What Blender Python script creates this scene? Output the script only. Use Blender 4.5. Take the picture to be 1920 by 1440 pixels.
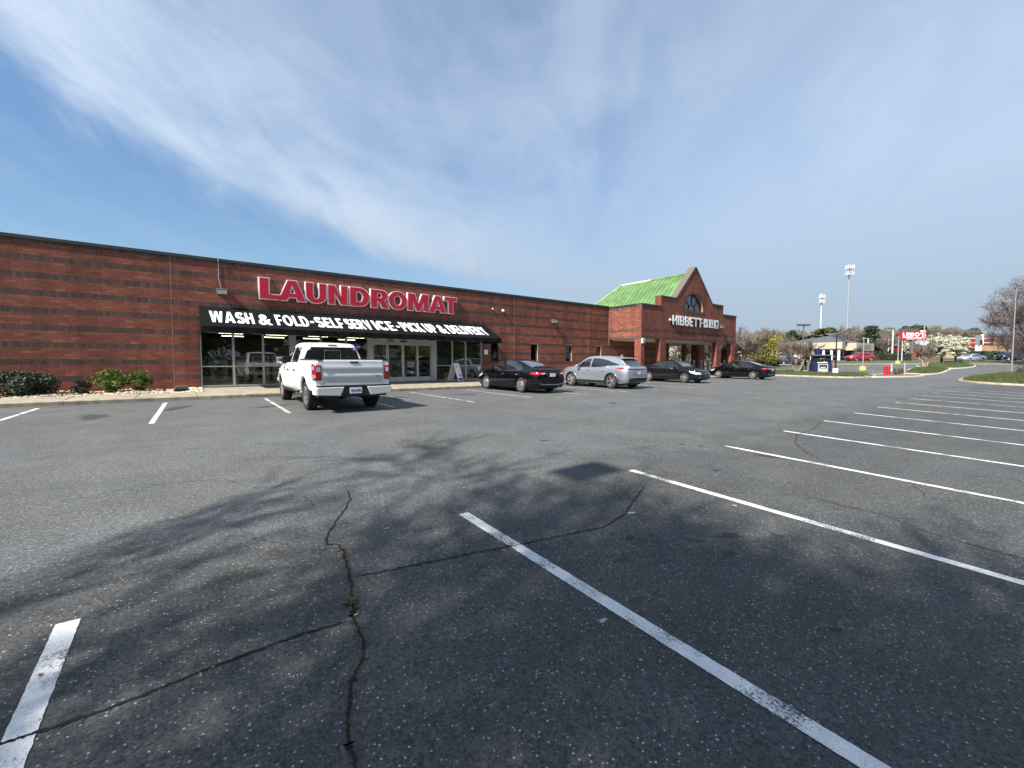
import bpy, bmesh, math, random
import numpy as np
from mathutils import Vector, Matrix
from mathutils.bvhtree import BVHTree
R_ = math.radians
for o in list(bpy.data.objects): bpy.data.objects.remove(o)
SC = bpy.context.scene
COL = SC.collection

# ------------------------------------------------------------------ camera
EYE = 1.65
YAW, PITCH, FPX = 37.30865526985572, 2.7805490839770783, 803.0
cam_d = bpy.data.cameras.new('camera')
cam = bpy.data.objects.new('camera', cam_d); COL.objects.link(cam)
cam.location = (0, 0, EYE)
cam.rotation_euler = (R_(90 - PITCH), 0, R_(-YAW))
cam_d.sensor_width = 36; cam_d.lens = 36 * FPX / 1920
cam_d.clip_start = 0.05; cam_d.clip_end = 6000
SC.camera = cam

# ------------------------------------------------------------------ world
SUN = Vector((-0.96, -0.155, 1.0)).normalized()          # towards the sun
sun_el = math.asin(SUN.z); sun_az = math.atan2(SUN.x, SUN.y)
SKY_STRENGTH, SUN_STRENGTH, EXPOSURE = 0.092, 5.0, 0.95
W = bpy.data.worlds.new('World'); SC.world = W; W.use_nodes = True
nt = W.node_tree; nt.nodes.clear()
def N(nt, t, **k):
    n = nt.nodes.new(t)
    for a, b in k.items(): setattr(n, a, b)
    return n
def L(nt, a, b): nt.links.new(a, b)
def MATH(nt, op, a, b=None, c=None, clamp=False):
    n = N(nt, 'ShaderNodeMath', operation=op, use_clamp=clamp)
    for i, v in enumerate((a, b, c)):
        if v is None: continue
        if isinstance(v, (int, float)): n.inputs[i].default_value = v
        else: L(nt, v, n.inputs[i])
    return n.outputs[0]
def SMOOTH(nt, v, a, b, lo=0., hi=1.):
    n = N(nt, 'ShaderNodeMapRange', interpolation_type='SMOOTHSTEP')
    L(nt, v, n.inputs[0])
    for i, x in enumerate((a, b, lo, hi)): n.inputs[i + 1].default_value = x
    return n.outputs[0]
out = N(nt, 'ShaderNodeOutputWorld'); bg = N(nt, 'ShaderNodeBackground')
sky = N(nt, 'ShaderNodeTexSky', sky_type='NISHITA', sun_disc=False)
sky.sun_elevation = sun_el; sky.sun_rotation = sun_az
sky.air_density = 1.15; sky.dust_density = 0.2; sky.ozone_density = 3.2; sky.altitude = 200
tc = N(nt, 'ShaderNodeTexCoord'); sp = N(nt, 'ShaderNodeSeparateXYZ'); L(nt, tc.outputs['Generated'], sp.inputs[0])
zz = MATH(nt, 'MAXIMUM', sp.outputs[2], 0.0)
zd = MATH(nt, 'ADD', zz, 0.30)
px = MATH(nt, 'DIVIDE', sp.outputs[0], zd); py = MATH(nt, 'DIVIDE', sp.outputs[1], zd)
q = MATH(nt, 'MULTIPLY', MATH(nt, 'SUBTRACT', px, py), 0.7071)     # across the streaks
p = MATH(nt, 'MULTIPLY', MATH(nt, 'ADD', px, py), 0.7071)          # along the streaks
def cloudnoise(sx, sy, scale, detail, dist, off, rough=0.6):
    c = N(nt, 'ShaderNodeCombineXYZ')
    L(nt, MATH(nt, 'MULTIPLY', p, sx), c.inputs[0]); L(nt, MATH(nt, 'MULTIPLY', q, sy), c.inputs[1]); c.inputs[2].default_value = off
    n = N(nt, 'ShaderNodeTexNoise'); n.inputs['Scale'].default_value = scale; n.inputs['Detail'].default_value = detail
    n.inputs['Roughness'].default_value = rough; n.inputs['Distortion'].default_value = dist
    L(nt, c.outputs[0], n.inputs['Vector']); return n.outputs[0]
n1 = cloudnoise(1.0, 1.1, 1.3, 3, 0.6, 3.1, 0.5)
n2 = cloudnoise(0.8, 1.9, 1.9, 8, 1.1, 7.7, 0.55)
n3 = cloudnoise(1.0, 1.3, 6.0, 8, 1.2, 1.3, 0.6)
pb = MATH(nt, 'MAXIMUM', MATH(nt, 'SUBTRACT', p, 0.9), 0.0)
qs = MATH(nt, 'SUBTRACT', q, MATH(nt, 'SUBTRACT', MATH(nt, 'MULTIPLY', MATH(nt, 'MULTIPLY', pb, pb), 0.62), 0.92))
qs = MATH(nt, 'ADD', qs, MATH(nt, 'MULTIPLY', MATH(nt, 'SUBTRACT', n2, 0.5), 0.55))
band = MATH(nt, 'MULTIPLY', SMOOTH(nt, qs, -0.36, 0.0), SMOOTH(nt, qs, 0.10, 0.60, 1.0, 0.62))
fine = SMOOTH(nt, MATH(nt, 'ADD', MATH(nt, 'MULTIPLY', n2, 0.72), MATH(nt, 'MULTIPLY', n3, 0.28)), 0.34, 0.66)
soft = SMOOTH(nt, n1, 0.30, 0.62)
c1 = MATH(nt, 'MULTIPLY', band, MATH(nt, 'ADD', 0.36, MATH(nt, 'ADD', MATH(nt, 'MULTIPLY', fine, 0.30), MATH(nt, 'MULTIPLY', soft, 0.36))))
c2 = MATH(nt, 'ADD', MATH(nt, 'MULTIPLY', SMOOTH(nt, q, -0.6, 0.8), 0.50), MATH(nt, 'ADD', 0.10, MATH(nt, 'MULTIPLY', fine, 0.12)))
cl = MATH(nt, 'MAXIMUM', c1, c2, clamp=True)
hz = MATH(nt, 'MAXIMUM', MATH(nt, 'MULTIPLY', SMOOTH(nt, sp.outputs[2], 0.46, 0.0, 0.0, 0.96), SMOOTH(nt, q, -1.2, 0.4, 0.25, 1.0)), SMOOTH(nt, sp.outputs[2], 0.17, 0.02, 0.0, 0.95))                # pale bluish haze low over the horizon
cl = MATH(nt, 'SUBTRACT', 1.0, MATH(nt, 'MULTIPLY', MATH(nt, 'SUBTRACT', 1.0, cl), MATH(nt, 'SUBTRACT', 1.0, hz)), clamp=True)
mixc = N(nt, 'ShaderNodeMix', data_type='RGBA'); mixc.blend_type = 'MIX'
hs = N(nt, 'ShaderNodeHueSaturation'); hs.inputs['Saturation'].default_value = 1.22; hs.inputs['Value'].default_value = 0.80; L(nt, sky.outputs[0], hs.inputs['Color'])
L(nt, cl, mixc.inputs[0]); L(nt, hs.outputs[0], mixc.inputs[6]); cc = N(nt, 'ShaderNodeMix', data_type='RGBA'); L(nt, SMOOTH(nt, sp.outputs[2], 0.05, 0.45), cc.inputs[0])
cc.inputs[6].default_value = (2.4, 3.0, 3.7, 1); cc.inputs[7].default_value = (3.95, 4.65, 5.65, 1); L(nt, cc.outputs[2], mixc.inputs[7])
L(nt, mixc.outputs[2], bg.inputs[0]); bg.inputs[1].default_value = SKY_STRENGTH
L(nt, bg.outputs[0], out.inputs[0])

# ------------------------------------------------------------------ sun
sd = bpy.data.lights.new('sun', 'SUN'); sd.energy = SUN_STRENGTH; sd.angle = R_(0.75); sd.color = (1.0, 0.95, 0.87)
so = bpy.data.objects.new('sun', sd); COL.objects.link(so)
so.rotation_euler = SUN.to_track_quat('Z', 'Y').to_euler(); so.location = (0, 0, 60)
SC.view_settings.view_transform = 'Standard'; SC.view_settings.look = 'None'
SC.view_settings.exposure = EXPOSURE; SC.view_settings.gamma = 1; SC.view_settings.use_curve_mapping = False
SC.render.engine = 'CYCLES'; SC.cycles.max_bounces = 6; SC.cycles.transparent_max_bounces = 12
SC.cycles.use_denoising = True

# ------------------------------------------------------------------ materials
def mat(name, col, rough=0.6, metal=0.0, var=0.12, scale=6.0, bump=0.0, bscale=40., coat=0.0, spec=0.5, emit=None, estr=0.0, tint=None, coords='Object', streak=0.):
    m = bpy.data.materials.new(name); m.use_nodes = True; t = m.node_tree; b = t.nodes['Principled BSDF']
    b.inputs['Roughness'].default_value = rough; b.inputs['Metallic'].default_value = metal
    b.inputs['Coat Weight'].default_value = coat; b.inputs['Coat Roughness'].default_value = 0.04
    b.inputs['Specular IOR Level'].default_value = spec
    c = N(t, 'ShaderNodeTexCoord'); n = N(t, 'ShaderNodeTexNoise'); n.inputs['Scale'].default_value = scale; n.inputs['Detail'].default_value = 6
    L(t, c.outputs[coords], n.inputs['Vector'])
    r = N(t, 'ShaderNodeMapRange'); L(t, n.outputs[0], r.inputs[0]); r.inputs[1].default_value = .3; r.inputs[2].default_value = .7
    r.inputs[3].default_value = 1 - var; r.inputs[4].default_value = 1 + var
    mx = N(t, 'ShaderNodeMix', data_type='RGBA', blend_type='MULTIPLY'); mx.inputs[0].default_value = 1
    L(t, r.outputs[0], mx.inputs[7])
    if tint is None: mx.inputs[6].default_value = (*col, 1)
    else:
        a = N(t, 'ShaderNodeAttribute', attribute_name='tint'); ra = N(t, 'ShaderNodeValToRGB')
        el = ra.color_ramp.elements
        stops = [col] + list(tint)
        el[0].position = 0; el[0].color = (*stops[0], 1); el[1].position = 1; el[1].color = (*stops[-1], 1)
        for i in range(1, len(stops) - 1):
            e = el.new(i / (len(stops) - 1)); e.color = (*stops[i], 1)
        L(t, a.outputs['Fac'], ra.inputs[0]); L(t, ra.outputs[0], mx.inputs[6])
    if streak:                                # weathering runs and faded patches, continuous over separate pieces
        gp = N(t, 'ShaderNodeNewGeometry'); mp_ = N(t, 'ShaderNodeMapping'); mp_.inputs['Scale'].default_value = (1.5, 1.5, .16); L(t, gp.outputs['Position'], mp_.inputs[0])
        s1 = N(t, 'ShaderNodeTexNoise'); s1.inputs['Scale'].default_value = 1.6; s1.inputs['Detail'].default_value = 7; L(t, mp_.outputs[0], s1.inputs['Vector'])
        s2 = N(t, 'ShaderNodeTexNoise'); s2.inputs['Scale'].default_value = .45; s2.inputs['Detail'].default_value = 5; L(t, gp.outputs['Position'], s2.inputs['Vector'])
        k = MATH(t, 'MULTIPLY', SMOOTH(t, s1.outputs[0], .34, .62, 1 - streak, 1 + streak * .4), SMOOTH(t, s2.outputs[0], .3, .7, 1 - streak * .7, 1 + streak * .7))
        m9 = N(t, 'ShaderNodeMix', data_type='RGBA', blend_type='MULTIPLY'); m9.inputs[0].default_value = 1; L(t, mx.outputs[2], m9.inputs[6]); L(t, k, m9.inputs[7]); mx = m9
    L(t, mx.outputs[2], b.inputs['Base Color'])
    if bump:
        nb = N(t, 'ShaderNodeTexNoise'); nb.inputs['Scale'].default_value = bscale; nb.inputs['Detail'].default_value = 5
        L(t, c.outputs[coords], nb.inputs['Vector'])
        bp = N(t, 'ShaderNodeBump'); bp.inputs['Strength'].default_value = bump; bp.inputs['Distance'].default_value = 0.02
        L(t, nb.outputs[0], bp.inputs['Height']); L(t, bp.outputs[0], b.inputs['Normal'])
    if emit: b.inputs['Emission Color'].default_value = (*emit, 1); b.inputs['Emission Strength'].default_value = estr
    return m

def asphalt_mat(name, base, near=True):
    m = bpy.data.materials.new(name); m.use_nodes = True; t = m.node_tree; b = t.nodes['Principled BSDF']
    c = N(t, 'ShaderNodeTexCoord'); O = c.outputs['Object']
    def noise(s, d=5, r=.55, dist=0, vec=O):
        n = N(t, 'ShaderNodeTexNoise'); n.inputs['Scale'].default_value = s; n.inputs['Detail'].default_value = d
        n.inputs['Roughness'].default_value = r; n.inputs['Distortion'].default_value = dist; L(t, vec, n.inputs['Vector']); return n.outputs[0]
    big = noise(0.16, 4); med = noise(1.3, 6, .6); fine = noise(55, 4, .7); grit = noise(190, 3, .8)
    mp = N(t, 'ShaderNodeMapping'); mp.inputs['Scale'].default_value = (0.25, 1.6, 1); L(t, O, mp.inputs[0])
    streak = noise(0.9, 5, .6, .4, mp.outputs[0])
    v = MATH(t, 'MULTIPLY', SMOOTH(t, big, .3, .7, .92, 1.08), SMOOTH(t, med, .28, .72, .88, 1.12))
    v = MATH(t, 'MULTIPLY', v, SMOOTH(t, streak, .3, .72, .93, 1.07))
    v = MATH(t, 'MULTIPLY', v, SMOOTH(t, fine, .3, .7, .50, 1.6))
    v = MATH(t, 'MULTIPLY', v, SMOOTH(t, grit, .28, .72, .42, 1.7))
    v = MATH(t, 'MULTIPLY', v, SMOOTH(t, noise(24, 3, .75), .32, .68, .80, 1.22))
    # the drive lane is more worn and paler than the stalls
    s = N(t, 'ShaderNodeSeparateXYZ'); L(t, O, s.inputs[0])
    lane = MATH(t, 'MULTIPLY', SMOOTH(t, MATH(t, 'ADD', s.outputs[1], MATH(t, 'MULTIPLY', med, 2.2)), 3.6, 7.2), SMOOTH(t, s.outputs[1], 30, 20))
    v = MATH(t, 'MULTIPLY', v, SMOOTH(t, lane, 0, 1, 1.0, 1.48))
    ve = N(t, 'ShaderNodeTexVoronoi', feature='F1'); ve.inputs['Scale'].default_value = 62; L(t, O, ve.inputs['Vector'])
    sx = N(t, 'ShaderNodeSeparateXYZ'); L(t, ve.outputs['Color'], sx.inputs[0])
    chip = MATH(t, 'MULTIPLY', SMOOTH(t, ve.outputs['Distance'], .42, .24), SMOOTH(t, sx.outputs[0], .85, .89))
    chip = MATH(t, 'MULTIPLY', chip, SMOOTH(t, sx.outputs[1], 0, 1, .25, 1))
    ve2 = N(t, 'ShaderNodeTexVoronoi', feature='F1'); ve2.inputs['Scale'].default_value = 130; L(t, O, ve2.inputs['Vector'])
    sx2 = N(t, 'ShaderNodeSeparateXYZ'); L(t, ve2.outputs['Color'], sx2.inputs[0])
    chip2 = MATH(t, 'MULTIPLY', SMOOTH(t, ve2.outputs['Distance'], .4, .15), SMOOTH(t, sx2.outputs[0], .70, .80))
    col = N(t, 'ShaderNodeMix', data_type='RGBA'); col.inputs[0].default_value = 0
    warm = N(t, 'ShaderNodeMix', data_type='RGBA'); L(t, SMOOTH(t, noise(.45, 4), .35, .7), warm.inputs[0])
    warm.inputs[6].default_value = (base[0] * .97, base[1] * 1.0, base[2] * 1.03, 1); warm.inputs[7].default_value = (base[0] * 1.04, base[1] * 1.02, base[2] * .97, 1)
    mu = N(t, 'ShaderNodeMix', data_type='RGBA', blend_type='MULTIPLY'); mu.inputs[0].default_value = 1; L(t, warm.outputs[2], mu.inputs[6]); L(t, v, mu.inputs[7])
    m1 = N(t, 'ShaderNodeMix', data_type='RGBA'); L(t, MATH(t, 'MULTIPLY', chip2, .55), m1.inputs[0]); L(t, mu.outputs[2], m1.inputs[6]); m1.inputs[7].default_value = (.17, .165, .155, 1)
    m2 = N(t, 'ShaderNodeMix', data_type='RGBA'); L(t, chip, m2.inputs[0]); L(t, m1.outputs[2], m2.inputs[6]); m2.inputs[7].default_value = (.42, .41, .39, 1)
    # hairline crazing in the worn lane
    vc = N(t, 'ShaderNodeTexVoronoi', feature='DISTANCE_TO_EDGE'); vc.inputs['Scale'].default_value = 0.62
    wv = N(t, 'ShaderNodeMix', data_type='RGBA'); wv.inputs[0].default_value = .16; L(t, O, wv.inputs[6])
    nw = N(t, 'ShaderNodeTexNoise'); nw.inputs['Scale'].default_value = 2.2; nw.inputs['Detail'].default_value = 6; L(t, O, nw.inputs['Vector'])
    sc_ = N(t, 'ShaderNodeVectorMath', operation='SCALE'); L(t, nw.outputs['Color'], sc_.inputs[0]); sc_.inputs[3].default_value = 1.3
    ad = N(t, 'ShaderNodeVectorMath', operation='ADD'); L(t, O, ad.inputs[0]); L(t, sc_.outputs[0], ad.inputs[1]); L(t, ad.outputs[0], vc.inputs['Vector'])
    hair = MATH(t, 'MULTIPLY', SMOOTH(t, vc.outputs['Distance'], .010, .002), SMOOTH(t, noise(.35, 3), .5, .62))
    m3 = N(t, 'ShaderNodeMix', data_type='RGBA'); L(t, MATH(t, 'MULTIPLY', hair, .65), m3.inputs[0]); L(t, m2.outputs[2], m3.inputs[6]); m3.inputs[7].default_value = (.018, .017, .016, 1)
    L(t, m3.outputs[2], b.inputs['Base Color'])
    b.inputs['Roughness'].default_value = .82; b.inputs['Specular IOR Level'].default_value = .35
    bp = N(t, 'ShaderNodeBump'); bp.inputs['Strength'].default_value = .55; bp.inputs['Distance'].default_value = .006
    L(t, MATH(t, 'ADD', fine, MATH(t, 'ADD', MATH(t, 'MULTIPLY', grit, .5), MATH(t, 'MULTIPLY', chip, .5))), bp.inputs['Height']); L(t, bp.outputs[0], b.inputs['Normal'])
    return m

def paint_mat(name, col, wear=.5):
    """road paint, crazed and worn through to the asphalt in places"""
    m = mat(name, col, .75, var=.1, scale=9); t = m.node_tree; b = t.nodes['Principled BSDF']
    src = b.inputs['Base Color'].links[0].from_socket
    c = N(t, 'ShaderNodeTexCoord'); O = c.outputs['Object']
    n = N(t, 'ShaderNodeTexNoise'); n.inputs['Scale'].default_value = 70; n.inputs['Detail'].default_value = 6; n.inputs['Roughness'].default_value = .75; L(t, O, n.inputs['Vector'])
    n2 = N(t, 'ShaderNodeTexNoise'); n2.inputs['Scale'].default_value = 3.2; n2.inputs['Detail'].default_value = 4; L(t, O, n2.inputs['Vector'])
    w = MATH(t, 'ADD', MATH(t, 'MULTIPLY', n.outputs[0], .65), MATH(t, 'MULTIPLY', n2.outputs[0], .5))
    f = SMOOTH(t, w, .53 + .1 * (1 - wear), .645 + .1 * (1 - wear))
    vc = N(t, 'ShaderNodeTexVoronoi', feature='DISTANCE_TO_EDGE'); vc.inputs['Scale'].default_value = 9
    nw = N(t, 'ShaderNodeTexNoise'); nw.inputs['Scale'].default_value = 12; L(t, O, nw.inputs['Vector'])
    sc_ = N(t, 'ShaderNodeVectorMath', operation='SCALE'); L(t, nw.outputs['Color'], sc_.inputs[0]); sc_.inputs[3].default_value = .12
    ad = N(t, 'ShaderNodeVectorMath', operation='ADD'); L(t, O, ad.inputs[0]); L(t, sc_.outputs[0], ad.inputs[1]); L(t, ad.outputs[0], vc.inputs['Vector'])
    hair = MATH(t, 'MULTIPLY', SMOOTH(t, vc.outputs['Distance'], .035, .008), SMOOTH(t, n2.outputs[0], .46, .62))
    n3_ = N(t, 'ShaderNodeTexNoise'); n3_.inputs['Scale'].default_value = 260; n3_.inputs['Detail'].default_value = 2; L(t, O, n3_.inputs['Vector'])
    f = MATH(t, 'MAXIMUM', MATH(t, 'MAXIMUM', f, MATH(t, 'MULTIPLY', SMOOTH(t, n3_.outputs[0], .54, .64), .55)), MATH(t, 'MULTIPLY', hair, .8))
    mx = N(t, 'ShaderNodeMix', data_type='RGBA'); L(t, f, mx.inputs[0]); L(t, src, mx.inputs[6]); mx.inputs[7].default_value = (.06, .06, .06, 1)
    L(t, mx.outputs[2], b.inputs['Base Color']); return m

def glass_mat(name, tintc=(.55, .6, .58), rough=0.0, refl=1.0, dark=None):
    """thin pane: fresnel reflection over a tinted see-through sheet"""
    m = bpy.data.materials.new(name); m.use_nodes = True; t = m.node_tree; t.nodes.clear()
    o = N(t, 'ShaderNodeOutputMaterial'); g = N(t, 'ShaderNodeBsdfGlossy'); g.inputs['Roughness'].default_value = rough
    tr = N(t, 'ShaderNodeBsdfTransparent'); tr.inputs[0].default_value = (*tintc, 1)
    f = N(t, 'ShaderNodeFresnel'); f.inputs[0].default_value = 1.5
    nz = N(t, 'ShaderNodeTexNoise'); nz.inputs['Scale'].default_value = .7
    co = N(t, 'ShaderNodeTexCoord'); L(t, co.outputs['Object'], nz.inputs['Vector'])
    bp = N(t, 'ShaderNodeBump'); bp.inputs['Strength'].default_value = .03; bp.inputs['Distance'].default_value = .05; L(t, nz.outputs[0], bp.inputs['Height'])
    L(t, bp.outputs[0], g.inputs['Normal'])
    mx = N(t, 'ShaderNodeMixShader'); L(t, MATH(t, 'MULTIPLY', f.outputs[0], 1.9 * refl, clamp=True), mx.inputs[0])
    L(t, tr.outputs[0], mx.inputs[1]); L(t, g.outputs[0], mx.inputs[2]); L(t, mx.outputs[0], o.inputs[0]); return m

M = {}
M['asphalt'] = asphalt_mat('asphalt', (.055, .056, .055))
M['paint'] = paint_mat('road_paint_white', (.70, .70, .68), .62)
M['paintold'] = paint_mat('road_paint_faded', (.50, .50, .48), .75)
M['concrete'] = mat('concrete', (.31, .265, .195), .85, streak=.12, var=.16, scale=2.2, bump=.3, bscale=60)
M['concrete2'] = mat('concrete_grey', (.42, .39, .34), .85, var=.2, scale=3, bump=.3, bscale=60)
M['kerb'] = mat('kerb_concrete', (.30, .26, .20), .9, var=.35, scale=3.5, bump=.4, bscale=40)
M['mortar'] = mat('mortar', (.34, .22, .165), .95, var=.2, scale=2)
M['brick'] = mat('red_brick', (.155, .040, .025), .85, streak=.22, var=.1, scale=.7, bump=.35, bscale=70, tint=[(.186, .050, .031), (.222, .064, .038), (.27, .092, .055)])
M['darkbrick'] = mat('dark_brick', (.050, .029, .022), .8, streak=.2, var=.2, scale=.8, bump=.3, bscale=70, tint=[(.080, .043, .033), (.125, .062, .045)])
M['bronze'] = mat('bronze_metal', (.045, .052, .046), .45, .3, var=.15, scale=2)
M['lampgrey'] = mat('weathered_grey_pole', (.27, .275, .28), .6, .3, var=.12)
M['alu'] = mat('aluminium', (.42, .43, .43), .42, .55, var=.08, scale=8)
M['alu_light'] = mat('aluminium_panel', (.50, .51, .50), .5, .3, var=.06, scale=4)
M['glass'] = glass_mat('shop_glass', (.34, .38, .35), refl=1.5)
M['glassdoor'] = glass_mat('door_glass', (.62, .66, .62), refl=.75)
M['glassdark'] = glass_mat('tinted_glass', (.12, .14, .12))
M['black'] = mat('black_plastic', (.012, .012, .013), .5, var=.15)
M['rubber'] = mat('rubber', (.018, .018, .018), .85, var=.2, scale=20)
M['canvas'] = mat('black_canvas', (.0035, .0045, .005), .9, spec=.15, var=.25, scale=3, bump=.2, bscale=15)
M['white'] = mat('white_paint', (.80, .80, .79), .45, var=.05)
M['whitevinyl'] = mat('white_vinyl', (.82, .82, .82), .5, var=.04)
M['redface'] = mat('red_acrylic', (.46, .010, .030), .35, var=.1, scale=1.5)
M['red'] = mat('red_paint', (.42, .014, .026), .45, var=.12)
M['cream'] = mat('cream_stucco', (.45, .41, .31), .85, var=.08, scale=2)
M['soffit'] = mat('soffit_cream', (.55, .50, .38), .85, var=.08, scale=2)
M['roofgreen'] = mat('green_standing_seam_metal', (.110, .205, .070), .45, .0, streak=.14, var=.24, scale=1.2)
M['shingle'] = mat('grey_shingle', (.075, .08, .09), .9, var=.2, scale=3, bump=.3)
M['steel'] = mat('galvanised_steel', (.42, .44, .45), .45, .6, var=.1, scale=5)
M['polewhite'] = mat('white_pole_paint', (.50, .52, .53), .55, var=.06)
M['polegrey'] = mat('grey_pole_paint', (.13, .13, .125), .5, .3, var=.12)
M['poleblack'] = mat('black_pole_paint', (.014, .014, .016), .45, var=.1)
M['navy'] = mat('navy_panel', (.008, .017, .075), .4, var=.1)
M['yellow'] = mat('yellow_paint', (.72, .55, .10), .6, var=.15)
M['grass'] = mat('grass', (.062, .078, .024), .95, var=.5, scale=1.6, bump=.6, bscale=12)
M['soil'] = mat('ground_soil', (.11, .10, .055), .95, var=.4, scale=.6, bump=.5, bscale=10)
M['mulch'] = mat('mulch', (.16, .085, .045), .95, var=.35, scale=6, bump=.7, bscale=30)
M['bark'] = mat('bark', (.10, .075, .055), .9, var=.3, scale=9, bump=.5, bscale=30)
M['barkpale'] = mat('pale_bark', (.33, .25, .17), .85, var=.3, scale=6, bump=.3)
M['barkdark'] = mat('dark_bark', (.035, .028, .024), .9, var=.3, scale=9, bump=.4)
M['twig'] = mat('twigs', (.15, .115, .095), .9, var=.2, scale=.5, tint=[(.19, .15, .125), (.24, .195, .165)])
M['twigred'] = mat('budding_twigs', (.105, .080, .074), .9, var=.2, scale=.5, tint=[(.145, .112, .104), (.20, .16, .148)])
M['weedleaf'] = mat('weed_leaves', (.045, .085, .018), .7, var=.3, scale=30, tint=[(.07, .12, .025), (.10, .15, .04)])
M['leafgreen'] = mat('evergreen_foliage', (.026, .042, .024), .8, var=.35, scale=.7, tint=[(.042, .060, .034), (.068, .088, .048)])  # greyed and lightened so the leaf colour carries the far haze
M['leafolive'] = mat('olive_foliage', (.05, .055, .015), .8, var=.3, scale=.7, tint=[(.085, .085, .022), (.13, .12, .035)])
M['leafyellow'] = mat('spring_yellow_foliage', (.17, .14, .018), .8, var=.25, scale=.8, tint=[(.24, .21, .030), (.34, .30, .05)])
M['leafbright'] = mat('bright_green_leaves', (.060, .105, .012), .7, var=.35, scale=3, tint=[(.10, .16, .018), (.18, .24, .035)])
M['leafdark'] = mat('dark_shrub_leaves', (.010, .022, .008), .6, var=.35, scale=3, tint=[(.018, .036, .012), (.030, .055, .018)])
M['budgreen'] = mat('budding_foliage', (.14, .13, .085), .85, var=.3, scale=.5, tint=[(.18, .168, .115), (.23, .21, .15)])  # bud colour paled to put distance haze into the tree line
M['blossom'] = mat('white_blossom', (.40, .39, .27), .8, var=.2, scale=2, tint=[(.52, .51, .38), (.66, .65, .54)])
M['stone'] = mat('river_stones', (.30, .24, .18), .85, var=.3, scale=8, tint=[(.46, .38, .27), (.62, .53, .38)])
M['plate'] = mat('number_plate', (.62, .66, .70), .4, var=.05)
M['screen'] = mat('screen', (.02, .022, .025), .2, var=.1)

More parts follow.
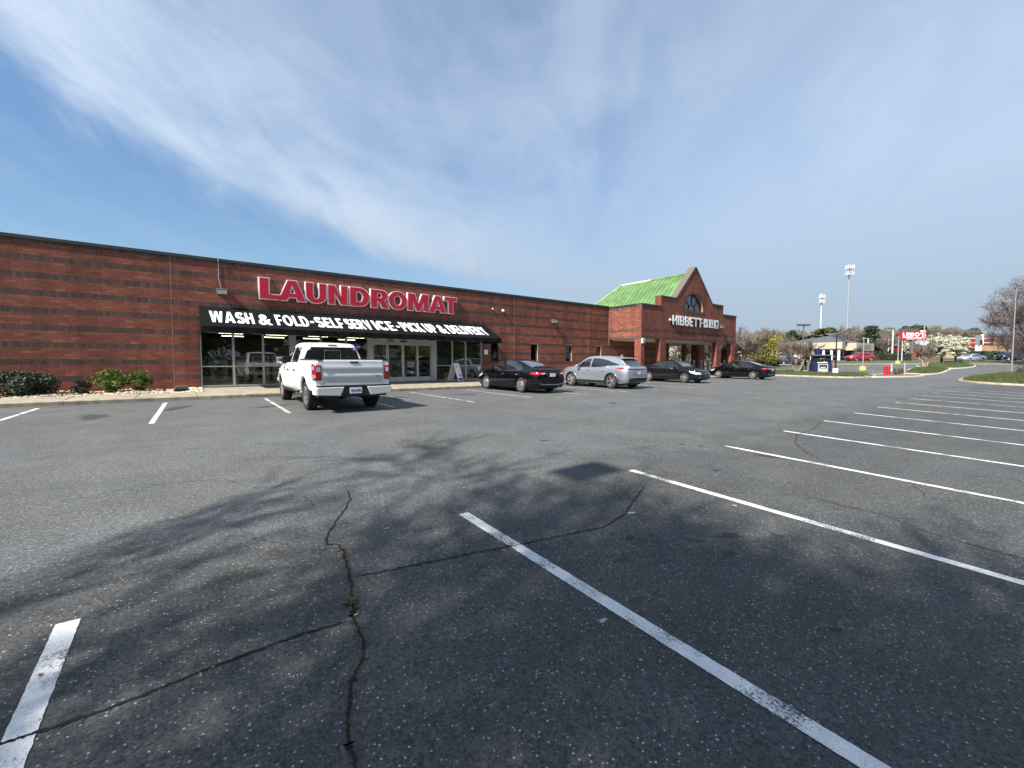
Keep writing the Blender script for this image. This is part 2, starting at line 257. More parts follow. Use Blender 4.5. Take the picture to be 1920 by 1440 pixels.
# ------------------------------------------------------------------ object helpers
def link(me, name, m=None, parent=None, smooth=False):
    o = bpy.data.objects.new(name, me); COL.objects.link(o)
    if m is not None and not me.materials:
        for x in (m if isinstance(m, (list, tuple)) else [m]): me.materials.append(x)
    if parent is not None: o.parent = parent
    if smooth: me.polygons.foreach_set('use_smooth', [True] * len(me.polygons))
    return o
def thing(name, loc, label, cat, group=None, rz=0.0):
    o = bpy.data.objects.new(name, None); COL.objects.link(o); o.location = loc; o.rotation_euler = (0, 0, rz)
    o.empty_display_size = .2
    return tag(o, label, cat, group)
def tag(o, label=None, cat=None, group=None, kind=None):
    if label: o['label'] = label
    if cat: o['category'] = cat
    if group: o['group'] = group
    if kind: o['kind'] = kind
    return o
class MB:
    """collects verts/faces for one mesh, with an optional per-face tint and material slot"""
    def __init__(s): s.v = []; s.f = []; s.t = []; s.m = []
    def add(s, vs, fs, tint=0., mi=0):
        b = len(s.v); s.v.extend(vs)
        for f in fs: s.f.append(tuple(i + b for i in f)); s.t.append(tint); s.m.append(mi)
        return s
    def box(s, x0, x1, y0, y1, z0, z1, tint=0., mi=0, rz=0., piv=None):
        vs = [(x, y, z) for z in (z0, z1) for y in (y0, y1) for x in (x0, x1)]
        if rz:
            cx, cy = piv or ((x0 + x1) / 2, (y0 + y1) / 2); c, n = math.cos(rz), math.sin(rz)
            vs = [(cx + (x - cx) * c - (y - cy) * n, cy + (x - cx) * n + (y - cy) * c, z) for x, y, z in vs]
        return s.add(vs, [(0, 2, 3, 1), (4, 5, 7, 6), (0, 1, 5, 4), (2, 6, 7, 3), (0, 4, 6, 2), (1, 3, 7, 5)], tint, mi)
    def tube(s, pts, rad, n=8, cap=True, tint=0., mi=0):
        pts = [Vector(p) for p in pts]
        if not isinstance(rad, (list, tuple)): rad = [rad] * len(pts)
        b = len(s.v); up = Vector((0, 0, 1))
        for i, p in enumerate(pts):
            d = (pts[min(i + 1, len(pts) - 1)] - pts[max(i - 1, 0)]).normalized()
            a = d.cross(up)
            if a.length < .05: a = d.cross(Vector((1, 0, 0)))
            a.normalize(); c = d.cross(a)
            for k in range(n):
                an = 2 * math.pi * k / n; s.v.append(tuple(p + (a * math.cos(an) + c * math.sin(an)) * rad[i]))
        for i in range(len(pts) - 1):
            for k in range(n):
                s.f.append((b + i * n + k, b + i * n + (k + 1) % n, b + (i + 1) * n + (k + 1) % n, b + (i + 1) * n + k)); s.t.append(tint); s.m.append(mi)
        if cap:
            s.f.append(tuple(b + k for k in range(n))[::-1]); s.t.append(tint); s.m.append(mi)
            e = b + (len(pts) - 1) * n; s.f.append(tuple(e + k for k in range(n))); s.t.append(tint); s.m.append(mi)
        return s
    def lathe(s, prof, n=24, axis='Z', c=(0, 0, 0), tint=0., mi=0, closed=False):
        b = len(s.v)
        for r, h in prof:
            for k in range(n):
                a = 2 * math.pi * k / n; x, y, z = r * math.cos(a), r * math.sin(a), h
                if axis == 'Y': x, y, z = x, z, y
                if axis == 'X': x, y, z = z, x, y
                s.v.append((x + c[0], y + c[1], z + c[2]))
        m = len(prof)
        for i in range(m - 1 + (1 if closed else 0)):
            j = (i + 1) % m
            for k in range(n):
                s.f.append((b + i * n + k, b + i * n + (k + 1) % n, b + j * n + (k + 1) % n, b + j * n + k)); s.t.append(tint); s.m.append(mi)
        return s
    def prism(s, poly, axis, a, b2, tint=0., mi=0):
        """extrude a 2D polygon; axis 'Y': poly is (x,z), 'X': (y,z), 'Z': (x,y)"""
        def P(u, v, w): return {'Y': (u, w, v), 'X': (w, u, v), 'Z': (u, v, w)}[axis]
        n = len(poly); vs = [P(u, v, a) for u, v in poly] + [P(u, v, b2) for u, v in poly]
        return s.add(vs, [tuple(range(n))[::-1], tuple(range(n, 2 * n))] + [(i, (i + 1) % n, n + (i + 1) % n, n + i) for i in range(n)], tint, mi)
    def mesh(s, name, tintattr=False, fix=True):
        me = bpy.data.meshes.new(name); me.from_pydata(s.v, [], s.f)
        if any(s.m): me.polygons.foreach_set('material_index', s.m)
        if tintattr:
            at = me.attributes.new('tint', 'FLOAT', 'FACE'); at.data.foreach_set('value', s.t)
        if fix:
            bm = bmesh.new(); bm.from_mesh(me); bmesh.ops.recalc_face_normals(bm, faces=bm.faces); bm.to_mesh(me); bm.free()
        me.update(); return me
    def obj(s, name, m, parent=None, smooth=False, tint=False, fix=True):
        return link(s.mesh(name, tint, fix), name, m, parent, smooth)
def npmesh(name, V, F, tint=None):
    """fast mesh from arrays: V (n,3), F (m,k)"""
    V = np.asarray(V, np.float32); F = np.asarray(F, np.int32); me = bpy.data.meshes.new(name)
    me.vertices.add(len(V)); me.vertices.foreach_set('co', V.ravel())
    k = F.shape[1]; me.loops.add(F.size); me.loops.foreach_set('vertex_index', F.ravel())
    me.polygons.add(len(F)); me.polygons.foreach_set('loop_start', np.arange(0, F.size, k, dtype=np.int32))
    me.polygons.foreach_set('loop_total', np.full(len(F), k, np.int32))
    if tint is not None:
        at = me.attributes.new('tint', 'FLOAT', 'FACE'); at.data.foreach_set('value', np.asarray(tint, np.float32))
    me.update(calc_edges=True); me.validate(); return me
def bevel(o, w=.01, seg=2):
    b = o.modifiers.new('bevel', 'BEVEL'); b.width = w; b.segments = seg; b.limit_method = 'ANGLE'; b.angle_limit = R_(35); return o

# ------------------------------------------------------------------ terrain
BYX, BYZ = [-400, 0, 5, 8, 12, 18.3, 900], [-4.0, 0, .19, .27, .325, .385, .385]
RDX, RDZ = [0, 44, 50, 60, 72, 80, 95, 130, 200, 400, 1500], [0, 0, .12, .58, 1.0, 1.55, 2.0, 2.6, 4, 6, 8]
def G(x, y):
    b = float(np.interp(y, BYX, BYZ)); d = .606 * x + .795 * y; m = min(max((x - 42) / 12, 0), 1); m = m * m * (3 - 2 * m)
    return b + m * float(np.interp(d, RDX, RDZ))
cy_, sy_ = math.cos(R_(YAW)), math.sin(R_(YAW))
def S(u, d):
    """site coordinates: bearing given as tangent reading u (px of a 803 px theodolite scale, 960 = axis), range d in metres"""
    w = (u - 960) / FPX; k = math.cos(R_(PITCH))
    return ((sy_ * k + cy_ * w) * d, (cy_ * k - sy_ * w) * d)
def SG(u, d):
    x, y = S(u, d); return Vector((x, y, G(x, y)))
def sheet(name, xs, ys, dz, m, clip=None):
    V = [(x, y, G(x, y) + dz) for y in ys for x in xs]; nx = len(xs)
    F = [(j * nx + i, j * nx + i + 1, (j + 1) * nx + i + 1, (j + 1) * nx + i) for j in range(len(ys) - 1) for i in range(nx - 1)
         if clip is None or clip((xs[i] + xs[i + 1]) / 2, (ys[j] + ys[j + 1]) / 2)]
    o = link(npmesh(name, V, F), name, m); tag(o, kind='structure'); return o
def rng(a, b, s): return list(np.arange(a, b + s * .5, s))
xs = [-1500, -600, -200, -80] + rng(-40, 40, 10) + rng(44, 160, 4) + [170, 185, 200, 240, 300, 400, 600, 1000, 1600, 2500]
ys = [-1500, -500, -150, -60, -30] + rng(-20, 80, 4) + [90, 110, 150, 220, 350, 600, 1200]
sheet('ground', xs, ys, -.06, M['soil'])
xs = [-60, -40, -20] + rng(-16, 40, 2) + [41.6] + rng(44, 150, 2)
ys = [-60, -40, -30, -20, -10, -4, 0, 2, 4, 5, 6, 7, 8, 10, 12, 14, 16, 18.3] + rng(20, 70, 2)
sheet('parking_lot', xs, ys, 0, M['asphalt'], lambda x, y: (y < 18.3 or x > 41.6) and .54 * x + .84 * y < 74)
# ================================================================== lot markings, cracks, sidewalk
def ribbon(name, pts, w, dz, m, jitter=0., rnd=None, kind='structure', parent=None):
    """flat strip draped on the ground along pts; w may be per point"""
    V = []; F = []
    for i, p in enumerate(pts):
        a = Vector(pts[max(i - 1, 0)]); b = Vector(pts[min(i + 1, len(pts) - 1)]); d = (b - a).normalized(); n = Vector((-d.y, d.x))
        ww = w[i] if isinstance(w, (list, tuple)) else w
        j1 = (rnd.uniform(-jitter, jitter) if rnd else 0); j2 = (rnd.uniform(-jitter, jitter) if rnd else 0)
        for sgn, j in ((-1, j1), (1, j2)):
            q_ = Vector(p) + n * (sgn * ww / 2 + j); V.append((q_.x, q_.y, G(q_.x, q_.y) + dz))
    for i in range(len(pts) - 1): F.append((2 * i, 2 * i + 2, 2 * i + 3, 2 * i + 1))
    o = link(npmesh(name, V, F), name, m, parent)
    if parent is None: tag(o, kind=kind)
    return o
def seg(x0, y0, x1, y1, n=10): return [(x0 + (x1 - x0) * i / n, y0 + (y1 - y0) * i / n) for i in range(n + 1)]
rl = random.Random(2)
lineX = [-.61, 2.16, 4.93, 7.75, 10.5, 13.2, 15.98, 18.75, 21.5, 24.3, 27.05, 29.8, 32.55, 35.3]
for i, x in enumerate(lineX):
    ye = 3.62 + .022 * max(x, 0) - (.1 if i == 0 else 0)
    ribbon('stall_line', seg(x - .02, -6.5, x + .02, ye, 420 if x < 6 else 120), .105, .004, M['paint'], .002, rl)
ribbon('stall_line', seg(-3.38, -6.5, -3.36, 3.5, 20), .105, .004, M['paint'])
for k in range(-4, 14):
    x = 2.22 + 2.79 * k
    if x < -13: continue
    ribbon('stall_line', seg(x - .06, 12.2 + (.3 if k % 3 == 0 else 0) + .03 * max(k, 0), x + .03, 17.65 + .02 * k, 8), .10, .004, M['paintold'] if k > -1 else M['paint'])
# markings of the far lot beyond the kiosk
for (a, b, c, d) in [((1585, 60), (1640, 56), 0, 0), ((1605, 56), (1662, 52), 0, 0), ((1572, 64), (1618, 60), 0, 0), ((1560, 52), (1600, 49.5), 0, 0), ((1700, 55), (1724, 60), 0, 0), ((1660, 58), (1700, 54), 0, 0)]:
    p0 = S(*a); p1 = S(*b); ribbon('stall_line', seg(*p0, *p1, 6), .12, .004, M['paintold'])
for x in (42.6, 44.2): ribbon('stall_line', seg(x, 12.6, x + 1.9, 17.6, 5), .10, .004, M['paintold'])

rc = random.Random(5)
def jag(pts, n=9, amp=.03):
    out_ = []
    for a, b in zip(pts[:-1], pts[1:]):
        for i in range(n):
            t = i / n; x = a[0] + (b[0] - a[0]) * t; y = a[1] + (b[1] - a[1]) * t
            e = amp * (1 if i else .4); out_.append((x + rc.uniform(-e, e), y + rc.uniform(-e, e)))
    out_.append(pts[-1]); return out_
M['crack'] = mat('crack_dark_fill', (.008, .007, .006), .95, var=.3)  # cracks filled with dark dirt
M['crackdirt'] = mat('crack_dirt', (.072, .060, .046), .95, var=.5, scale=25, bump=.5)
def crack(pts, w, amp=.02, dirt=0., n=8):
    n = int(n * 1.7); amp *= .8; P = jag(pts, n, amp); k = len(P)
    if w > .012:                                    # short side splits and crumbs along the lips
        for q_ in P[3:-3:7]:
            a = rc.uniform(0, 6.28); l_ = rc.uniform(.02, .09); S_ = [(q_[0] + math.cos(a) * l_ * j / 4 + rc.uniform(-.004, .004), q_[1] + math.sin(a) * l_ * j / 4 + rc.uniform(-.004, .004)) for j in range(5)]; ribbon('pavement_crack', S_, [.005, .004, .003, .002, .001], .0032, M['crack']); k = len(P)
    ws = [max(.002, w * rc.uniform(.45, 1.35)) * min(1, (i + 1) / 4, (k - i) / 4) for i in range(k)]
    if dirt: ribbon('crack_dirt', P, [x * 2.6 + dirt * rc.uniform(.1, 1) for x in ws], .0015, M['crackdirt'], .004, rc)
    ribbon('pavement_crack', P, ws, .0055, M['crack'], w * .18, rc)
main = [(1.44, 5.01), (1.38, 4.70), (1.24, 4.42), (1.11, 4.20), (.93, 3.86), (.89, 3.71), (.97, 3.66), (.97, 3.52), (.93, 3.28), (.88, 3.0), (.81, 2.79), (.80, 2.68), (.77, 2.62), (.76, 2.48), (.75, 2.36), (.71, 2.23), (.64, 2.15), (.60, 2.08), (.54, 1.93), (.50, 1.79), (.49, 1.67), (.47, 1.45), (.50, 1.1), (.42, .6)]
crack(main[:7], .015, .010, 0, 7); crack(main[6:13], .020, .009, .024, 8); crack(main[12:], .014, .009, .016, 7)
crack([(4.49, 3.18), (4.1, 3.0), (3.52, 2.73), (3.09, 2.64), (2.73, 2.71), (2.2, 2.81), (1.78, 2.90), (1.35, 2.98), (.93, 3.07)], .015, .010, 0, 10)
crack([(.73, 2.59), (.47, 2.62), (.11, 2.61), (-.33, 2.57), (-.53, 2.58), (-.66, 2.59), (-1.3, 2.66), (-2.2, 2.6)], .016, .007, 0, 12)
crack([(4.49, 3.18), (4.75, 2.96), (5.0, 2.62), (5.4, 2.2), (5.82, 1.94)], .007, .02, 0, 8)
crack([(5.82, 1.94), (5.79, 1.51), (5.84, 1.19), (5.61, .79), (5.59, .57), (5.55, .25), (5.5, -.8)], .009, .02, .012, 8)
crack([(8.15, 2.5), (8.84, 2.96), (9.3, 3.2), (10.2, 3.5), (11.41, 3.57), (13, 3.9)], .014, .03, .012, 8)
crack([(7.9, 2.0), (8.15, 2.5)], .01, .02, 0, 6)
crack([(8.9, .9), (9.2, .5), (9.0, .1)], .012, .03, 0, 8)
crack([(7.2, .6), (7.0, 1.0), (7.75, 1.3), (8.1, 1.1)], .008, .03, 0, 7)
crack([(-1.2, 6.2), (-.4, 6.5), (.3, 6.3), (.5, 5.9)], .006, .03, 0, 8)
crack([(1.0, 4.6), (1.02, 4.9), (.96, 5.1)], .004, .01, 0, 6)
crack([(-2.9, 9.2), (-1.8, 8.9), (-.9, 9.3), (.4, 9.0), (1.6, 9.4), (2.7, 9.1)], .006, .05, 0, 7)
# oil stains and patches
def stain_mat(name, col, rough, amt):
    m = mat(name, col, rough, var=.3, scale=12); t = m.node_tree; b = t.nodes['Principled BSDF']
    a = N(t, 'ShaderNodeAttribute', attribute_name='edge'); c = N(t, 'ShaderNodeTexCoord')
    n = N(t, 'ShaderNodeTexNoise'); n.inputs['Scale'].default_value = 5.5; n.inputs['Detail'].default_value = 7; n.inputs['Roughness'].default_value = .7; L(t, c.outputs['Object'], n.inputs['Vector'])
    f = MATH(t, 'MULTIPLY', SMOOTH(t, MATH(t, 'ADD', a.outputs['Fac'], MATH(t, 'MULTIPLY', MATH(t, 'SUBTRACT', n.outputs[0], .5), 1.5)), .08, .55), amt)
    L(t, f, b.inputs['Alpha']); return m
M['oil'] = stain_mat('oil_stain', (.018, .018, .019), .6, .6)
M['oilsoft'] = stain_mat('old_oil_stain', (.030, .029, .027), .8, .42)
def blob(name, x, y, rx, ry, m, dz=.003, rz=0, kind='structure', n=22, seed=1):
    r = random.Random(seed); ph = [r.uniform(0, 6.28) for _ in range(4)]
    V = [(x, y, G(x, y) + dz)]
    for i in range(n):
        a = 2 * math.pi * i / n; k = 1 + .18 * math.sin(2 * a + ph[0]) + .14 * math.sin(3 * a + ph[1]) + .1 * math.sin(5 * a + ph[2]) + r.uniform(-.08, .08)
        u, v = rx * k * math.cos(a), ry * k * math.sin(a); X = x + u * math.cos(rz) - v * math.sin(rz); Y = y + u * math.sin(rz) + v * math.cos(rz)
        V.append((X, Y, G(X, Y) + dz))
    o = link(npmesh(name, V, [(0, 1 + i, 1 + (i + 1) % n) for i in range(n)]), name, m); tag(o, kind=kind); at = o.data.attributes.new('edge', 'FLOAT', 'POINT'); at.data.foreach_set('value', [1.] + [0.] * n); return o
for i, (x, y, rx, ry, mm) in enumerate([(3.12, 2.35, .09, .05, 'oil'), (3.05, 2.50, .05, .03, 'oil'), (3.33, 2.28, .04, .025, 'oil'), (3.55, 2.0, .11, .07, 'oilsoft'), (3.9, 1.86, .20, .10, 'oil'), (3.55, 1.68, .16, .07, 'oilsoft'),
      (3.95, 1.55, .13, .06, 'oilsoft'), (4.3, 1.62, .10, .05, 'oilsoft'), (3.1, .82, .06, .03, 'oil'), (6.0, 3.05, .14, .08, 'oilsoft'), (7.2, 4.3, .12, .1, 'oilsoft'), (7.35, 4.0, .16, .08, 'oilsoft'), (7.6, 3.0, .3, .14, 'oilsoft'),
      (5.3, 5.9, .18, .1, 'oilsoft'), (2.0, 14.6, .8, .45, 'oilsoft'), (-.2, 15.6, 1.1, .35, 'oilsoft'), (-1.8, 14.4, .9, .5, 'oilsoft'), (9.2, 15.2, .8, .45, 'oilsoft'), (6.4, 15.4, .5, .5, 'oilsoft'), (11.6, 9.5, .5, .2, 'oilsoft'), (14.9, 15, .6, .5, 'oilsoft')]):
    blob('oil_stain', x, y, rx * .85, ry * .85, M[mm], .0025 + .0002 * (i % 4), i * .7, seed=i)
M['spill'] = stain_mat('pale_paint_spill', (.40, .40, .39), .8, .9)
blob('paint_spill', 3.62, 2.72, .07, .035, M['spill'], seed=44); blob('paint_spill', 1.42, 3.75, .028, .012, M['spill'], .004, seed=45)
blob('paint_spill', 2.0, 1.7, .05, .02, M['spill'], seed=46); blob('paint_spill', 4.45, 2.35, .035, .015, M['spill'], seed=47)
M['redsmear'] = stain_mat('red_smear', (.22, .05, .06), .7, .7)
blob('paint_smear', -.61, 3.02, .016, .03, M['redsmear'], .0065, .3, seed=48)

# ---- sidewalk with kerb, slab by slab
sw = bpy.data.objects.new('sidewalk', None); COL.objects.link(sw); tag(sw, kind='structure')
KY = 18.3
def zs_(y): return .535 + (y - KY) / (22.4 - KY) * .065
slabX = [-16 + 1.62 * k + .1 for k in range(36)]
slabX = [x for x in slabX if x < 41.6] + [41.9]
rs = random.Random(3)
for a, b in zip(slabX[:-1], slabX[1:]):
    g_ = .012; ytop = 20.15 if b < .45 else (20.15 if a < .45 else 22.39)
    def slab(x0, x1, y0, y1, mm):
        dz = rs.uniform(-.003, .003); mb = MB()
        V = [(x, y, z) for z in (0, 1) for y in (y0, y1) for x in (x0, x1)]
        V = [(x, y, (zs_(y) + dz) if z else .30) for x, y, z in V]
        mb.add(V, [(0, 2, 3, 1), (4, 5, 7, 6), (0, 1, 5, 4), (2, 6, 7, 3), (0, 4, 6, 2), (1, 3, 7, 5)]); o = mb.obj('slab', mm, sw); bevel(o, .012, 1)
    slab(a + g_ / 2, b - g_ / 2, KY + .16, min(ytop, 20.15) - g_, M['concrete'])
    if b > .45: slab(max(a + g_ / 2, .43), b - g_ / 2, 20.15, 22.39, M['concrete'])
    mb = MB()                                     # kerb stone in front, rounded top
    prof = [(KY, .33), (KY - .005, .50), (KY + .02, .528), (KY + .15, .537), (KY + .15, .33)]
    mb.prism(prof, 'X', a + .004, b - .004); mb.obj('kerb_stone', M['kerb'], sw)
# planting bed floor under the stones
mb = MB(); mb.add([(-16, 20.16, .50), (.42, 20.16, .50), (.42, 22.38, .56), (-16, 22.38, .56)], [(0, 1, 2, 3)]); tag(mb.obj('planting_bed', M['mulch']), kind='structure')

# ---- islands and verges: raised outline with kerb and grass top
def island(name, outline, top=M['grass'], h=.14, kerbw=.18, mound=.08, kcol=M['concrete2'], label=None):
    n = len(outline); c = Vector((sum(p[0] for p in outline) / n, sum(p[1] for p in outline) / n))
    P = [Vector(p) for p in outline]
    inn = []
    for i in range(n):
        d = (P[(i + 1) % n] - P[i - 1]).normalized(); nn = Vector((-d.y, d.x))
        if (c - P[i]).dot(nn) < 0: nn = -nn
        inn.append(P[i] + nn * kerbw)
    V = []; F = []
    for i in range(n): V.append((P[i].x, P[i].y, G(*P[i]) - .05))
    for i in range(n): V.append((P[i].x, P[i].y, G(*P[i]) + h))
    for i in range(n): V.append((inn[i].x, inn[i].y, G(*inn[i]) + h))
    for i in range(n): V.append((inn[i].x, inn[i].y, G(*inn[i]) + h - .05))
    for i in range(n):
        j = (i + 1) % n
        for a in range(3): F.append((a * n + i, a * n + j, (a + 1) * n + j, (a + 1) * n + i))
    k = link(npmesh(name, V, F), 'kerb', kcol)
    mb = MB(); rings = [1.0, .85, .6, .3]; vs = []
    for r in rings:
        for i in range(n):
            q_ = c + (inn[i] - c) * r; vs.append((q_.x, q_.y, G(*q_) + h - .04 + mound * (1 - r ** 2)))
    vs.append((c.x, c.y, G(*c) + h - .04 + mound)); fs = []
    for a in range(3):
        for i in range(n): fs.append((a * n + i, a * n + (i + 1) % n, (a + 1) * n + (i + 1) % n, (a + 1) * n + i))
    for i in range(n): fs.append((3 * n + i, 3 * n + (i + 1) % n, 4 * n))
    mb.add(vs, fs); o = mb.obj(name, top); k.parent = o; tag(o, kind='structure')
    return inn, c
def smoothloop(pts, sub=6):
    n = len(pts); out_ = []
    for i in range(n):
        p0, p1, p2, p3 = [Vector(pts[(i + k) % n]) for k in (-1, 0, 1, 2)]
        for k in range(sub):
            t = k / sub
            out_.append(tuple(.5 * ((2 * p1) + (-p0 + p2) * t + (2 * p0 - 5 * p1 + 4 * p2 - p3) * t * t + (-p0 + 3 * p1 - 3 * p2 + p3) * t ** 3)))
    return out_
def grass_tufts(name, loop_, c, n, h, seed, m=M['grass'], mound=.1):
    r = np.random.default_rng(seed); L_ = len(loop_)
    i = r.integers(0, L_, n); t = r.random(n); rad = np.sqrt(r.random(n)) * .98
    P = np.array([(p[0], p[1]) for p in loop_]); A = P[i] * (1 - t[:, None]) + P[(i + 1) % L_] * t[:, None]
    C = np.array([c.x, c.y]); Q = C + (A - C) * rad[:, None]
    Z = np.array([G(x, y) for x, y in Q]) + .09 + mound * (1 - rad ** 2)
    a = r.random(n) * 6.283; hh = h * (.5 + r.random(n)); w = .012 + .01 * r.random(n) + h * .06
    lean = (r.random((n, 2)) - .5) * h
    V = np.zeros((n * 3, 3)); V[0::3, 0] = Q[:, 0] - np.cos(a) * w; V[0::3, 1] = Q[:, 1] - np.sin(a) * w; V[0::3, 2] = Z
    V[1::3, 0] = Q[:, 0] + np.cos(a) * w; V[1::3, 1] = Q[:, 1] + np.sin(a) * w; V[1::3, 2] = Z
    V[2::3, :2] = Q + lean; V[2::3, 2] = Z + hh
    o = link(npmesh(name, V, np.arange(n * 3).reshape(-1, 3)), name, m); tag(o, kind='stuff'); return o
# island with the cash machine kiosk
isl = smoothloop([(46.2, 13.0), (48.2, 11.4), (53, 11.6), (60.5, 13.6), (62.2, 16.2), (61, 21), (56, 24), (50.5, 23.4), (47.3, 19.5)])
a_, c_ = island('kiosk_island', isl, mound=.10, kcol=M['concrete']); grass_tufts('island_grass', a_, c_, 9000, .10, 1)
# tapering verge to the right of it
isl = smoothloop([(50.2, 11.2), (55.5, 9.6), (60.5, 9.4), (63.5, 10.3), (62.6, 12.4), (57, 12.9), (52, 12.3)], 5)
a_, c_ = island('mulched_verge', isl, M['mulch'], mound=.06, kcol=M['concrete2'])
# the two long islands with the small trees
isl = smoothloop([(64.5, 9.9), (69.5, 9.4), (76, 9.7), (82.5, 10.2), (83.5, 12.0), (79, 13.4), (71, 12.6), (66.2, 12.0)], 5)
a_, c_ = island('tree_island', isl, mound=.35); grass_tufts('island_grass', a_, c_, 6000, .12, 2, mound=.35)
isl = smoothloop([(84.5, 10.4), (92, 9.2), (101, 9.6), (105.5, 11.0), (104, 13.6), (96, 15.2), (88, 14.3)], 5)
a_, c_ = island('tree_island', isl, mound=.4); grass_tufts('island_grass', a_, c_, 5000, .13, 3, mound=.4)
# right-hand island
isl = smoothloop([(45.9, 3.6), (46.3, .5), (49, -6), (56, -9.5), (70, -9), (80, -3), (84, 2.8), (78, 5.4), (64, 6.2), (52.5, 5.9), (48.3, 5.3)], 6)
a_, c_ = island('hedged_island', isl, mound=.42, kcol=M['concrete']); grass_tufts('island_grass', a_, c_, 26000, .17, 4, mound=.42)
# verge along the street (raised strip with kerb) and the rise behind it
def strip(name, n0, n1, z0, z1, t0, t1, m, steps=60, rise=None):
    """band between two lines parallel to the street; n = distance along (.54,.84), t along (.84,-.54)"""
    V = []; F = []; cols = 8
    for i in range(steps + 1):
        t = t0 + (t1 - t0) * i / steps
        for j in range(cols + 1):
            k = j / cols; n = n0 + (n1 - n0) * k; x = .54 * n + .842 * t; y = .842 * n - .54 * t
            V.append((x, y, G(x, y) + z0 + (z1 - z0) * k + (rise(t, k) if rise else 0)))
    for i in range(steps):
        for j in range(cols): a = i * (cols + 1) + j; F.append((a, a + 1, a + cols + 2, a + cols + 1))
    return tag(link(npmesh(name, V, F), name, m), kind='structure')
strip('street_kerb', 67.35, 67.6, .12, .13, -5, 130, M['concrete2']); 
mbk = strip('street_kerb', 67.345, 67.35, -.02, .12, -5, 130, M['concrete'])
strip('street_verge', 67.6, 76, .10, .12, -5, 130, M['grass'])
strip('side_road', 76, 88, .02, .02, -5, 130, M['asphalt'])
strip('far_verge', 88, 130, .06, .3, -5, 160, M['grass'])
def N_T(n, t): return (.54 * n + .842 * t, .842 * n - .54 * t)
# ================================================================== brickwork
BL, BHt, JT = .305, .102, .011
rb = random.Random(11)
def rows_from(z0, pattern, z1):
    """pattern: sequence of 'r'/'s' repeated from z0; returns (za, zb, kind)"""
    out_ = []; z = z0; i = 0
    while z < z1 - .03:
        k = pattern[i % len(pattern)] if not callable(pattern) else pattern(i, z); h = 2 * BHt if k == 's' else BHt
        out_.append((z, min(z + h, z1), k)); z += h; i += 1
    return out_
def lay(rows, intervals, place, phase=0.):
    """place(u0,u1,z0,z1,dark,full)"""
    for r, (za, zb, k) in enumerate(rows):
        for (a, b) in intervals((za + zb) / 2):
            w = BL / 3 if k == 's' else BL
            off = phase + (0 if k == 's' else (BL / 2 if r % 2 else 0)); i = math.floor((a - off) / w)
            while off + i * w < b:
                u0, u1 = max(a, off + i * w), min(b, off + (i + 1) * w)
                if u1 - u0 > .03: place(u0 + JT / 2, u1 - JT / 2, za + JT / 2, zb - JT / 2, k == 's', u1 - u0 > w - .001 and zb - za > (2 * BHt if k == 's' else BHt) - .001)
                i += 1
def minus(a, b, cuts):
    seg_ = [(a, b)]
    for c0, c1 in cuts:
        new = []
        for s0, s1 in seg_:
            if c1 <= s0 or c0 >= s1: new.append((s0, s1)); continue
            if c0 > s0: new.append((s0, c0))
            if c1 < s1: new.append((c1, s1))
        seg_ = new
    return seg_
def brick_face(o, u, n, u0, u1, z0, z1, d=.009):
    """five faces of a brick on the plane o + u*s, outward normal n"""
    vs = []
    for k, e in ((-.004, 0), (d, .0012)):
        for uu, zz_ in ((u0 + e, z0 + e), (u1 - e, z0 + e), (u1 - e, z1 - e), (u0 + e, z1 - e)):
            vs.append((o[0] + u[0] * uu + n[0] * k, o[1] + u[1] * uu + n[1] * k, zz_))
    return vs, [(4, 5, 6, 7), (0, 1, 5, 4), (1, 2, 6, 5), (2, 3, 7, 6), (3, 0, 4, 7)]
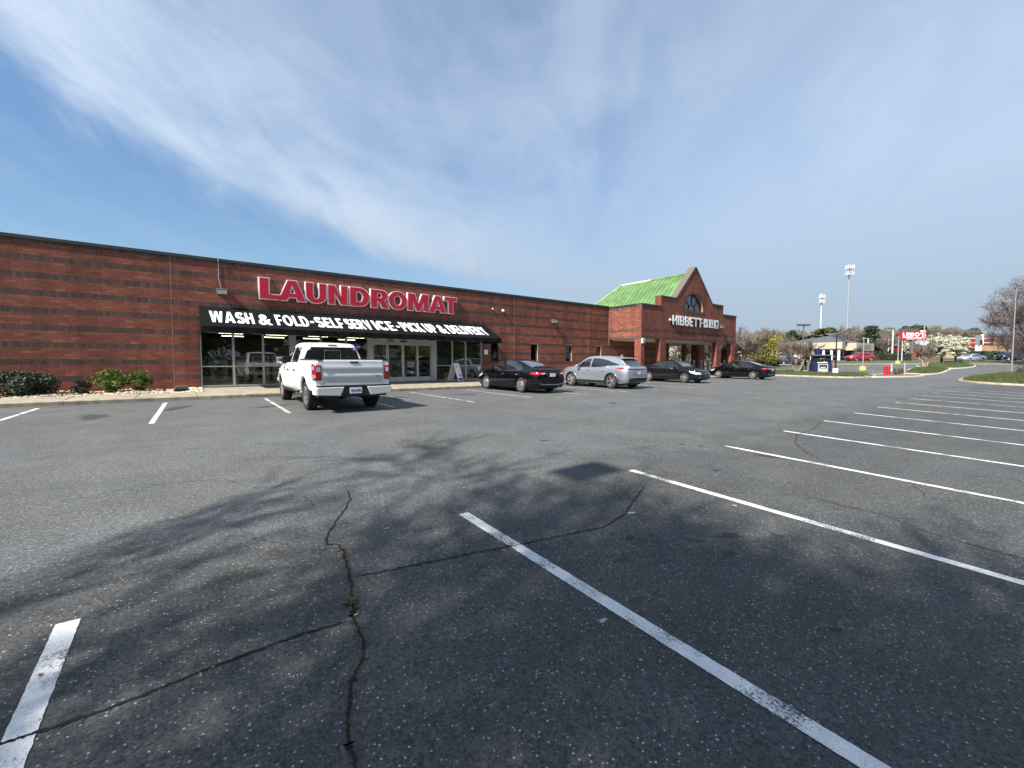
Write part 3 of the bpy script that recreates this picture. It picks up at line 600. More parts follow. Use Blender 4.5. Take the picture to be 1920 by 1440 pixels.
class Bricks:
    def __init__(s, o, u, n): s.o, s.u, s.n = o, u, n; s.mb = MB(); s.full = []
    def place(s, u0, u1, z0, z1, dark, full):
        t = min(1, max(0, rb.gauss(.5, .24))); s.full.append((u0, u1, z0, z1, dark, full, t))
    def build(s, name, parent, single=0):
        picked = {False: set(), True: set()}
        if single:
            F = Vector((sy_ * math.cos(R_(PITCH)), cy_ * math.cos(R_(PITCH)), -math.sin(R_(PITCH)))); Rt = Vector((cy_, -sy_, 0)); U = Rt.cross(F)
            def pr(x, y, z):
                q_ = Vector((x, y, z - EYE)); k = q_.dot(F); return (FPX * q_.dot(Rt) / k, FPX * q_.dot(U) / k) if k > .1 else (1e6, 0)
            for dk in (False, True):
                sc = []
                for i, (u0, u1, z0, z1, dark, full, t) in enumerate(s.full):
                    if dark != dk or not full: continue
                    x0, y0 = s.o[0] + s.u[0] * u0, s.o[1] + s.u[1] * u0; x1, y1 = s.o[0] + s.u[0] * u1, s.o[1] + s.u[1] * u1
                    a = pr(x0, y0, z0); b = pr(x1, y1, z1)
                    if abs(a[0]) < 955 and abs(b[0]) < 955 and (z0 > 1.0 or x0 > -1.2): sc.append((-(abs(b[0] - a[0]) * abs(b[1] - a[1])), i))
                sc.sort(); picked[dk] = {i for _, i in sc[:single]}
        protos = {}
        for i, (u0, u1, z0, z1, dark, full, t) in enumerate(s.full):
            if i in picked[dark]:
                key = (dark, int(t * 5.99))
                if key not in protos:
                    vs, fs = brick_face((0, 0), s.u, s.n, 0, u1 - u0, 0, z1 - z0); m_ = MB().add(vs, fs, (key[1] + .5) / 6)
                    me = m_.mesh('brick', True); me.materials.append(M['darkbrick' if dark else 'brick']); protos[key] = me
                o = bpy.data.objects.new('soldier_brick' if dark else 'brick', protos[key]); COL.objects.link(o)
                o.location = (s.o[0] + s.u[0] * u0, s.o[1] + s.u[1] * u0, z0); o.parent = parent
            else:
                vs, fs = brick_face(s.o, s.u, s.n, u0, u1, z0, z1, .009 + rb.uniform(-.0015, .0015)); s.mb.add(vs, fs, t, 1 if dark else 0)
        o = s.mb.obj(name, [M['brick'], M['darkbrick']], parent, tint=True); o['kind'] = 'stuff'; return o

# ================================================================== laundromat building
YW, X0, XJ = 22.4, -16.0, 26.7
LB = thing('laundromat_building', (0, 0, 0), 'long low red brick shop building with dark soldier-course stripes and glass laundromat front', 'building')
opens = [(.50, 14.72, .62, 3.02)] + [(x, x + .62, 1.75, 2.95) for x in (15.4, 18.68, 21.96, 25.18)]
mb = MB()
def walls_around(mb, a, b, z0, z1, ops, y0, y1, mi=0):
    cur = a
    for (c, d, e, f) in sorted(ops):
        mb.box(cur, c, y0, y1, z0, z1); mb.box(c, d, y0, y1, f, z1)
        if e > z0 + .01: mb.box(c, d, y0, y1, z0, e)
        cur = d
    mb.box(cur, b, y0, y1, z0, z1)
walls_around(mb, X0, XJ, .3, 6.0, opens, YW, YW + .32)
wall_o = mb.obj('wall', M['mortar'], LB)
pat = ['r', 'r', 'r', 'r', 's']
rows = rows_from(.57, pat, 6.08)
bk = Bricks((0, YW), (1, 0), (0, -1))
lay(rows, lambda z: minus(X0, XJ, [(c, d) for c, d, e, f in opens if e - .02 < z < f + .02]), bk.place)
bk.build('brick_courses', wall_o, single=300)
# reveal bricks of the shopfront opening (left jamb returns)
mb = MB()
for r, (za, zb, k) in enumerate(rows_from(.62, pat[0:1], 3.0)): pass
bk = Bricks((.5, 22.4), (0, 1), (1, 0)); lay(rows_from(.57, 'r', 3.02), lambda z: [(0, .12)], bk.place); bk.build('jamb_bricks', wall_o)
for x_ in (-9.4, -.37, 17.25, 24.35): MB().box(x_ - .009, x_ + .009, YW - .013, YW - .002, .58, 5.98).obj('control_joint', M['mortar'], LB)
mb = MB(); mb.box(X0, XJ, YW + .32, YW + 22, 5.3, 5.5); mb.obj('roof', M['polegrey'], LB)
mb = MB(); mb.box(X0, X0 + .3, YW + .32, YW + 22, .3, 6.0); mb.box(X0, XJ + 8, YW + 22, YW + 22.3, .3, 6.0); mb.box(X0, XJ, YW + .02, YW + .32, 6.0, 6.04); mb.obj('outer_wall', M['brick'], LB)
# coping: lengths of bent metal butted together
for i in range(14):
    a = X0 + i * 3.05; b = min(a + 3.045, XJ - .002)
    if a > XJ: break
    mb = MB(); mb.prism([(YW - .055, 6.00), (YW - .055, 6.12), (YW + .2, 6.155), (YW + .36, 6.14), (YW + .36, 6.045), (YW - .03, 6.045), (YW - .03, 6.00)], 'X', a, b); mb.obj('coping', M['bronze'], LB)

# interior room behind the glass
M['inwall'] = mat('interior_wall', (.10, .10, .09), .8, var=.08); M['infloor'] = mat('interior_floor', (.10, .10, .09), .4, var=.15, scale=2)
M['tube'] = mat('fluorescent_tube', (1, 1, .9), .5, emit=(1.0, .93, .66), estr=7.0)
RM = thing('laundromat_interior', (0, 0, 0), 'dim laundry hall seen through the shop windows under the black awning', 'room interior')
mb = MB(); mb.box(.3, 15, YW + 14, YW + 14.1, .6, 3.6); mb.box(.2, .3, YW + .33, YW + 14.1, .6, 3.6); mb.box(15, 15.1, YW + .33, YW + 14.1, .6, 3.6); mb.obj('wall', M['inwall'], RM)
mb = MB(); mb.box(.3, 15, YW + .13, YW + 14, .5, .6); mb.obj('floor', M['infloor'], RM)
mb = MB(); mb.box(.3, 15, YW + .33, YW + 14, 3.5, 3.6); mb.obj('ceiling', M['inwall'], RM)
for r, y in enumerate((25.2, 27.6, 30.2, 33.2)):
    for x in (1.6, 4.0, 6.4, 8.8, 11.4, 13.6):
        if (r == 0 and x < 3) or (r == 1 and x > 13): continue
        lt = thing('ceiling_light', (x + .3 * r, y, 3.42), 'lit tube fitting, ' + ['first', 'second', 'third', 'fourth', 'fifth', 'sixth'][round((x - 1.6) / 2.45)] + ' from the left in the ' + ['front', 'second', 'third', 'back'][r] + ' row inside', 'ceiling light', 'tube lights inside the laundromat')
        mb = MB(); mb.box(-.62, .62, -.07, .07, 0, .06); mb.obj('housing', M['white'], lt)
        mb = MB(); mb.box(-.60, .60, -.05, .05, -.035, -.002); mb.obj('tube', M['tube'], lt)

# shop windows
M['print'] = mat('poster_print', (.30, .36, .40), .6, var=.3, scale=8); M['navyprint'] = mat('navy_print', (.015, .02, .20), .5)
def bay(x0, x1, mid=True, zb=.64, zt=3.0, y=YW + .06):
    f = .045; mb = MB(); d0, d1 = y - .04, y + .06
    mb.box(x0, x0 + f, d0, d1, zb, zt); mb.box(x1 - f, x1, d0, d1, zb, zt)
    mb.box(x0 + f, x1 - f, d0 + .002, d1, zb, zb + f * 1.4); mb.box(x0 + f, x1 - f, d0 + .002, d1, zt - f, zt)
    if mid: mb.box(x0 + f, x1 - f, d0 + .002, d1, 1.49, 1.54)
    w = mb.obj('window', M['alu'], LB)
    for a, b in ([(zb + f * 1.4, 1.49), (1.54, zt - f)] if mid else [(zb + f, zt - f)]):
        MB().add([(x0 + f, y, a), (x1 - f, y, a), (x1 - f, y, b), (x0 + f, y, b)], [(0, 1, 2, 3)]).obj('pane', M['glass'], w)
    return w
for a, b in [(.52, 1.70), (1.70, 2.84), (2.84, 3.96), (4.16, 5.32), (5.32, 6.53), (6.53, 7.62), (11.56, 12.64), (12.64, 13.56), (13.56, 14.70)]: bay(a, b)
mb = MB(); mb.box(3.962, 4.158, YW + .0, YW + .14, .64, 3.0); mb.obj('window_pier', M['alu'], LB)
mb = MB(); mb.box(.5, 14.72, YW - .01, YW + .16, .585, .64); mb.obj('threshold', M['polegrey'], LB)
# sliding door set
mb = MB(); mb.box(7.622, 7.86, YW - .02, YW + .16, .64, 3.0); mb.box(11.28, 11.558, YW - .02, YW + .16, .64, 3.0); mb.box(7.86, 11.28, YW - .03, YW + .16, 2.72, 3.0)
df = mb.obj('door_frame', M['alu_light'], LB)
for i, (a, b) in enumerate([(7.865, 8.66), (8.665, 9.535), (9.54, 10.41), (10.415, 11.275)]):
    y = YW + (.02 if i in (1, 2) else .06); mb = MB(); f = .07
    mb.box(a, a + f, y - .02, y + .02, .65, 2.715); mb.box(b - f, b, y - .02, y + .02, .65, 2.715); mb.box(a + f, b - f, y - .018, y + .02, .65, .90); mb.box(a + f, b - f, y - .018, y + .02, 2.63, 2.715)
    d = mb.obj('sliding_door', M['alu_light'], LB)
    MB().add([(a + f, y, .90), (b - f, y, .90), (b - f, y, 2.63), (a + f, y, 2.63)], [(0, 1, 2, 3)]).obj('pane', M['glassdoor'], d)
    if i in (0, 3):
        xh = b - f if i == 0 else a + f - .02
        MB().box(xh - (.2 if i == 0 else 0), xh + (.02 if i == 0 else .22), y - .06, y - .035, 1.99, 2.03).obj('push_bar', M['alu_light'], d)
mb = MB(); mb.box(9.38, 9.75, YW - .09, YW - .03, 2.80, 2.87); mb.obj('door_sensor', M['black'], df)
# slit windows
for (c, d, e, f) in opens[1:]:
    mb = MB(); y = YW + .14; t = .03
    mb.box(c, c + t, y - .03, y + .03, e, f); mb.box(d - t, d, y - .03, y + .03, e, f); mb.box(c + t, d - t, y - .03, y + .03, e, e + t); mb.box(c + t, d - t, y - .03, y + .03, f - t, f)
    w = mb.obj('slit_window', M['bronze'], LB)
    MB().add([(c + t, y, e + t), (d - t, y, e + t), (d - t, y, f - t), (c + t, y, f - t)], [(0, 1, 2, 3)]).obj('pane', M['glassdark'], w)
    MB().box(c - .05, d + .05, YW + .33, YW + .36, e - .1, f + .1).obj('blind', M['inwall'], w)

# ------------------------------------------------------------------ lettering
GL = {}
def arc(cx, cy, rx, ry, a0, a1, n=8): return [(cx + rx * math.cos(R_(a0 + (a1 - a0) * i / n)), cy + ry * math.sin(R_(a0 + (a1 - a0) * i / n))) for i in range(n + 1)]
def glyph(ch, s=.24, h=.2):
    """bold block capitals, unit height: returns (width, loops)"""
    if ch == 'L': w = .62; return w, [[(0, 0), (w, 0), (w, h), (s, h), (s, 1), (0, 1)]]
    if ch == 'I': return s, [[(0, 0), (s, 0), (s, 1), (0, 1)]]
    if ch == 'T': w = .76; return w, [[(w / 2 - s / 2, 0), (w / 2 + s / 2, 0), (w / 2 + s / 2, 1 - h), (w, 1 - h), (w, 1), (0, 1), (0, 1 - h), (w / 2 - s / 2, 1 - h)]]
    if ch == 'E': w = .64; m = .5; return w, [[(0, 0), (w, 0), (w, h), (s, h), (s, m - h / 2), (w * .93, m - h / 2), (w * .93, m + h / 2), (s, m + h / 2), (s, 1 - h), (w, 1 - h), (w, 1), (0, 1)]]
    if ch == 'F': w = .62; m = .47; return w, [[(0, 0), (s, 0), (s, m - h / 2), (w * .92, m - h / 2), (w * .92, m + h / 2), (s, m + h / 2), (s, 1 - h), (w, 1 - h), (w, 1), (0, 1)]]
    if ch == 'H': w = .82; m = .5; return w, [[(0, 0), (s, 0), (s, m - h / 2), (w - s, m - h / 2), (w - s, 0), (w, 0), (w, 1), (w - s, 1), (w - s, m + h / 2), (s, m + h / 2), (s, 1), (0, 1)]]
    if ch == 'N': w = .84; k = s * 1.05; return w, [[(0, 0), (s, 0), (s, .62), (w - k, 0), (w, 0), (w, 1), (w - s, 1), (w - s, .38), (k, 1), (0, 1)]]
    if ch == 'A':
        w = .98; a = s * .56; k = (w / 2 - a)
        def xl(y): return k * y
        def xi(y): return s * 1.08 + (w / 2 - s * 1.08) * y / .80
        return w, [[(0, 0), (s * 1.08, 0), (xi(.17), .17), (w - xi(.17), .17), (w - s * 1.08, 0), (w, 0), (w / 2 + a, 1), (w / 2 - a, 1)], [(xi(.36), .36), (w / 2, .80), (w - xi(.36), .36)]]
    if ch == 'V': w = .9; a = s * .55; return w, [[(w / 2 - a, 0), (w / 2 + a, 0), (w, 1), (w - s * 1.08, 1), (w / 2, .27), (s * 1.08, 1), (0, 1)]]
    if ch == 'M': w = 1.08; return w, [[(0, 0), (s * .95, 0), (s * .95, .60), (w / 2 - s * .38, 0), (w / 2 + s * .38, 0), (w - s * .95, .60), (w - s * .95, 0), (w, 0), (w, 1), (w - s * 1.25, 1), (w / 2, .38), (s * 1.25, 1), (0, 1)]]
    if ch == 'W': w = 1.25; a = s * .5; q1, q2 = w * .27, w * .73; return w, [[(q1 - a, 0), (q1 + a, 0), (w / 2, .62), (q2 - a, 0), (q2 + a, 0), (w, 1), (w - s, 1), (q2 + .01, .38), (w / 2 + s * .48, 1), (w / 2 - s * .48, 1), (q1 - .01, .38), (s, 1), (0, 1)]]
    if ch == 'Y': w = .86; return w, [[(w / 2 - s / 2, 0), (w / 2 + s / 2, 0), (w / 2 + s / 2, .40), (w, 1), (w - s * 1.1, 1), (w / 2, .62), (s * 1.1, 1), (0, 1), (w / 2 - s / 2, .40)]]
    if ch == 'K': w = .84; return w, [[(0, 0), (s, 0), (s, .30), (s + .09, .42), (w - s * 1.15, 0), (w, 0), (s + .25, .60), (w - .03, 1), (w - s * 1.2, 1), (s, .60), (s, 1), (0, 1)]]
    if ch == 'U':
        w = .80; r = w / 2; return w, [[(0, 1), (0, .36)] + arc(r, .36, r, .38, 180, 360, 12) + [(w, 1), (w - s, 1), (w - s, .37)] + arc(r, .37, r - s, .18, 0, -180, 10) + [(s, 1)]]
    if ch == 'O': w = .96; return w, [arc(w / 2, .5, w / 2, .52, 0, 345, 23), arc(w / 2, .5, w / 2 - s, .52 - h, 0, 345, 23)]
    if ch == 'D': w = .84; r = .42; return w, [[(0, 0), (w - r, 0)] + arc(w - r, .5, r, .5, -90, 90, 14) + [(0, 1)], [(s, h), (w - r, h)] + arc(w - r, .5, r - s, .5 - h, -90, 90, 12) + [(s, 1 - h)]]
    if ch == 'P': w = .74; r = .3; return w, [[(0, 0), (s, 0), (s, .36), (w - r, .36)] + arc(w - r, .68, r, .32, -90, 90, 10) + [(0, 1)], [(s, .36 + h * .85), (w - r, .36 + h * .85)] + arc(w - r, .68, r - s, .32 - h * .85, -90, 90, 8) + [(s, 1 - h * .85)]]
    if ch == 'R': w = .82; r = .3; x = .76 - r; return w, [[(0, 0), (s, 0), (s, .38), (s + .08, .38), (w - s * 1.15, 0), (w, 0), (.62, .40)] + arc(x, .70, r, .30, -62, 90, 10) + [(0, 1)], [(s, .56), (x, .56)] + arc(x, .69, r - s, .13, -90, 90, 8) + [(s, .82)]]
    if ch == 'B': w = .78; r = .27; x = w - r; return w, [[(0, 0)] + arc(x, .275, r, .275, -90, 55, 8) + [(x + r * .72, .52)] + arc(x - .02, .745, r, .255, -40, 90, 8) + [(0, 1)], [(s, .17)] + arc(x, .29, r - s * .95, .12, -90, 90, 7) + [(s, .41)], [(s, .59)] + arc(x - .02, .71, r - s * .95, .11, -90, 90, 7) + [(s, .82)]]
    if ch == '-': return .3, [[(0, .38), (.3, .38), (.3, .56), (0, .56)]]
    if ch == "'": return .2, [[(.05, .62), (.16, .62), (.22, 1), (0, 1)]]
    if ch in 'SC':
        if ch == 'C': ctr = arc(.47, .5, .345, .40, 42, 318, 22); w = .86
        else: ctr = arc(.40, .715, .275, .195, 25, 250, 14) + arc(.40, .285, .30, .20, 80, -155, 16)[0:]; w = .80
        Lp, Rp = [], []
        for i, p_ in enumerate(ctr):
            a = Vector(ctr[max(i - 1, 0)]); b = Vector(ctr[min(i + 1, len(ctr) - 1)]); d = (b - a).normalized(); n_ = Vector((-d.y, d.x)); t_ = (s * abs(n_.x) + h * .95 * abs(n_.y)) / 2
            Lp.append(tuple(Vector(p_) + n_ * t_)); Rp.append(tuple(Vector(p_) - n_ * t_))
        return w, [Lp + Rp[::-1]]
    return None
def glyph_mesh(ch, ext, off=0., s=.24, h=.2):
    """solid letter mesh in the xy plane, z = 0..ext; also returns width"""
    key = (ch, round(ext, 4), off, s, h)
    if key in GL: return GL[key]
    g = glyph(ch, s, h)
    if g is None:
        c = bpy.data.curves.new('glyph', 'FONT'); c.body = ch; c.size = 1.38; c.offset = .035 + off; w = None
    else:
        w, loops = g; c = bpy.data.curves.new('glyph', 'CURVE'); c.dimensions = '2D'; c.offset = off
        for lp in loops:
            ar = sum(lp[i - 1][0] * lp[i][1] - lp[i][0] * lp[i - 1][1] for i in range(len(lp)))
            outer = lp is loops[0]
            if (ar > 0) != outer: lp = lp[::-1]
            sp_ = c.splines.new('POLY'); sp_.points.add(len(lp) - 1)
            for i, (x, y) in enumerate(lp): sp_.points[i].co = (x, y, 0, 1)
            sp_.use_cyclic_u = True
    c.fill_mode = 'BOTH'; c.extrude = ext / 2
    o = bpy.data.objects.new('g', c); COL.objects.link(o)
    me = bpy.data.meshes.new_from_object(o.evaluated_get(bpy.context.evaluated_depsgraph_get()))
    bpy.data.objects.remove(o); bpy.data.curves.remove(c)
    me.transform(Matrix.Translation((0, 0, ext / 2))); me.materials.clear()
    if w is None:
        xs_ = [v.co.x for v in me.vertices]; me.transform(Matrix.Translation((-min(xs_), 0, 0))); w = max(xs_) - min(xs_)
    GL[key] = (me, w); return GL[key]
def word(txt, origin, udir, vdir, width, height, ext, m, parent, gap=.09, off=0., s=.24, h=.2, name='letter', spacew=.35, smooth=False):
    """lay separate letters along udir so the word fills width"""
    udir = Vector(udir).normalized(); vdir = Vector(vdir).normalized(); n = udir.cross(vdir)
    ws = [spacew if c == ' ' else glyph_mesh(c, ext, off, s, h)[1] for c in txt]; tot = sum(ws) + gap * (len(txt) - 1); k = width / tot; x = 0; out_ = []
    for c, w in zip(txt, ws):
        if c != ' ':
            o = bpy.data.objects.new(name, glyph_mesh(c, ext, off, s, h)[0].copy()); COL.objects.link(o); o.data.materials.append(m)
            R3 = Matrix((udir, vdir, n)).transposed().to_4x4(); o.matrix_world = Matrix.Translation(Vector(origin) + udir * x * k) @ R3 @ Matrix.Diagonal((k, height, 1, 1))
            if parent: 
                mw = o.matrix_world.copy(); o.parent = parent; o.matrix_parent_inverse = Matrix.Translation(-parent.location) if parent.type == 'EMPTY' or True else Matrix(); o.matrix_world = mw
            out_.append(o)
        x += w + gap
    return out_

# big red channel letters
SG_ = thing('laundromat_sign', (0, 0, 0), 'big red LAUNDROMAT letters with white edges high on the brick wall', 'sign')
spans = [('L', 2.75, 3.55), ('A', 3.50, 4.64), ('U', 4.66, 5.56), ('N', 5.66, 6.56), ('D', 6.70, 7.66), ('R', 7.76, 8.72), ('O', 8.70, 9.72), ('M', 9.80, 11.02), ('A', 11.06, 12.14), ('T', 12.04, 12.84)]
for c, a, b in spans:
    z0, z1 = 4.56, 5.48; ye = YW - .16
    w0 = glyph_mesh(c, .13, .036, .27, .22)[1]
    bo = bpy.data.objects.new('letter', glyph_mesh(c, .13, .036, .27, .22)[0]); fo = bpy.data.objects.new('face', glyph_mesh(c, .02, 0.0, .27, .22)[0])
    for o_, y_, mm in ((bo, YW - .03, M['whitevinyl']), (fo, ye - .002, M['redface'])):
        COL.objects.link(o_)
        if not o_.data.materials: o_.data.materials.append(mm)
        o_.matrix_world = Matrix.Translation((a, y_, z0)) @ Matrix(((1, 0, 0, 0), (0, 0, -1, 0), (0, 1, 0, 0), (0, 0, 0, 1))) @ Matrix.Diagonal(((b - a) / w0, z1 - z0, 1, 1))
    bo.parent = SG_; mw = fo.matrix_world.copy(); fo.parent = bo; fo.matrix_parent_inverse = bo.matrix_world.inverted(); fo.matrix_world = mw
# ------------------------------------------------------------------ awning
AW = thing('awning', (0, 0, 0), 'long black canvas awning over the shopfront with white WASH & FOLD lettering', 'awning')
ax0, ax1, ay, azt, azb, azv = .53, 14.86, 20.52, 4.06, 3.10, 2.83
mb = MB(); nseg = 60; vs = []; fs = []
for j, (y, z) in enumerate([(YW - .015, azt), (YW - .6, 3.775), (YW - 1.2, 3.455), (ay, azb)]):
    for i in range(nseg + 1):
        k = i / nseg; sag = -.012 * abs(math.sin(k * math.pi * 12)) * (1 if 0 < j < 3 else 0)
        vs.append((ax0 + (ax1 - ax0) * k, y, z + sag))
for j in range(3):
    for i in range(nseg): a = j * (nseg + 1) + i; fs.append((a, a + 1, a + nseg + 2, a + nseg + 1))
mb.add(vs, fs)
mb.obj('canvas', M['canvas'], AW, smooth=True)
mb = MB(); vs = []; fs = []; nv = 240
for i in range(nv + 1):
    k = i / nv; x = ax0 + (ax1 - ax0) * k; w = math.sin(k * 2 * math.pi * 19) * .018
    vs += [(x, ay - .002, azb), (x, ay - .012 - w, azv + .035 * abs(math.sin(k * math.pi * 19)))]
for i in range(nv): fs.append((2 * i, 2 * i + 2, 2 * i + 3, 2 * i + 1))
mb.add(vs, fs); mb.obj('valance', M['canvas'], AW, smooth=True)
for x, nm in ((ax0, 'end_panel'), (ax1, 'end_panel')):
    mb = MB(); mb.prism([(YW - .015, azt - .002), (ay, azb - .002), (ay, azv + .02), (YW - .015, azv + .02)], 'X', x - .004, x + .004); mb.obj(nm, M['canvas'], AW)
mb = MB()
for x in [ax0 + .04 + (ax1 - ax0 - .08) * i / 8 for i in range(9)]:
    mb.tube([(x, YW - .03, azt - .04), (x, ay + .02, azb - .03)], .014, 6); mb.tube([(x, ay + .02, azb - .03), (x, YW - .03, azb - .03)], .014, 6)
mb.tube([(ax0, ay + .02, azb - .03), (ax1, ay + .02, azb - .03)], .016, 6); mb.obj('frame', M['steel'], AW)
sl = Vector((0, (YW - .015) - ay, azt - azb)).normalized(); un = Vector((1, 0, 0)); nn = un.cross(sl)
def on_slope(x, y): k = (y - ay) / (YW - .015 - ay); return Vector((x, y, azb + (azt - azb) * k)) + nn * .014
hL = 1.06 / sl.y
for txt, a, b in [('WASH', .84, 2.38), ('&', 2.54, 3.04), ('FOLD', 3.22, 4.54), ('-', 4.62, 4.78), ('SELF', 4.86, 6.08), ('SERV', 6.20, 7.42), ('ICE', 7.56, 8.62), ('-', 8.74, 8.92), ('PICK', 9.02, 10.2), ('UP', 10.34, 11.0), ('&', 11.12, 11.64), ('DELIVERY', 11.78, 14.32)]:
    hh = hL * (.985 if txt != '&' else .96)
    word(txt, on_slope(a, 20.86), un, sl, b - a, hh, .006, M['whitevinyl'], AW, s=.27, h=.17, gap=.11)

# ------------------------------------------------------------------ wall fittings
def wallpack(x, z, label, y=YW, conduit=True):
    t = thing('wall_lamp', (x, y, z), label, 'wall lamp')
    mb = MB(); mb.prism([(-.005, -.09), (-.005, .10), (-.14, .10), (-.30, .07), (-.30, .0), (-.26, -.09)], 'X', -.2, .2); bevel(mb.obj('housing', M['polegrey'], t), .012)
    mb = MB(); mb.prism([(-.05, -.093), (-.262, -.093), (-.304, -.005), (-.304, -.03), (-.25, -.14), (-.06, -.14)], 'X', -.17, .17); mb.obj('lens', M['alu_light'], t)
    if conduit:
        mb = MB(); mb.tube([(-.02, -.04, .1), (-.04, -.03, .3), (-.10, -.03, .55), (-.10, -.03, 1.22), (-.10, -.075, 1.26), (-.10, -.075, 1.40)], .013, 6); mb.obj('conduit', M['steel'], t)
    return t
wallpack(1.34, 4.74, 'grey floodlight left of the big red letters, fed by a conduit from the roof')
wallpack(20.7, 4.63, 'small wall lamp on plain brick between the awning and the gabled corner shop', conduit=False)
wallpack(38.25, 4.93, 'small wall lamp on the gabled front just right of the three logo panels', y=19.4, conduit=False)
MB().box(-.012, .012, -.012, .012, 2.5, 5.4).obj('control_joint', M['mortar'], LB).location = (26.675, YW - .012, .55)
for x, z, r, lb in [(15.5, 5.06, .04, 'tiny white camera on the brick right of the last red letter, the smaller of two'), (16.3, 5.0, .085, 'white dome camera on the brick wall above the right end of the awning')]:
    t = thing('security_camera', (x, YW, z), lb, 'camera'); mb = MB(); mb.lathe([(0.001, -.01), (r * .8, -.01), (r, -.05), (r, -.09)], 16, 'Y'); mb.lathe([(r * .95, -.09), (r * .8, -.09 - r * .6), (r * .4, -.09 - r * .9), (.001, -.09 - r)], 16, 'Y'); mb.obj('dome', M['white'], t, smooth=True)
    MB().box(-r * .5, r * .5, -.04, -.005, r * .2, r * 1.3).obj('bracket', M['white'], t)
t = thing('paper_notice', (15.02, YW - .012, 2.2), 'white paper notice with blue heading taped to the brick beside the shopfront', 'notice')
MB().box(-.14, .14, -.003, 0, 0, .34).obj('sheet', M['whitevinyl'], t); MB().box(-.14, .14, -.006, -.0035, .30, .42).obj('heading', M['navyprint'], t)
# things inside
def washer(x, y, label, dark=False, ring=M['alu_light']):
    t = thing('washing_machine', (x, y, .6), label, 'washing machine', 'front-loading washing machines behind the glass doors'); 
    body = mat('washer_grey', (.62, .65, .62), .5, .0) if 'washer' not in M else M['washer']; M['washer'] = body
    bevel(MB().box(-.44, .44, 0, .7, 0, 1.5).obj('cabinet', body, t), .02)
    MB().box(-.40, .40, -.03, -.002, 1.24, 1.46).obj('control_panel', M['polegrey'] if not dark else M['black'], t)
    mb = MB(); mb.lathe([(.20, -.01), (.29, -.02), (.29, -.07), (.22, -.09), (.20, -.05)], 28, 'Y', (0, 0, .80)); d = mb.obj('door_ring', ring, t, smooth=True)
    mb = MB(); mb.lathe([(.001, -.045), (.10, -.05), (.20, -.02)], 24, 'Y', (0, 0, .80)); g_ = mb.obj('door_glass', M['screen'], t, smooth=True)
    MB().box(.24, .30, -.12, -.07, .74, .86).obj('door_handle', M['black'], t)
    MB().box(-.2, .2, -.012, -.002, .12, .30).obj('kick_panel', M['black'], t)
wl = ['behind the left sliding door, mostly hidden by the truck', 'behind the left pair of sliding doors', 'behind the second sliding door from the left', 'behind the third sliding door from the left', 'with a dark door ring behind the rightmost sliding door']
for i, x in enumerate((8.1, 9.05, 10.03, 10.98, 11.95)): washer(x, 24.9, 'grey front-loading washing machine ' + wl[i], i == 4, M['black'] if i == 4 else M['white'])
for i, x in enumerate((1.6, 2.7, 3.8, 4.9, 6.0)):
    washer(x, 31.0, 'grey washing machine deep in the hall, ' + ['leftmost', 'second', 'third', 'fourth', 'rightmost'][i] + ' behind the left windows')
t = thing('poster', (12.1, YW + .2, 1.62), 'pale blue-grey poster hanging inside the window right of the doors', 'poster'); MB().box(-.34, .34, 0, .006, 0, .92).obj('sheet', M['print'], t)
t = thing('door_notice', (9.98, YW - .03, 1.42), 'pinkish notice stuck on the third sliding door', 'notice')
M['notice'] = mat('notice_paper', (.36, .28, .28), .6, var=.15, scale=12); MB().box(-.2, .2, 0, .004, 0, .3).obj('sheet', M['notice'], t)
for k in range(3): MB().box(-.15, .15 - .05 * k, -.0035, -.001, .06 + .075 * k, .085 + .075 * k).obj('text_line', M['black'], t)
t = thing('neon_open_sign', (7.05, YW + .22, 2.5), 'blue and red neon OPEN sign glowing inside the window above the truck', 'neon sign')
M['neonblue'] = mat('neon_blue', (.1, .1, .4), .4, emit=(.12, .12, 1.0), estr=1.0); M['neonred'] = mat('neon_red', (.4, .05, .1), .4, emit=(1, .10, .25), estr=1.0)
mb = MB(); mb.tube([(.20 * math.cos(a), 0, .14 * math.sin(a)) for a in [2 * math.pi * i / 24 for i in range(25)]], .012, 6); mb.obj('neon_ring', M['neonblue'], t)
word('OPEN', (6.915, YW + .215, 2.44), (1, 0, 0), (0, 0, 1), .27, .10, .012, M['neonred'], t, s=.16, h=.13, gap=.12)
# house number over the doors: digits cut from black vinyl
HN = thing('house_number', (0, 0, 0), 'small black street number on the aluminium header above the sliding doors', 'number')
word('7116', (8.66, YW - .034, 2.79), (1, 0, 0), (0, 0, 1), .34, .13, .004, M['black'], HN, gap=.2)

# ================================================================== corner shop with portico
YP, XA, XB, XC = 19.4, 26.7, 41.2, 33.95
CB = thing('corner_shop', (0, 0, 0), 'gabled red brick corner shop with open portico, green metal roof and half-round window', 'building')
prof = [(26.7, 5.95), (29.2, 5.95), (29.2, 6.74), (31.15, 6.74), (33.95, 9.58), (36.75, 6.74), (38.65, 6.74), (38.65, 5.95), (41.2, 5.95)]
WCX, WR, WZ = 33.88, 1.42, 5.98
def gable_iv(z):
    if z < 5.95: a, b = XA, XB
    elif z < 6.74: a, b = 29.2, 38.65
    else:
        k = (z + .06 - 6.74) / (9.58 - 6.74)
        if k >= .97: return []
        a, b = 31.15 + 2.8 * k, 36.75 - 2.8 * k
    if WZ - .2 < z < WZ + WR + .2:
        r = WR + .2; hw = math.sqrt(max(0, r * r - max(0, z - WZ) ** 2)); return minus(a, b, [(WCX - hw, WCX + hw)])
    return [(a, b)]
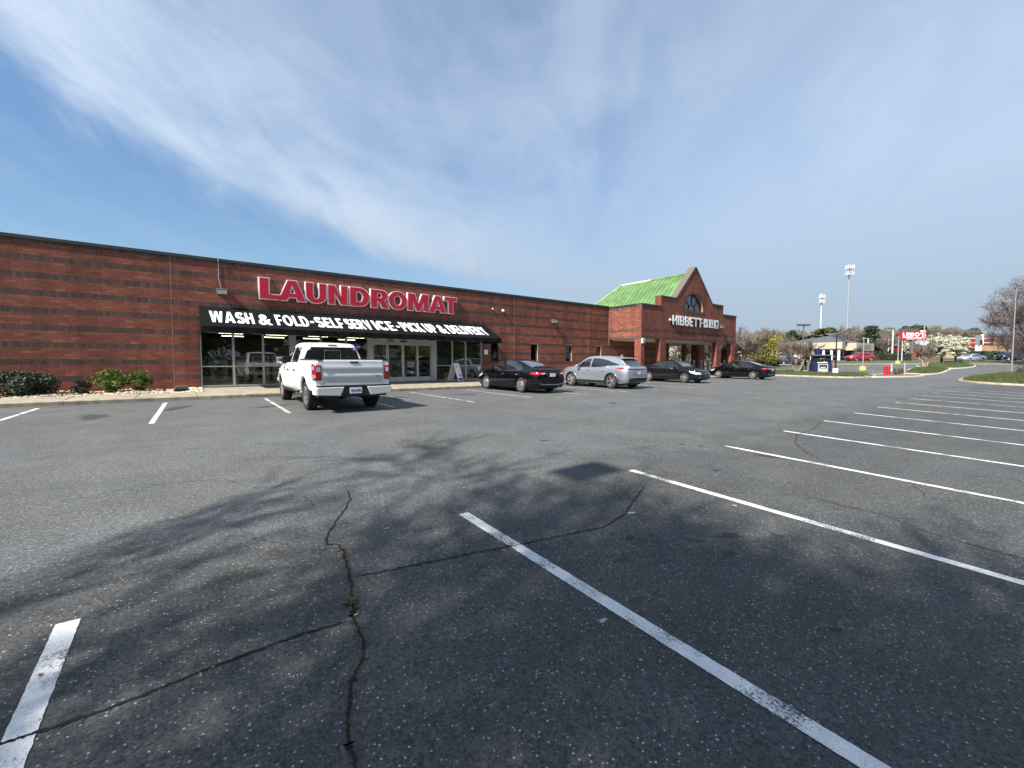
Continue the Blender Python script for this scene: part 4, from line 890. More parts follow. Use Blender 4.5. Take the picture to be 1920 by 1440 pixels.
# front wall slab in pieces round the half-round opening
mb = MB(); n = 16; ring = [(WCX + WR * math.cos(math.pi * i / n), WZ + WR * math.sin(math.pi * i / n)) for i in range(n + 1)]
mb.prism([(XA, 3.5), (XB, 3.5), (XB, 5.95), (XB, 5.951), (WCX + WR, 5.951), (WCX + WR, 5.95), (WCX - WR, 5.95), (XA, 5.95)], 'Y', YP, YP + .42)
mb.prism([(29.2, 5.952), (WCX - WR, 5.952)] + ring[::-1][:n // 2 + 1] + [(WCX, 9.58 - .07), (31.15, 6.74), (29.2, 6.74)], 'Y', YP, YP + .42)
mb.prism([(38.65, 5.952), (38.65, 6.74), (36.75, 6.74), (WCX, 9.58 - .07)] + ring[::-1][n // 2:] + [(WCX + WR, 5.952)], 'Y', YP, YP + .42)
gw = mb.obj('front_wall', M['mortar'], CB)
bk = Bricks((0, YP), (1, 0), (0, -1))
rowsF = [(3.5, 3.704, 's')] + rows_from(3.704, 'r', 4.01) + [(4.01, 4.214, 's')] + rows_from(4.214, 'r', 5.95) + rows_from(5.95, 'r', 6.74) + rows_from(6.74, 'r', 9.5)
lay(rowsF, gable_iv, bk.place); bk.build('brick_courses', gw)
# arch ring of dark bricks and the sill
mb = MB(); nb = 44
for i in range(nb):
    a0, a1 = math.pi * (i + .08) / nb, math.pi * (i + .92) / nb; pl = [(WCX + r * math.cos(a), WZ + r * math.sin(a)) for r, a in ((WR, a0), (WR + .2, a0), (WR + .2, a1), (WR, a1))]
    mb.prism(pl, 'Y', YP - .014, YP + .05, rb.random())
for i in range(30): x = WCX - WR - .2 + i * (2 * WR + .4) / 30; mb.box(x + .005, x + (2 * WR + .4) / 30 - .005, YP - .03, YP + .05, WZ - .2, WZ - .01, rb.random())
mb.obj('arch_bricks', M['darkbrick'], gw, tint=True)
# half-round window
mb = MB(); yg = YP + .26
for r0, r1 in ((WR - .09, WR), (.48, .56)):
    for i in range(24):
        a0, a1 = math.pi * i / 24, math.pi * (i + 1) / 24
        mb.prism([(WCX + r * math.cos(a), WZ + r * math.sin(a)) for r, a in ((r0, a0), (r1, a0), (r1, a1), (r0, a1))], 'Y', yg - .05, yg + .02)
for an in (45, 90, 135):
    c, s_ = math.cos(R_(an)), math.sin(R_(an)); pl = [(WCX + r * c - k * s_, WZ + r * s_ + k * c) for r, k in ((.56, -.045), (WR - .09, -.045), (WR - .09, .045), (.56, .045))]
    mb.prism(pl, 'Y', yg - .048, yg + .018)
mb.box(WCX - WR, WCX + WR, yg - .06, yg + .025, WZ - .03, WZ + .05)
hw_ = mb.obj('half_round_window', M['black'], CB)
M['glassgrey'] = mat('grey_obscured_glass', (.16, .17, .18), .12, var=.1, scale=1)
mb = MB(); pts_ = [(WCX + (WR - .05) * math.cos(math.pi * i / 24), yg, WZ + (WR - .05) * math.sin(math.pi * i / 24)) for i in range(25)]
mb.add(pts_, [tuple(range(25))]); mb.obj('pane', M['glassgrey'], hw_)
# side beam (left) over the portico opening, faces -X
mb = MB(); mb.box(XA, XA + .4, YP + .42, YW, 3.5, 5.95); sbm = mb.obj('side_wall', M['mortar'], CB)
bk = Bricks((XA, 0), (0, 1), (-1, 0)); rowsS = [(3.5, 3.704, 's')] + rows_from(3.704, 'r', 4.01) + [(4.01, 4.214, 's')] + rows_from(4.214, 'r', 5.744) + [(5.744, 5.948, 's')]
lay(rowsS, lambda z: [(YP, YW)], bk.place); bk.build('brick_courses', sbm)
mb = MB(); mb.box(XB - .4, XB, YP + .42, 27.5, 3.5, 5.95); mb.box(34.9, XB - .4, 27.1, 27.5, 3.5, 5.95); sb2 = mb.obj('side_wall', M['mortar'], CB)
bk = Bricks((XB, 0), (0, 1), (1, 0)); lay(rowsS, lambda z: [(YP, 27.5)], bk.place); bk.build('brick_courses', sb2)
# pillars
for (a, b, y0, y1) in [(26.7, 27.14, YP, YP + .55), (29.1, 29.9, YP, YP + .42), (37.7, 38.5, YP, YP + .42), (40.42, 41.2, YP, YP + .42), (40.1, 41.2, 22.4, 23.2), (37.75, 38.05, 22.5, 22.8), (40.1, 41.2, 26.7, 27.5)]:
    mb = MB(); mb.box(a + .002, b - .002, y0 + .002, y1, .5, 3.498); p_ = mb.obj('pillar', M['mortar'], CB)
    rr_ = rows_from(.57, 'r', 3.5)
    for o_, u_, n_, e in (((0, y0), (1, 0), (0, -1), (a, b)), ((a, 0), (0, 1), (-1, 0), (y0, y1)), ((b, 0), (0, 1), (1, 0), (y0, y1))):
        bk = Bricks(o_, u_, n_); lay(rr_, lambda z: [e], bk.place, rb.random()); bk.build('brick_courses', p_)
# recessed shop wall under the portico and the shop body
mb = MB(); mb.box(XA, 34.7, YW, YW + .3, .3, 3.5); rw = mb.obj('recessed_wall', M['mortar'], CB)
bk = Bricks((0, YW), (1, 0), (0, -1)); lay(rows_from(.57, pat, 3.5), lambda z: [(XA, 34.7)], bk.place); bk.build('brick_courses', rw)
mb = MB(); mb.box(34.4, 34.7, YW + .3, 44, .3, 5.5); mb.box(34.7, 35.05, YW + .02, YW + .3, .6, 3.5); mb.box(XA, 34.7, 44, 44.3, .3, 5.5); mb.obj('outer_wall', M['brick'], CB)
mb = MB(); mb.box(XA + .4, XB - .4, YP + .42, YW - .001, 3.44, 3.52); mb.box(34.7, XB - .4, YW, 27.1, 3.44, 3.52); mb.obj('soffit', M['soffit'], CB)
mb = MB(); mb.box(XA, 34.7, YW + .01, 44, 5.3, 5.45); mb.box(XA + .4, XB - .4, YP + .42, YW, 5.3, 5.45); mb.box(34.7, XB - .4, YW, 27.1, 5.3, 5.45); mb.obj('flat_roof', M['polegrey'], CB)
mb = MB(); mb.box(XA + .01, XB, KY + .2, 22.39, .5, .60); mb.box(XA + 8, XB, 22.39, 28, .5, .60); mb.obj('portico_floor', M['concrete2'], CB)
# coping along the stepped gable
M['copingbrown'] = mat('taupe_metal_coping', (.15, .125, .105), .5, .2, var=.1)
for i, (a, b) in enumerate(zip(prof[:-1], prof[1:])):
    A, B = Vector(a), Vector(b); d = (B - A).normalized(); n_ = Vector((-d.y, d.x)); 
    if abs(d.x) < .01: continue
    e = .0; t0 = .11; p4 = [A - d * e, B + d * e, B + d * e + n_ * t0, A - d * e + n_ * t0]
    mb = MB(); mb.prism([(v.x, v.y) for v in p4], 'Y', YP - .06, YP + .52); mb.obj('coping', M['copingbrown'] if abs(d.y) > .1 else M['bronze'], CB)
mb = MB(); mb.prism([(29.13, 5.95), (29.2, 5.95), (29.2, 6.85), (29.13, 6.85)], 'Y', YP - .02, YP + .5); mb.obj('step_return', M['brick'], CB)
mb = MB(); mb.prism([(38.65, 6.06), (38.72, 6.06), (38.72, 6.85), (38.65, 6.85)], 'Y', YP - .02, YP + .5); mb.obj('step_return', M['bronze'], CB)
mb = MB(); mb.box(XA - .05, XA + .46, YP + .52, YW - .06, 5.95, 6.06); mb.obj('coping', M['bronze'], CB)
mb = MB(); mb.box(XB - .46, XB + .05, YP + .52, 27.5, 5.95, 6.06); mb.obj('coping', M['bronze'], CB)
# green standing-seam roof: pans with raised seams
RZ, EZ, RY0, RY1, HWd = 9.18, 5.5, YP + .44, 26.9, 3.62
def slope_pan(sgn, y0, y1, hip=False):
    def zx(x): return EZ + (RZ - EZ) * (1 - abs(x - XC) / HWd)
    mb = MB(); xr = XC; xe = XC + sgn * HWd
    if hip:   # pans beyond the ridge end are cut by the hip line
        f0 = max(0, (y0 - RY1) / HWd); f1 = max(0, (y1 - RY1) / HWd); x0 = XC + sgn * HWd * f0; x1 = XC + sgn * HWd * f1
    else: x0 = x1 = xr
    V = [(x0, y0 + .02, zx(x0)), (x1, y1 - .02, zx(x1)), (xe, y1 - .02, EZ), (xe, y0 + .02, EZ)]
    if x1 == xe: V[1] = (xe - sgn * .01, y1 - .02, EZ + .01)
    top = [(a, b, c + .03) for a, b, c in V]; mb.add(V + top, [(0, 1, 2, 3), (4, 5, 6, 7), (0, 1, 5, 4), (1, 2, 6, 5), (2, 3, 7, 6), (3, 0, 4, 7)])
    ys_ = y1
    mb.add([(x1, ys_ - .02, zx(x1) + .03), (x1, ys_ + .012, zx(x1) + .03), (x1, ys_ + .012, zx(x1) + .085), (x1, ys_ - .02, zx(x1) + .085), (xe, ys_ - .02, EZ + .03), (xe, ys_ + .012, EZ + .03), (xe, ys_ + .012, EZ + .085), (xe, ys_ - .02, EZ + .085)],
           [(0, 1, 2, 3), (4, 5, 6, 7), (0, 1, 5, 4), (1, 2, 6, 5), (2, 3, 7, 6), (3, 0, 4, 7)])
    return mb.obj('roof_panel', M['roofgreen'], rfo)
mb = MB(); mb.add([(XC - HWd, RY0, EZ - .02), (XC + HWd, RY0, EZ - .02), (XC, RY0, RZ - .03), (XC - HWd, RY1 + HWd, EZ - .02), (XC + HWd, RY1 + HWd, EZ - .02), (XC, RY1, RZ - .03)], [(0, 2, 5, 3), (1, 4, 5, 2), (3, 5, 4), (0, 1, 2)])
rfo = mb.obj('green_roof', M['roofgreen'], CB)
pw = .44; y = RY0
while y < RY1 + HWd - .05:
    y1 = min(y + pw, RY1) if y < RY1 - .01 else min(y + pw, RY1 + HWd)
    for sgn in (-1, 1): slope_pan(sgn, y, y1, y >= RY1 - .01)
    y = y1
for a, b, mm in ((RY0, 23.7, 'roofgreen'), (23.7, RY1, 'cream')):
    mb = MB(); mb.prism([(XC - .14, RZ - .06), (XC, RZ + .10), (XC + .14, RZ - .06)], 'Y', a, b - .004); mb.obj('ridge_cap', M[mm], rfo)
for sgn in (-1, 1): mb = MB(); mb.tube([(XC, RY1, RZ + .05), (XC + sgn * HWd, RY1 + HWd, EZ + .05)], .07, 6); mb.obj('hip_cap', M['roofgreen'], rfo)
# shop sign
HS = thing('shop_sign', (0, 0, 0), 'white HIBBETT letters with a dot at each end on the gabled brick front', 'sign')
word('HIBBETT', (30.56, YP - .115, 4.68), (1, 0, 0), (0, 0, 1), 34.93 - 30.56, .76, .03, M['white'], HS, gap=.15, s=.225, h=.19)
for l in word('HIBBETT', (30.56, YP - .01, 4.68), (1, 0, 0), (0, 0, 1), 34.93 - 30.56, .76, .103, M['black'], HS, gap=.15, s=.225, h=.19, name='letter_case'): l.scale = l.scale
for x in (30.33, 35.07): mb = MB(); mb.lathe([(.001, -.11), (.085, -.11), (.09, -.09), (.09, -.01), (.001, -.01)], 16, 'Y', (x, YP, 5.05)); mb.obj('dot', M['white'], HS)
lab = ['white logo panel with a black swoosh, left of three beside the shop letters', 'white logo panel with a black leaping figure, middle of three', 'white logo panel with a three-leaf emblem, right of three']
for i, x in enumerate((35.24, 36.12, 37.00)):
    t = thing('logo_panel', (x, YP, 4.70), lab[i], 'sign panel', 'logo panels beside the shop letters')
    MB().box(0, .70, -.12, -.005, 0, .74).obj('panel_case', M['black'], t); MB().box(.01, .69, -.135, -.121, .01, .73).obj('panel_face', M['white'], t); mb = MB(); ya, yb = -.142, -.136
    if i == 0: mb.prism([(.10, .30), (.13, .24), (.20, .22), (.32, .27), (.66, .45), (.30, .345), (.20, .315), (.16, .34), (.155, .42), (.11, .36)], 'Y', ya, yb)
    elif i == 1:
        for pl in ([(.36, .28), (.42, .30), (.44, .68), (.40, .70), (.37, .5)], [(.38, .32), (.42, .28), (.20, .06), (.14, .08)], [(.38, .29), (.42, .33), (.62, .12), (.58, .08)], [(.37, .42), (.40, .46), (.26, .36), (.25, .33)]): mb.prism(pl, 'Y', ya, yb)
    else:
        for cx_, an in ((.37, 90), (.26, 128), (.48, 52)):
            c, s_ = math.cos(R_(an)), math.sin(R_(an)); mb.prism([(.37 + r * c - k * s_, .30 + r * s_ + k * c) for r, k in ((0, -.03), (.14, -.075), (.24, -.05), (.32, 0), (.24, .05), (.14, .075), (0, .03))], 'Y', ya - .001 * an / 90, yb)
        for zz_ in (.24, .275): mb.box(.24, .50, ya - .002, yb, zz_, zz_ + .02)
        mb.box(.18, .56, ya, yb, .09, .155)
    mb.obj('emblem', M['black'], t)
t = thing('meter_box', (26.86, YP, 3.12), 'white box fixed near the top of the leftmost portico pillar', 'utility box'); bevel(MB().box(-.14, .16, -.12, -.012, 0, .36).obj('box', M['white'], t), .01); MB().box(-.1, .12, -.128, -.121, .05, .31).obj('cover', M['alu_light'], t)
# black bollards in front of the portico
bu = [1256, 1272, 1285.5, 1301, 1315, 1327, 1358]; bw = ['first', 'second', 'third', 'fourth', 'fifth', 'sixth']
for i, u in enumerate(bu):
    w_ = (u - 960) / FPX; tn = (sy_ + cy_ * w_) / (cy_ - sy_ * w_); y = 18.95
    t = thing('bollard', (tn * y, y, .56), ('black metal bollard under the portico, ' + bw[i] + ' from the left of the row') if i < 6 else 'black bollard alone between the two right-hand portico pillars', 'bollard', 'black bollards in front of the portico')
    mb = MB(); mb.lathe([(.001, 0), (.10, 0), (.10, 1.28), (.09, 1.32), (.05, 1.35), (.001, 1.36)], 14); mb.obj('post', M['poleblack'], t, smooth=False); MB().lathe([(.11, 0), (.13, 0), (.13, .03), (.11, .03)], 14).obj('base_ring', M['poleblack'], t)
# ================================================================== vehicles
def pchip(xs, ys, x):
    """monotone cubic through (xs, ys), vectorised"""
    xs = np.asarray(xs, float); ys = np.asarray(ys, float); h = np.diff(xs); d = np.diff(ys) / h; m = np.zeros(len(xs))
    for i in range(1, len(xs) - 1):
        if d[i - 1] * d[i] > 0: w1 = 2 * h[i] + h[i - 1]; w2 = h[i] + 2 * h[i - 1]; m[i] = (w1 + w2) / (w1 / d[i - 1] + w2 / d[i])
    m[0], m[-1] = d[0], d[-1]; x = np.clip(x, xs[0], xs[-1]); i = np.clip(np.searchsorted(xs, x) - 1, 0, len(h) - 1)
    t = (x - xs[i]) / h[i]; t2, t3 = t * t, t ** 3
    return (2 * t3 - 3 * t2 + 1) * ys[i] + (t3 - 2 * t2 + t) * h[i] * m[i] + (-2 * t3 + 3 * t2) * ys[i + 1] + (t3 - t2) * h[i] * m[i + 1]
def loft(table, nx=90, keys=('zb', 'zs', 'zt', 'wb', 'wm', 'ws', 'wt'), crown=.02, roofr=.10, crease=.0):
    """car shell: table rows (x, zb, zs, zt, wb, wm, ws, wt) from tail to nose. Returns closed mesh data"""
    T = np.array(table, float); X = np.linspace(T[0, 0], T[-1, 0], nx)
    # pack stations a little more at the ends
    u = np.linspace(0, 1, nx); u = u - .06 * np.sin(2 * np.pi * u); X = T[0, 0] + (T[-1, 0] - T[0, 0]) * u
    C = [pchip(T[:, 0], T[:, k], X) for k in range(1, 8)]
    V = []; rings = []
    for i, x in enumerate(X):
        zb, zs, zt, wb, wm, ws, wt = [c[i] for c in C]
        H = zs - zb; g = max(zt - zs, .02); rr = min(roofr, g * .5)
        key = [(0, zb), (wb * .6, zb), (wb - .05, zb), (wb, zb + .05), (wb + (wm - wb) * .75, zb + .22 * H), (wm, zb + .50 * H), (wm - crease, zb + .60 * H), (wm - .012, zb + .80 * H), (ws, zs), (ws - .02, zs + min(.02, g * .2)),
               (ws + (wt - ws) * .5, zs + g * .52), (wt, zt - rr), (wt - rr * .5, zt - rr * .28), (wt - rr * 1.4, zt), (wt * .5, zt + crown * .7), (0, zt + crown)]
        key = np.array(key); s = np.r_[0, np.cumsum(np.hypot(*np.diff(key, axis=0).T))]; 
        pts = []
        for k in range(len(key) - 1):
            p0, p1, p2, p3 = key[max(k - 1, 0)], key[k], key[k + 1], key[min(k + 2, len(key) - 1)]
            for t in (0, .5):
                q_ = .5 * ((2 * p1) + (-p0 + p2) * t + (2 * p0 - 5 * p1 + 4 * p2 - p3) * t * t + (-p0 + 3 * p1 - 3 * p2 + p3) * t ** 3) if t else p1
                pts.append(q_)
        pts.append(key[-1]); r = [(x, y, z) for y, z in pts] + [(x, -y, z) for y, z in pts[-2:0:-1]]
        rings.append(len(V)); V += r
    n = len(r); F = []
    for a in range(nx - 1):
        for k in range(n): F.append((rings[a] + k, rings[a] + (k + 1) % n, rings[a + 1] + (k + 1) % n, rings[a + 1] + k))
    F.append(tuple(range(n))[::-1]); F.append(tuple(rings[-1] + k for k in range(n))); return V, F
def boolean(o, cutters, op='DIFFERENCE'):
    for c in cutters:
        m_ = o.modifiers.new('cut', 'BOOLEAN'); m_.operation = op; m_.object = c; m_.solver = 'EXACT'
    dg = bpy.context.evaluated_depsgraph_get(); me = bpy.data.meshes.new_from_object(o.evaluated_get(dg)); o.modifiers.clear(); o.data = me
    for c in cutters: bpy.data.objects.remove(c)
    return o
def autosmooth(o, ang=38):
    bm = bmesh.new(); bm.from_mesh(o.data)
    for f in bm.faces: f.smooth = True
    for e in bm.edges:
        if len(e.link_faces) == 2: e.smooth = e.calc_face_angle(0) < R_(ang)
        else: e.smooth = False
    bm.to_mesh(o.data); bm.free(); return o
class Shell:
    """drapes panes, lamps and trim on a body"""
    def __init__(s, V, F): s.t = BVHTree.FromPolygons([Vector(v) for v in V], F)
    def cast(s, o, d): 
        h_ = s.t.ray_cast(Vector(o), Vector(d), 8); return (h_[0], h_[1]) if h_[0] else (None, None)
    def pt(s, view, a, b, off, side=1):
        if view == 'side': o, d = (a, 3 * side, b), (0, -side, 0)
        elif view == 'rear': o, d = (-6, a, b), (1, 0, 0)
        elif view == 'front': o, d = (6, a, b), (-1, 0, 0)
        else: o, d = (a, b, 4), (0, 0, -1)
        h_, n_ = s.cast(o, d)
        if h_ is None: h_ = Vector((a, side * .7, b)) if view == 'side' else Vector(o); n_ = -Vector(d)
        if n_.dot(Vector(d)) > 0: n_ = -n_
        return h_ + n_ * off
    def patch(s, name, view, lo, hi, m, parent, nu=16, nv=6, off=.005, side=1, thick=0.):
        """ruled patch between polylines lo and hi in the view plane"""
        def res(pl, n):
            P = np.array(pl, float); d = np.r_[0, np.cumsum(np.hypot(*np.diff(P, axis=0).T))]; t = np.linspace(0, d[-1], n + 1); return np.c_[np.interp(t, d, P[:, 0]), np.interp(t, d, P[:, 1])]
        A, B = res(lo, nu), res(hi, nu); V = []; F = []
        for j in range(nv + 1):
            for i in range(nu + 1): q_ = A[i] + (B[i] - A[i]) * j / nv; V.append(tuple(s.pt(view, q_[0], q_[1], off, side)))
        for j in range(nv):
            for i in range(nu): a = j * (nu + 1) + i; F.append((a, a + 1, a + nu + 2, a + nu + 1))
        o = link(npmesh(name, V, F), name, m, parent, True)
        if thick: sd_ = o.modifiers.new('thick', 'SOLIDIFY'); sd_.thickness = thick; sd_.offset = 0
        return o
    def line(s, name, view, pl, w, m, parent, off=.006, side=1, closed=False, rad=False):
        P = [s.pt(view, a, b, off, side) for a, b in pl]
        mb = MB()
        if closed: P.append(P[0])
        mb.tube(P, w / 2, 6, not closed); return mb.obj(name, m, parent, True)
def dense(pl, n=8):
    out_ = []
    for a, b in zip(pl[:-1], pl[1:]):
        for i in range(n): out_.append((a[0] + (b[0] - a[0]) * i / n, a[1] + (b[1] - a[1]) * i / n))
    return out_ + [pl[-1]]
def curve(pl, n=6):
    P = [Vector(p_) for p_ in pl]; out_ = []
    for i in range(len(P) - 1):
        p0, p1, p2, p3 = P[max(i - 1, 0)], P[i], P[i + 1], P[min(i + 2, len(P) - 1)]
        for k in range(n): t = k / n; out_.append(tuple(.5 * ((2 * p1) + (-p0 + p2) * t + (2 * p0 - 5 * p1 + 4 * p2 - p3) * t * t + (-p0 + 3 * p1 - 3 * p2 + p3) * t ** 3)))
    return out_ + [tuple(P[-1])]
M['rim'] = mat('alloy_rim', (.55, .55, .55), .25, .9, var=.06); M['rimdark'] = mat('dark_alloy', (.05, .05, .055), .3, .6); M['chrome'] = mat('chrome', (.75, .76, .77), .08, 1.0, var=.02)
M['carglass'] = mat('car_glass', (.010, .012, .013), .03, 0, var=.05, spec=.9, coat=.6); M['carglasspale'] = mat('rear_car_glass', (.05, .06, .062), .05, 0, var=.1, spec=1.0, coat=1)
M['lampred'] = mat('red_lamp', (.27, .005, .010), .12, 0, var=.08, coat=1); M['lampclear'] = mat('clear_lamp', (.62, .64, .66), .12, .3, var=.1, coat=1); M['lampdark'] = mat('headlamp_dark', (.10, .11, .12), .1, .4, coat=1)
M['lampdeep'] = mat('unlit_light_bar', (.10, .004, .008), .15, coat=1); M['amber'] = mat('side_marker', (.35, .03, .02), .2, coat=1)
def wheel(parent, x, y, r, w, side, rim, spokes=10, hub=M['rimdark'], tw=.62, spoke_w=.035, split=False):
    """wheel > tyre, rim; outer face towards side"""
    mb = MB(); mb.lathe([(.001, -w * .30), (r * .60, -w * .30), (r * .60, w * .28)], 28, 'Y'); mb.lathe([(.001, w * .05), (r * .45, w * .05), (r * .45, -w * .1)], 24, 'Y')
    wh = mb.obj('wheel', M['rimdark'], parent, True, fix=True); wh.location = (x, y, r); wh.scale = (1, side, 1)
    rr = r * tw
    mb = MB(); prof_ = [(rr, w * .42), (rr + .012, w * .48), (r * .86, w * .5), (r * .955, w * .44), (r * .99, w * .34), (r, w * .2), (r, -w * .2), (r * .98, -w * .4), (r * .86, -w * .5), (rr, -w * .45)]
    mb.lathe(prof_, 40, 'Y'); t_ = mb.obj('tyre', M['rubber'], wh, True)
    mb = MB(); mb.lathe([(rr + .002, w * .43), (rr - .004, w * .465), (rr - .022, w * .46), (rr - .03, w * .36), (rr - .035, 0)], 40, 'Y')
    for k in range(spokes):
        a = 2 * math.pi * k / spokes; 
        for da in ((-.12, .12) if split else (0,)):
            a2 = a + da; ux, uz = math.cos(a2), math.sin(a2); a1 = a + da * .35; hx, hz = math.cos(a1), math.sin(a1); px_, pz_ = -uz, ux
            q0 = (hx * .05, hz * .05); q1 = (ux * (rr - .012), uz * (rr - .012)); s0, s1 = spoke_w * .62, spoke_w * .5
            vs = []
            for yy in (w * .30, w * .43):
                for (qx, qz), sw_, dy in ((q0, s0, -.0), (q1, s1, .0)):
                    k2 = .75 if yy > w * .35 else 1
                    vs += [(qx - px_ * sw_ * k2, yy + dy - (.02 if (qx, qz) == q0 else 0), qz - pz_ * sw_ * k2), (qx + px_ * sw_ * k2, yy + dy - (.02 if (qx, qz) == q0 else 0), qz + pz_ * sw_ * k2)]
            mb.add(vs, [(0, 1, 3, 2), (4, 6, 7, 5), (0, 4, 5, 1), (2, 3, 7, 6), (0, 2, 6, 4), (1, 5, 7, 3)])
    mb.lathe([(.07, w * .25), (.07, w * .36), (.055, w * .39), (.001, w * .39)], 20, 'Y'); mb.obj('rim', rim, wh, False)
    return wh
def arches(x, r, w, half):
    """cutters and liner geometry for the wheel wells at +-half"""
    cs = []
    for sd_ in (1, -1):
        mb = MB(); y0, y1 = sd_ * (half + .3), sd_ * (half - w); mb.lathe([(.001, y0), (r, y0), (r, y1), (.001, y1)], 40, 'Y', (x, 0, 0)); 
        vs = mb.v
        me = mb.mesh('cut'); o = bpy.data.objects.new('cut', me); COL.objects.link(o); cs.append(o)
    return cs
def liner(parent, x, zc, r, w, half):
    mb = MB()
    for sd_ in (1, -1):
        mb = MB(); b_ = MB(); n = 24
        for i in range(n + 1):
            a = math.pi * (-.12 + 1.24 * i / n); b_.v += [(x + (r - .006) * math.cos(a), sd_ * (half - .03), zc + (r - .006) * math.sin(a)), (x + (r - .006) * math.cos(a), sd_ * (half - w + .01), zc + (r - .006) * math.sin(a))]
        fs = [(2 * i, 2 * i + 2, 2 * i + 3, 2 * i + 1) for i in range(n)] + [tuple(2 * i + 1 for i in range(n + 1))]
        mb.add(b_.v, fs); mb.obj('wheel_liner', M['black'], parent, True, fix=False)
def paint(name, col, metal=0., rough=.35, var=.03, spec=.5):
    m = mat(name, col, rough, metal, var=var, scale=1.2, coat=1.0, spec=spec); return m
def mirror_prop(parent, x, y, z, side, m, s=1.):
    mb = MB(); V = []; n = 10
    for j, (k, dx) in enumerate([(.55, -.07), (1, -.055), (1, .03), (.75, .08), (.25, .10)]):
        for i in range(n): a = 2 * math.pi * i / n; V.append((x + dx * s, y + side * (.12 * s + .12 * s * k * math.cos(a)), z + .078 * s * k * math.sin(a)))
    F = [(j * n + i, j * n + (i + 1) % n, (j + 1) * n + (i + 1) % n, (j + 1) * n + i) for j in range(4) for i in range(n)] + [tuple(range(n)), tuple(4 * n + i for i in range(n))]
    mb.add(V, F); mb.box(x - .03, x + .04, min(y - side * .06, y + side * .06), max(y - side * .06, y + side * .06), z - .08 * s, z - .03 * s); return mb.obj('mirror', m, parent, True)
def place(t, x, y, heading):
    """heading: angle of the nose from +X; stand the vehicle on the slope of the lot"""
    L_ = 1.4; c, s = math.cos(heading), math.sin(heading); zf, zr = G(x + c * L_, y + s * L_), G(x - c * L_, y - s * L_)
    t.location = (x, y, (zf + zr) / 2); t.rotation_euler = (0, -math.atan2(zf - zr, 2 * L_), heading)
def plate(parent, sh, x, z, txt, w=.30, h=.15, face=M['plate'], view='rear', frame=None, y=0.):
    p_ = sh.pt(view, y, z, .012); sg = -1 if view == 'rear' else 1
    mb = MB(); mb.box(p_.x - .008, p_.x + .008, y - w / 2, y + w / 2, z - h / 2, z + h / 2); o = mb.obj('number_plate', face, parent)
    if frame: mb = MB(); mb.box(p_.x - .006, p_.x + .006, y - w / 2 - .012, y + w / 2 + .012, z - h / 2 - .012, z + h / 2 + .012); mb.obj('plate_frame', frame, parent)
    if txt:
        k = sg * .010; ul = Vector((0, -1, 0)) if view == 'rear' else Vector((0, 1, 0))
        ws = word(txt, Vector((p_.x + k, y - ul.y * w * .40, z - h * .22)), ul, (0, 0, 1), w * .8, h * .48, .003, M['navyprint'], None, s=.2, h=.16, gap=.12, name='character')
        for l in ws: l.parent = o
    return o

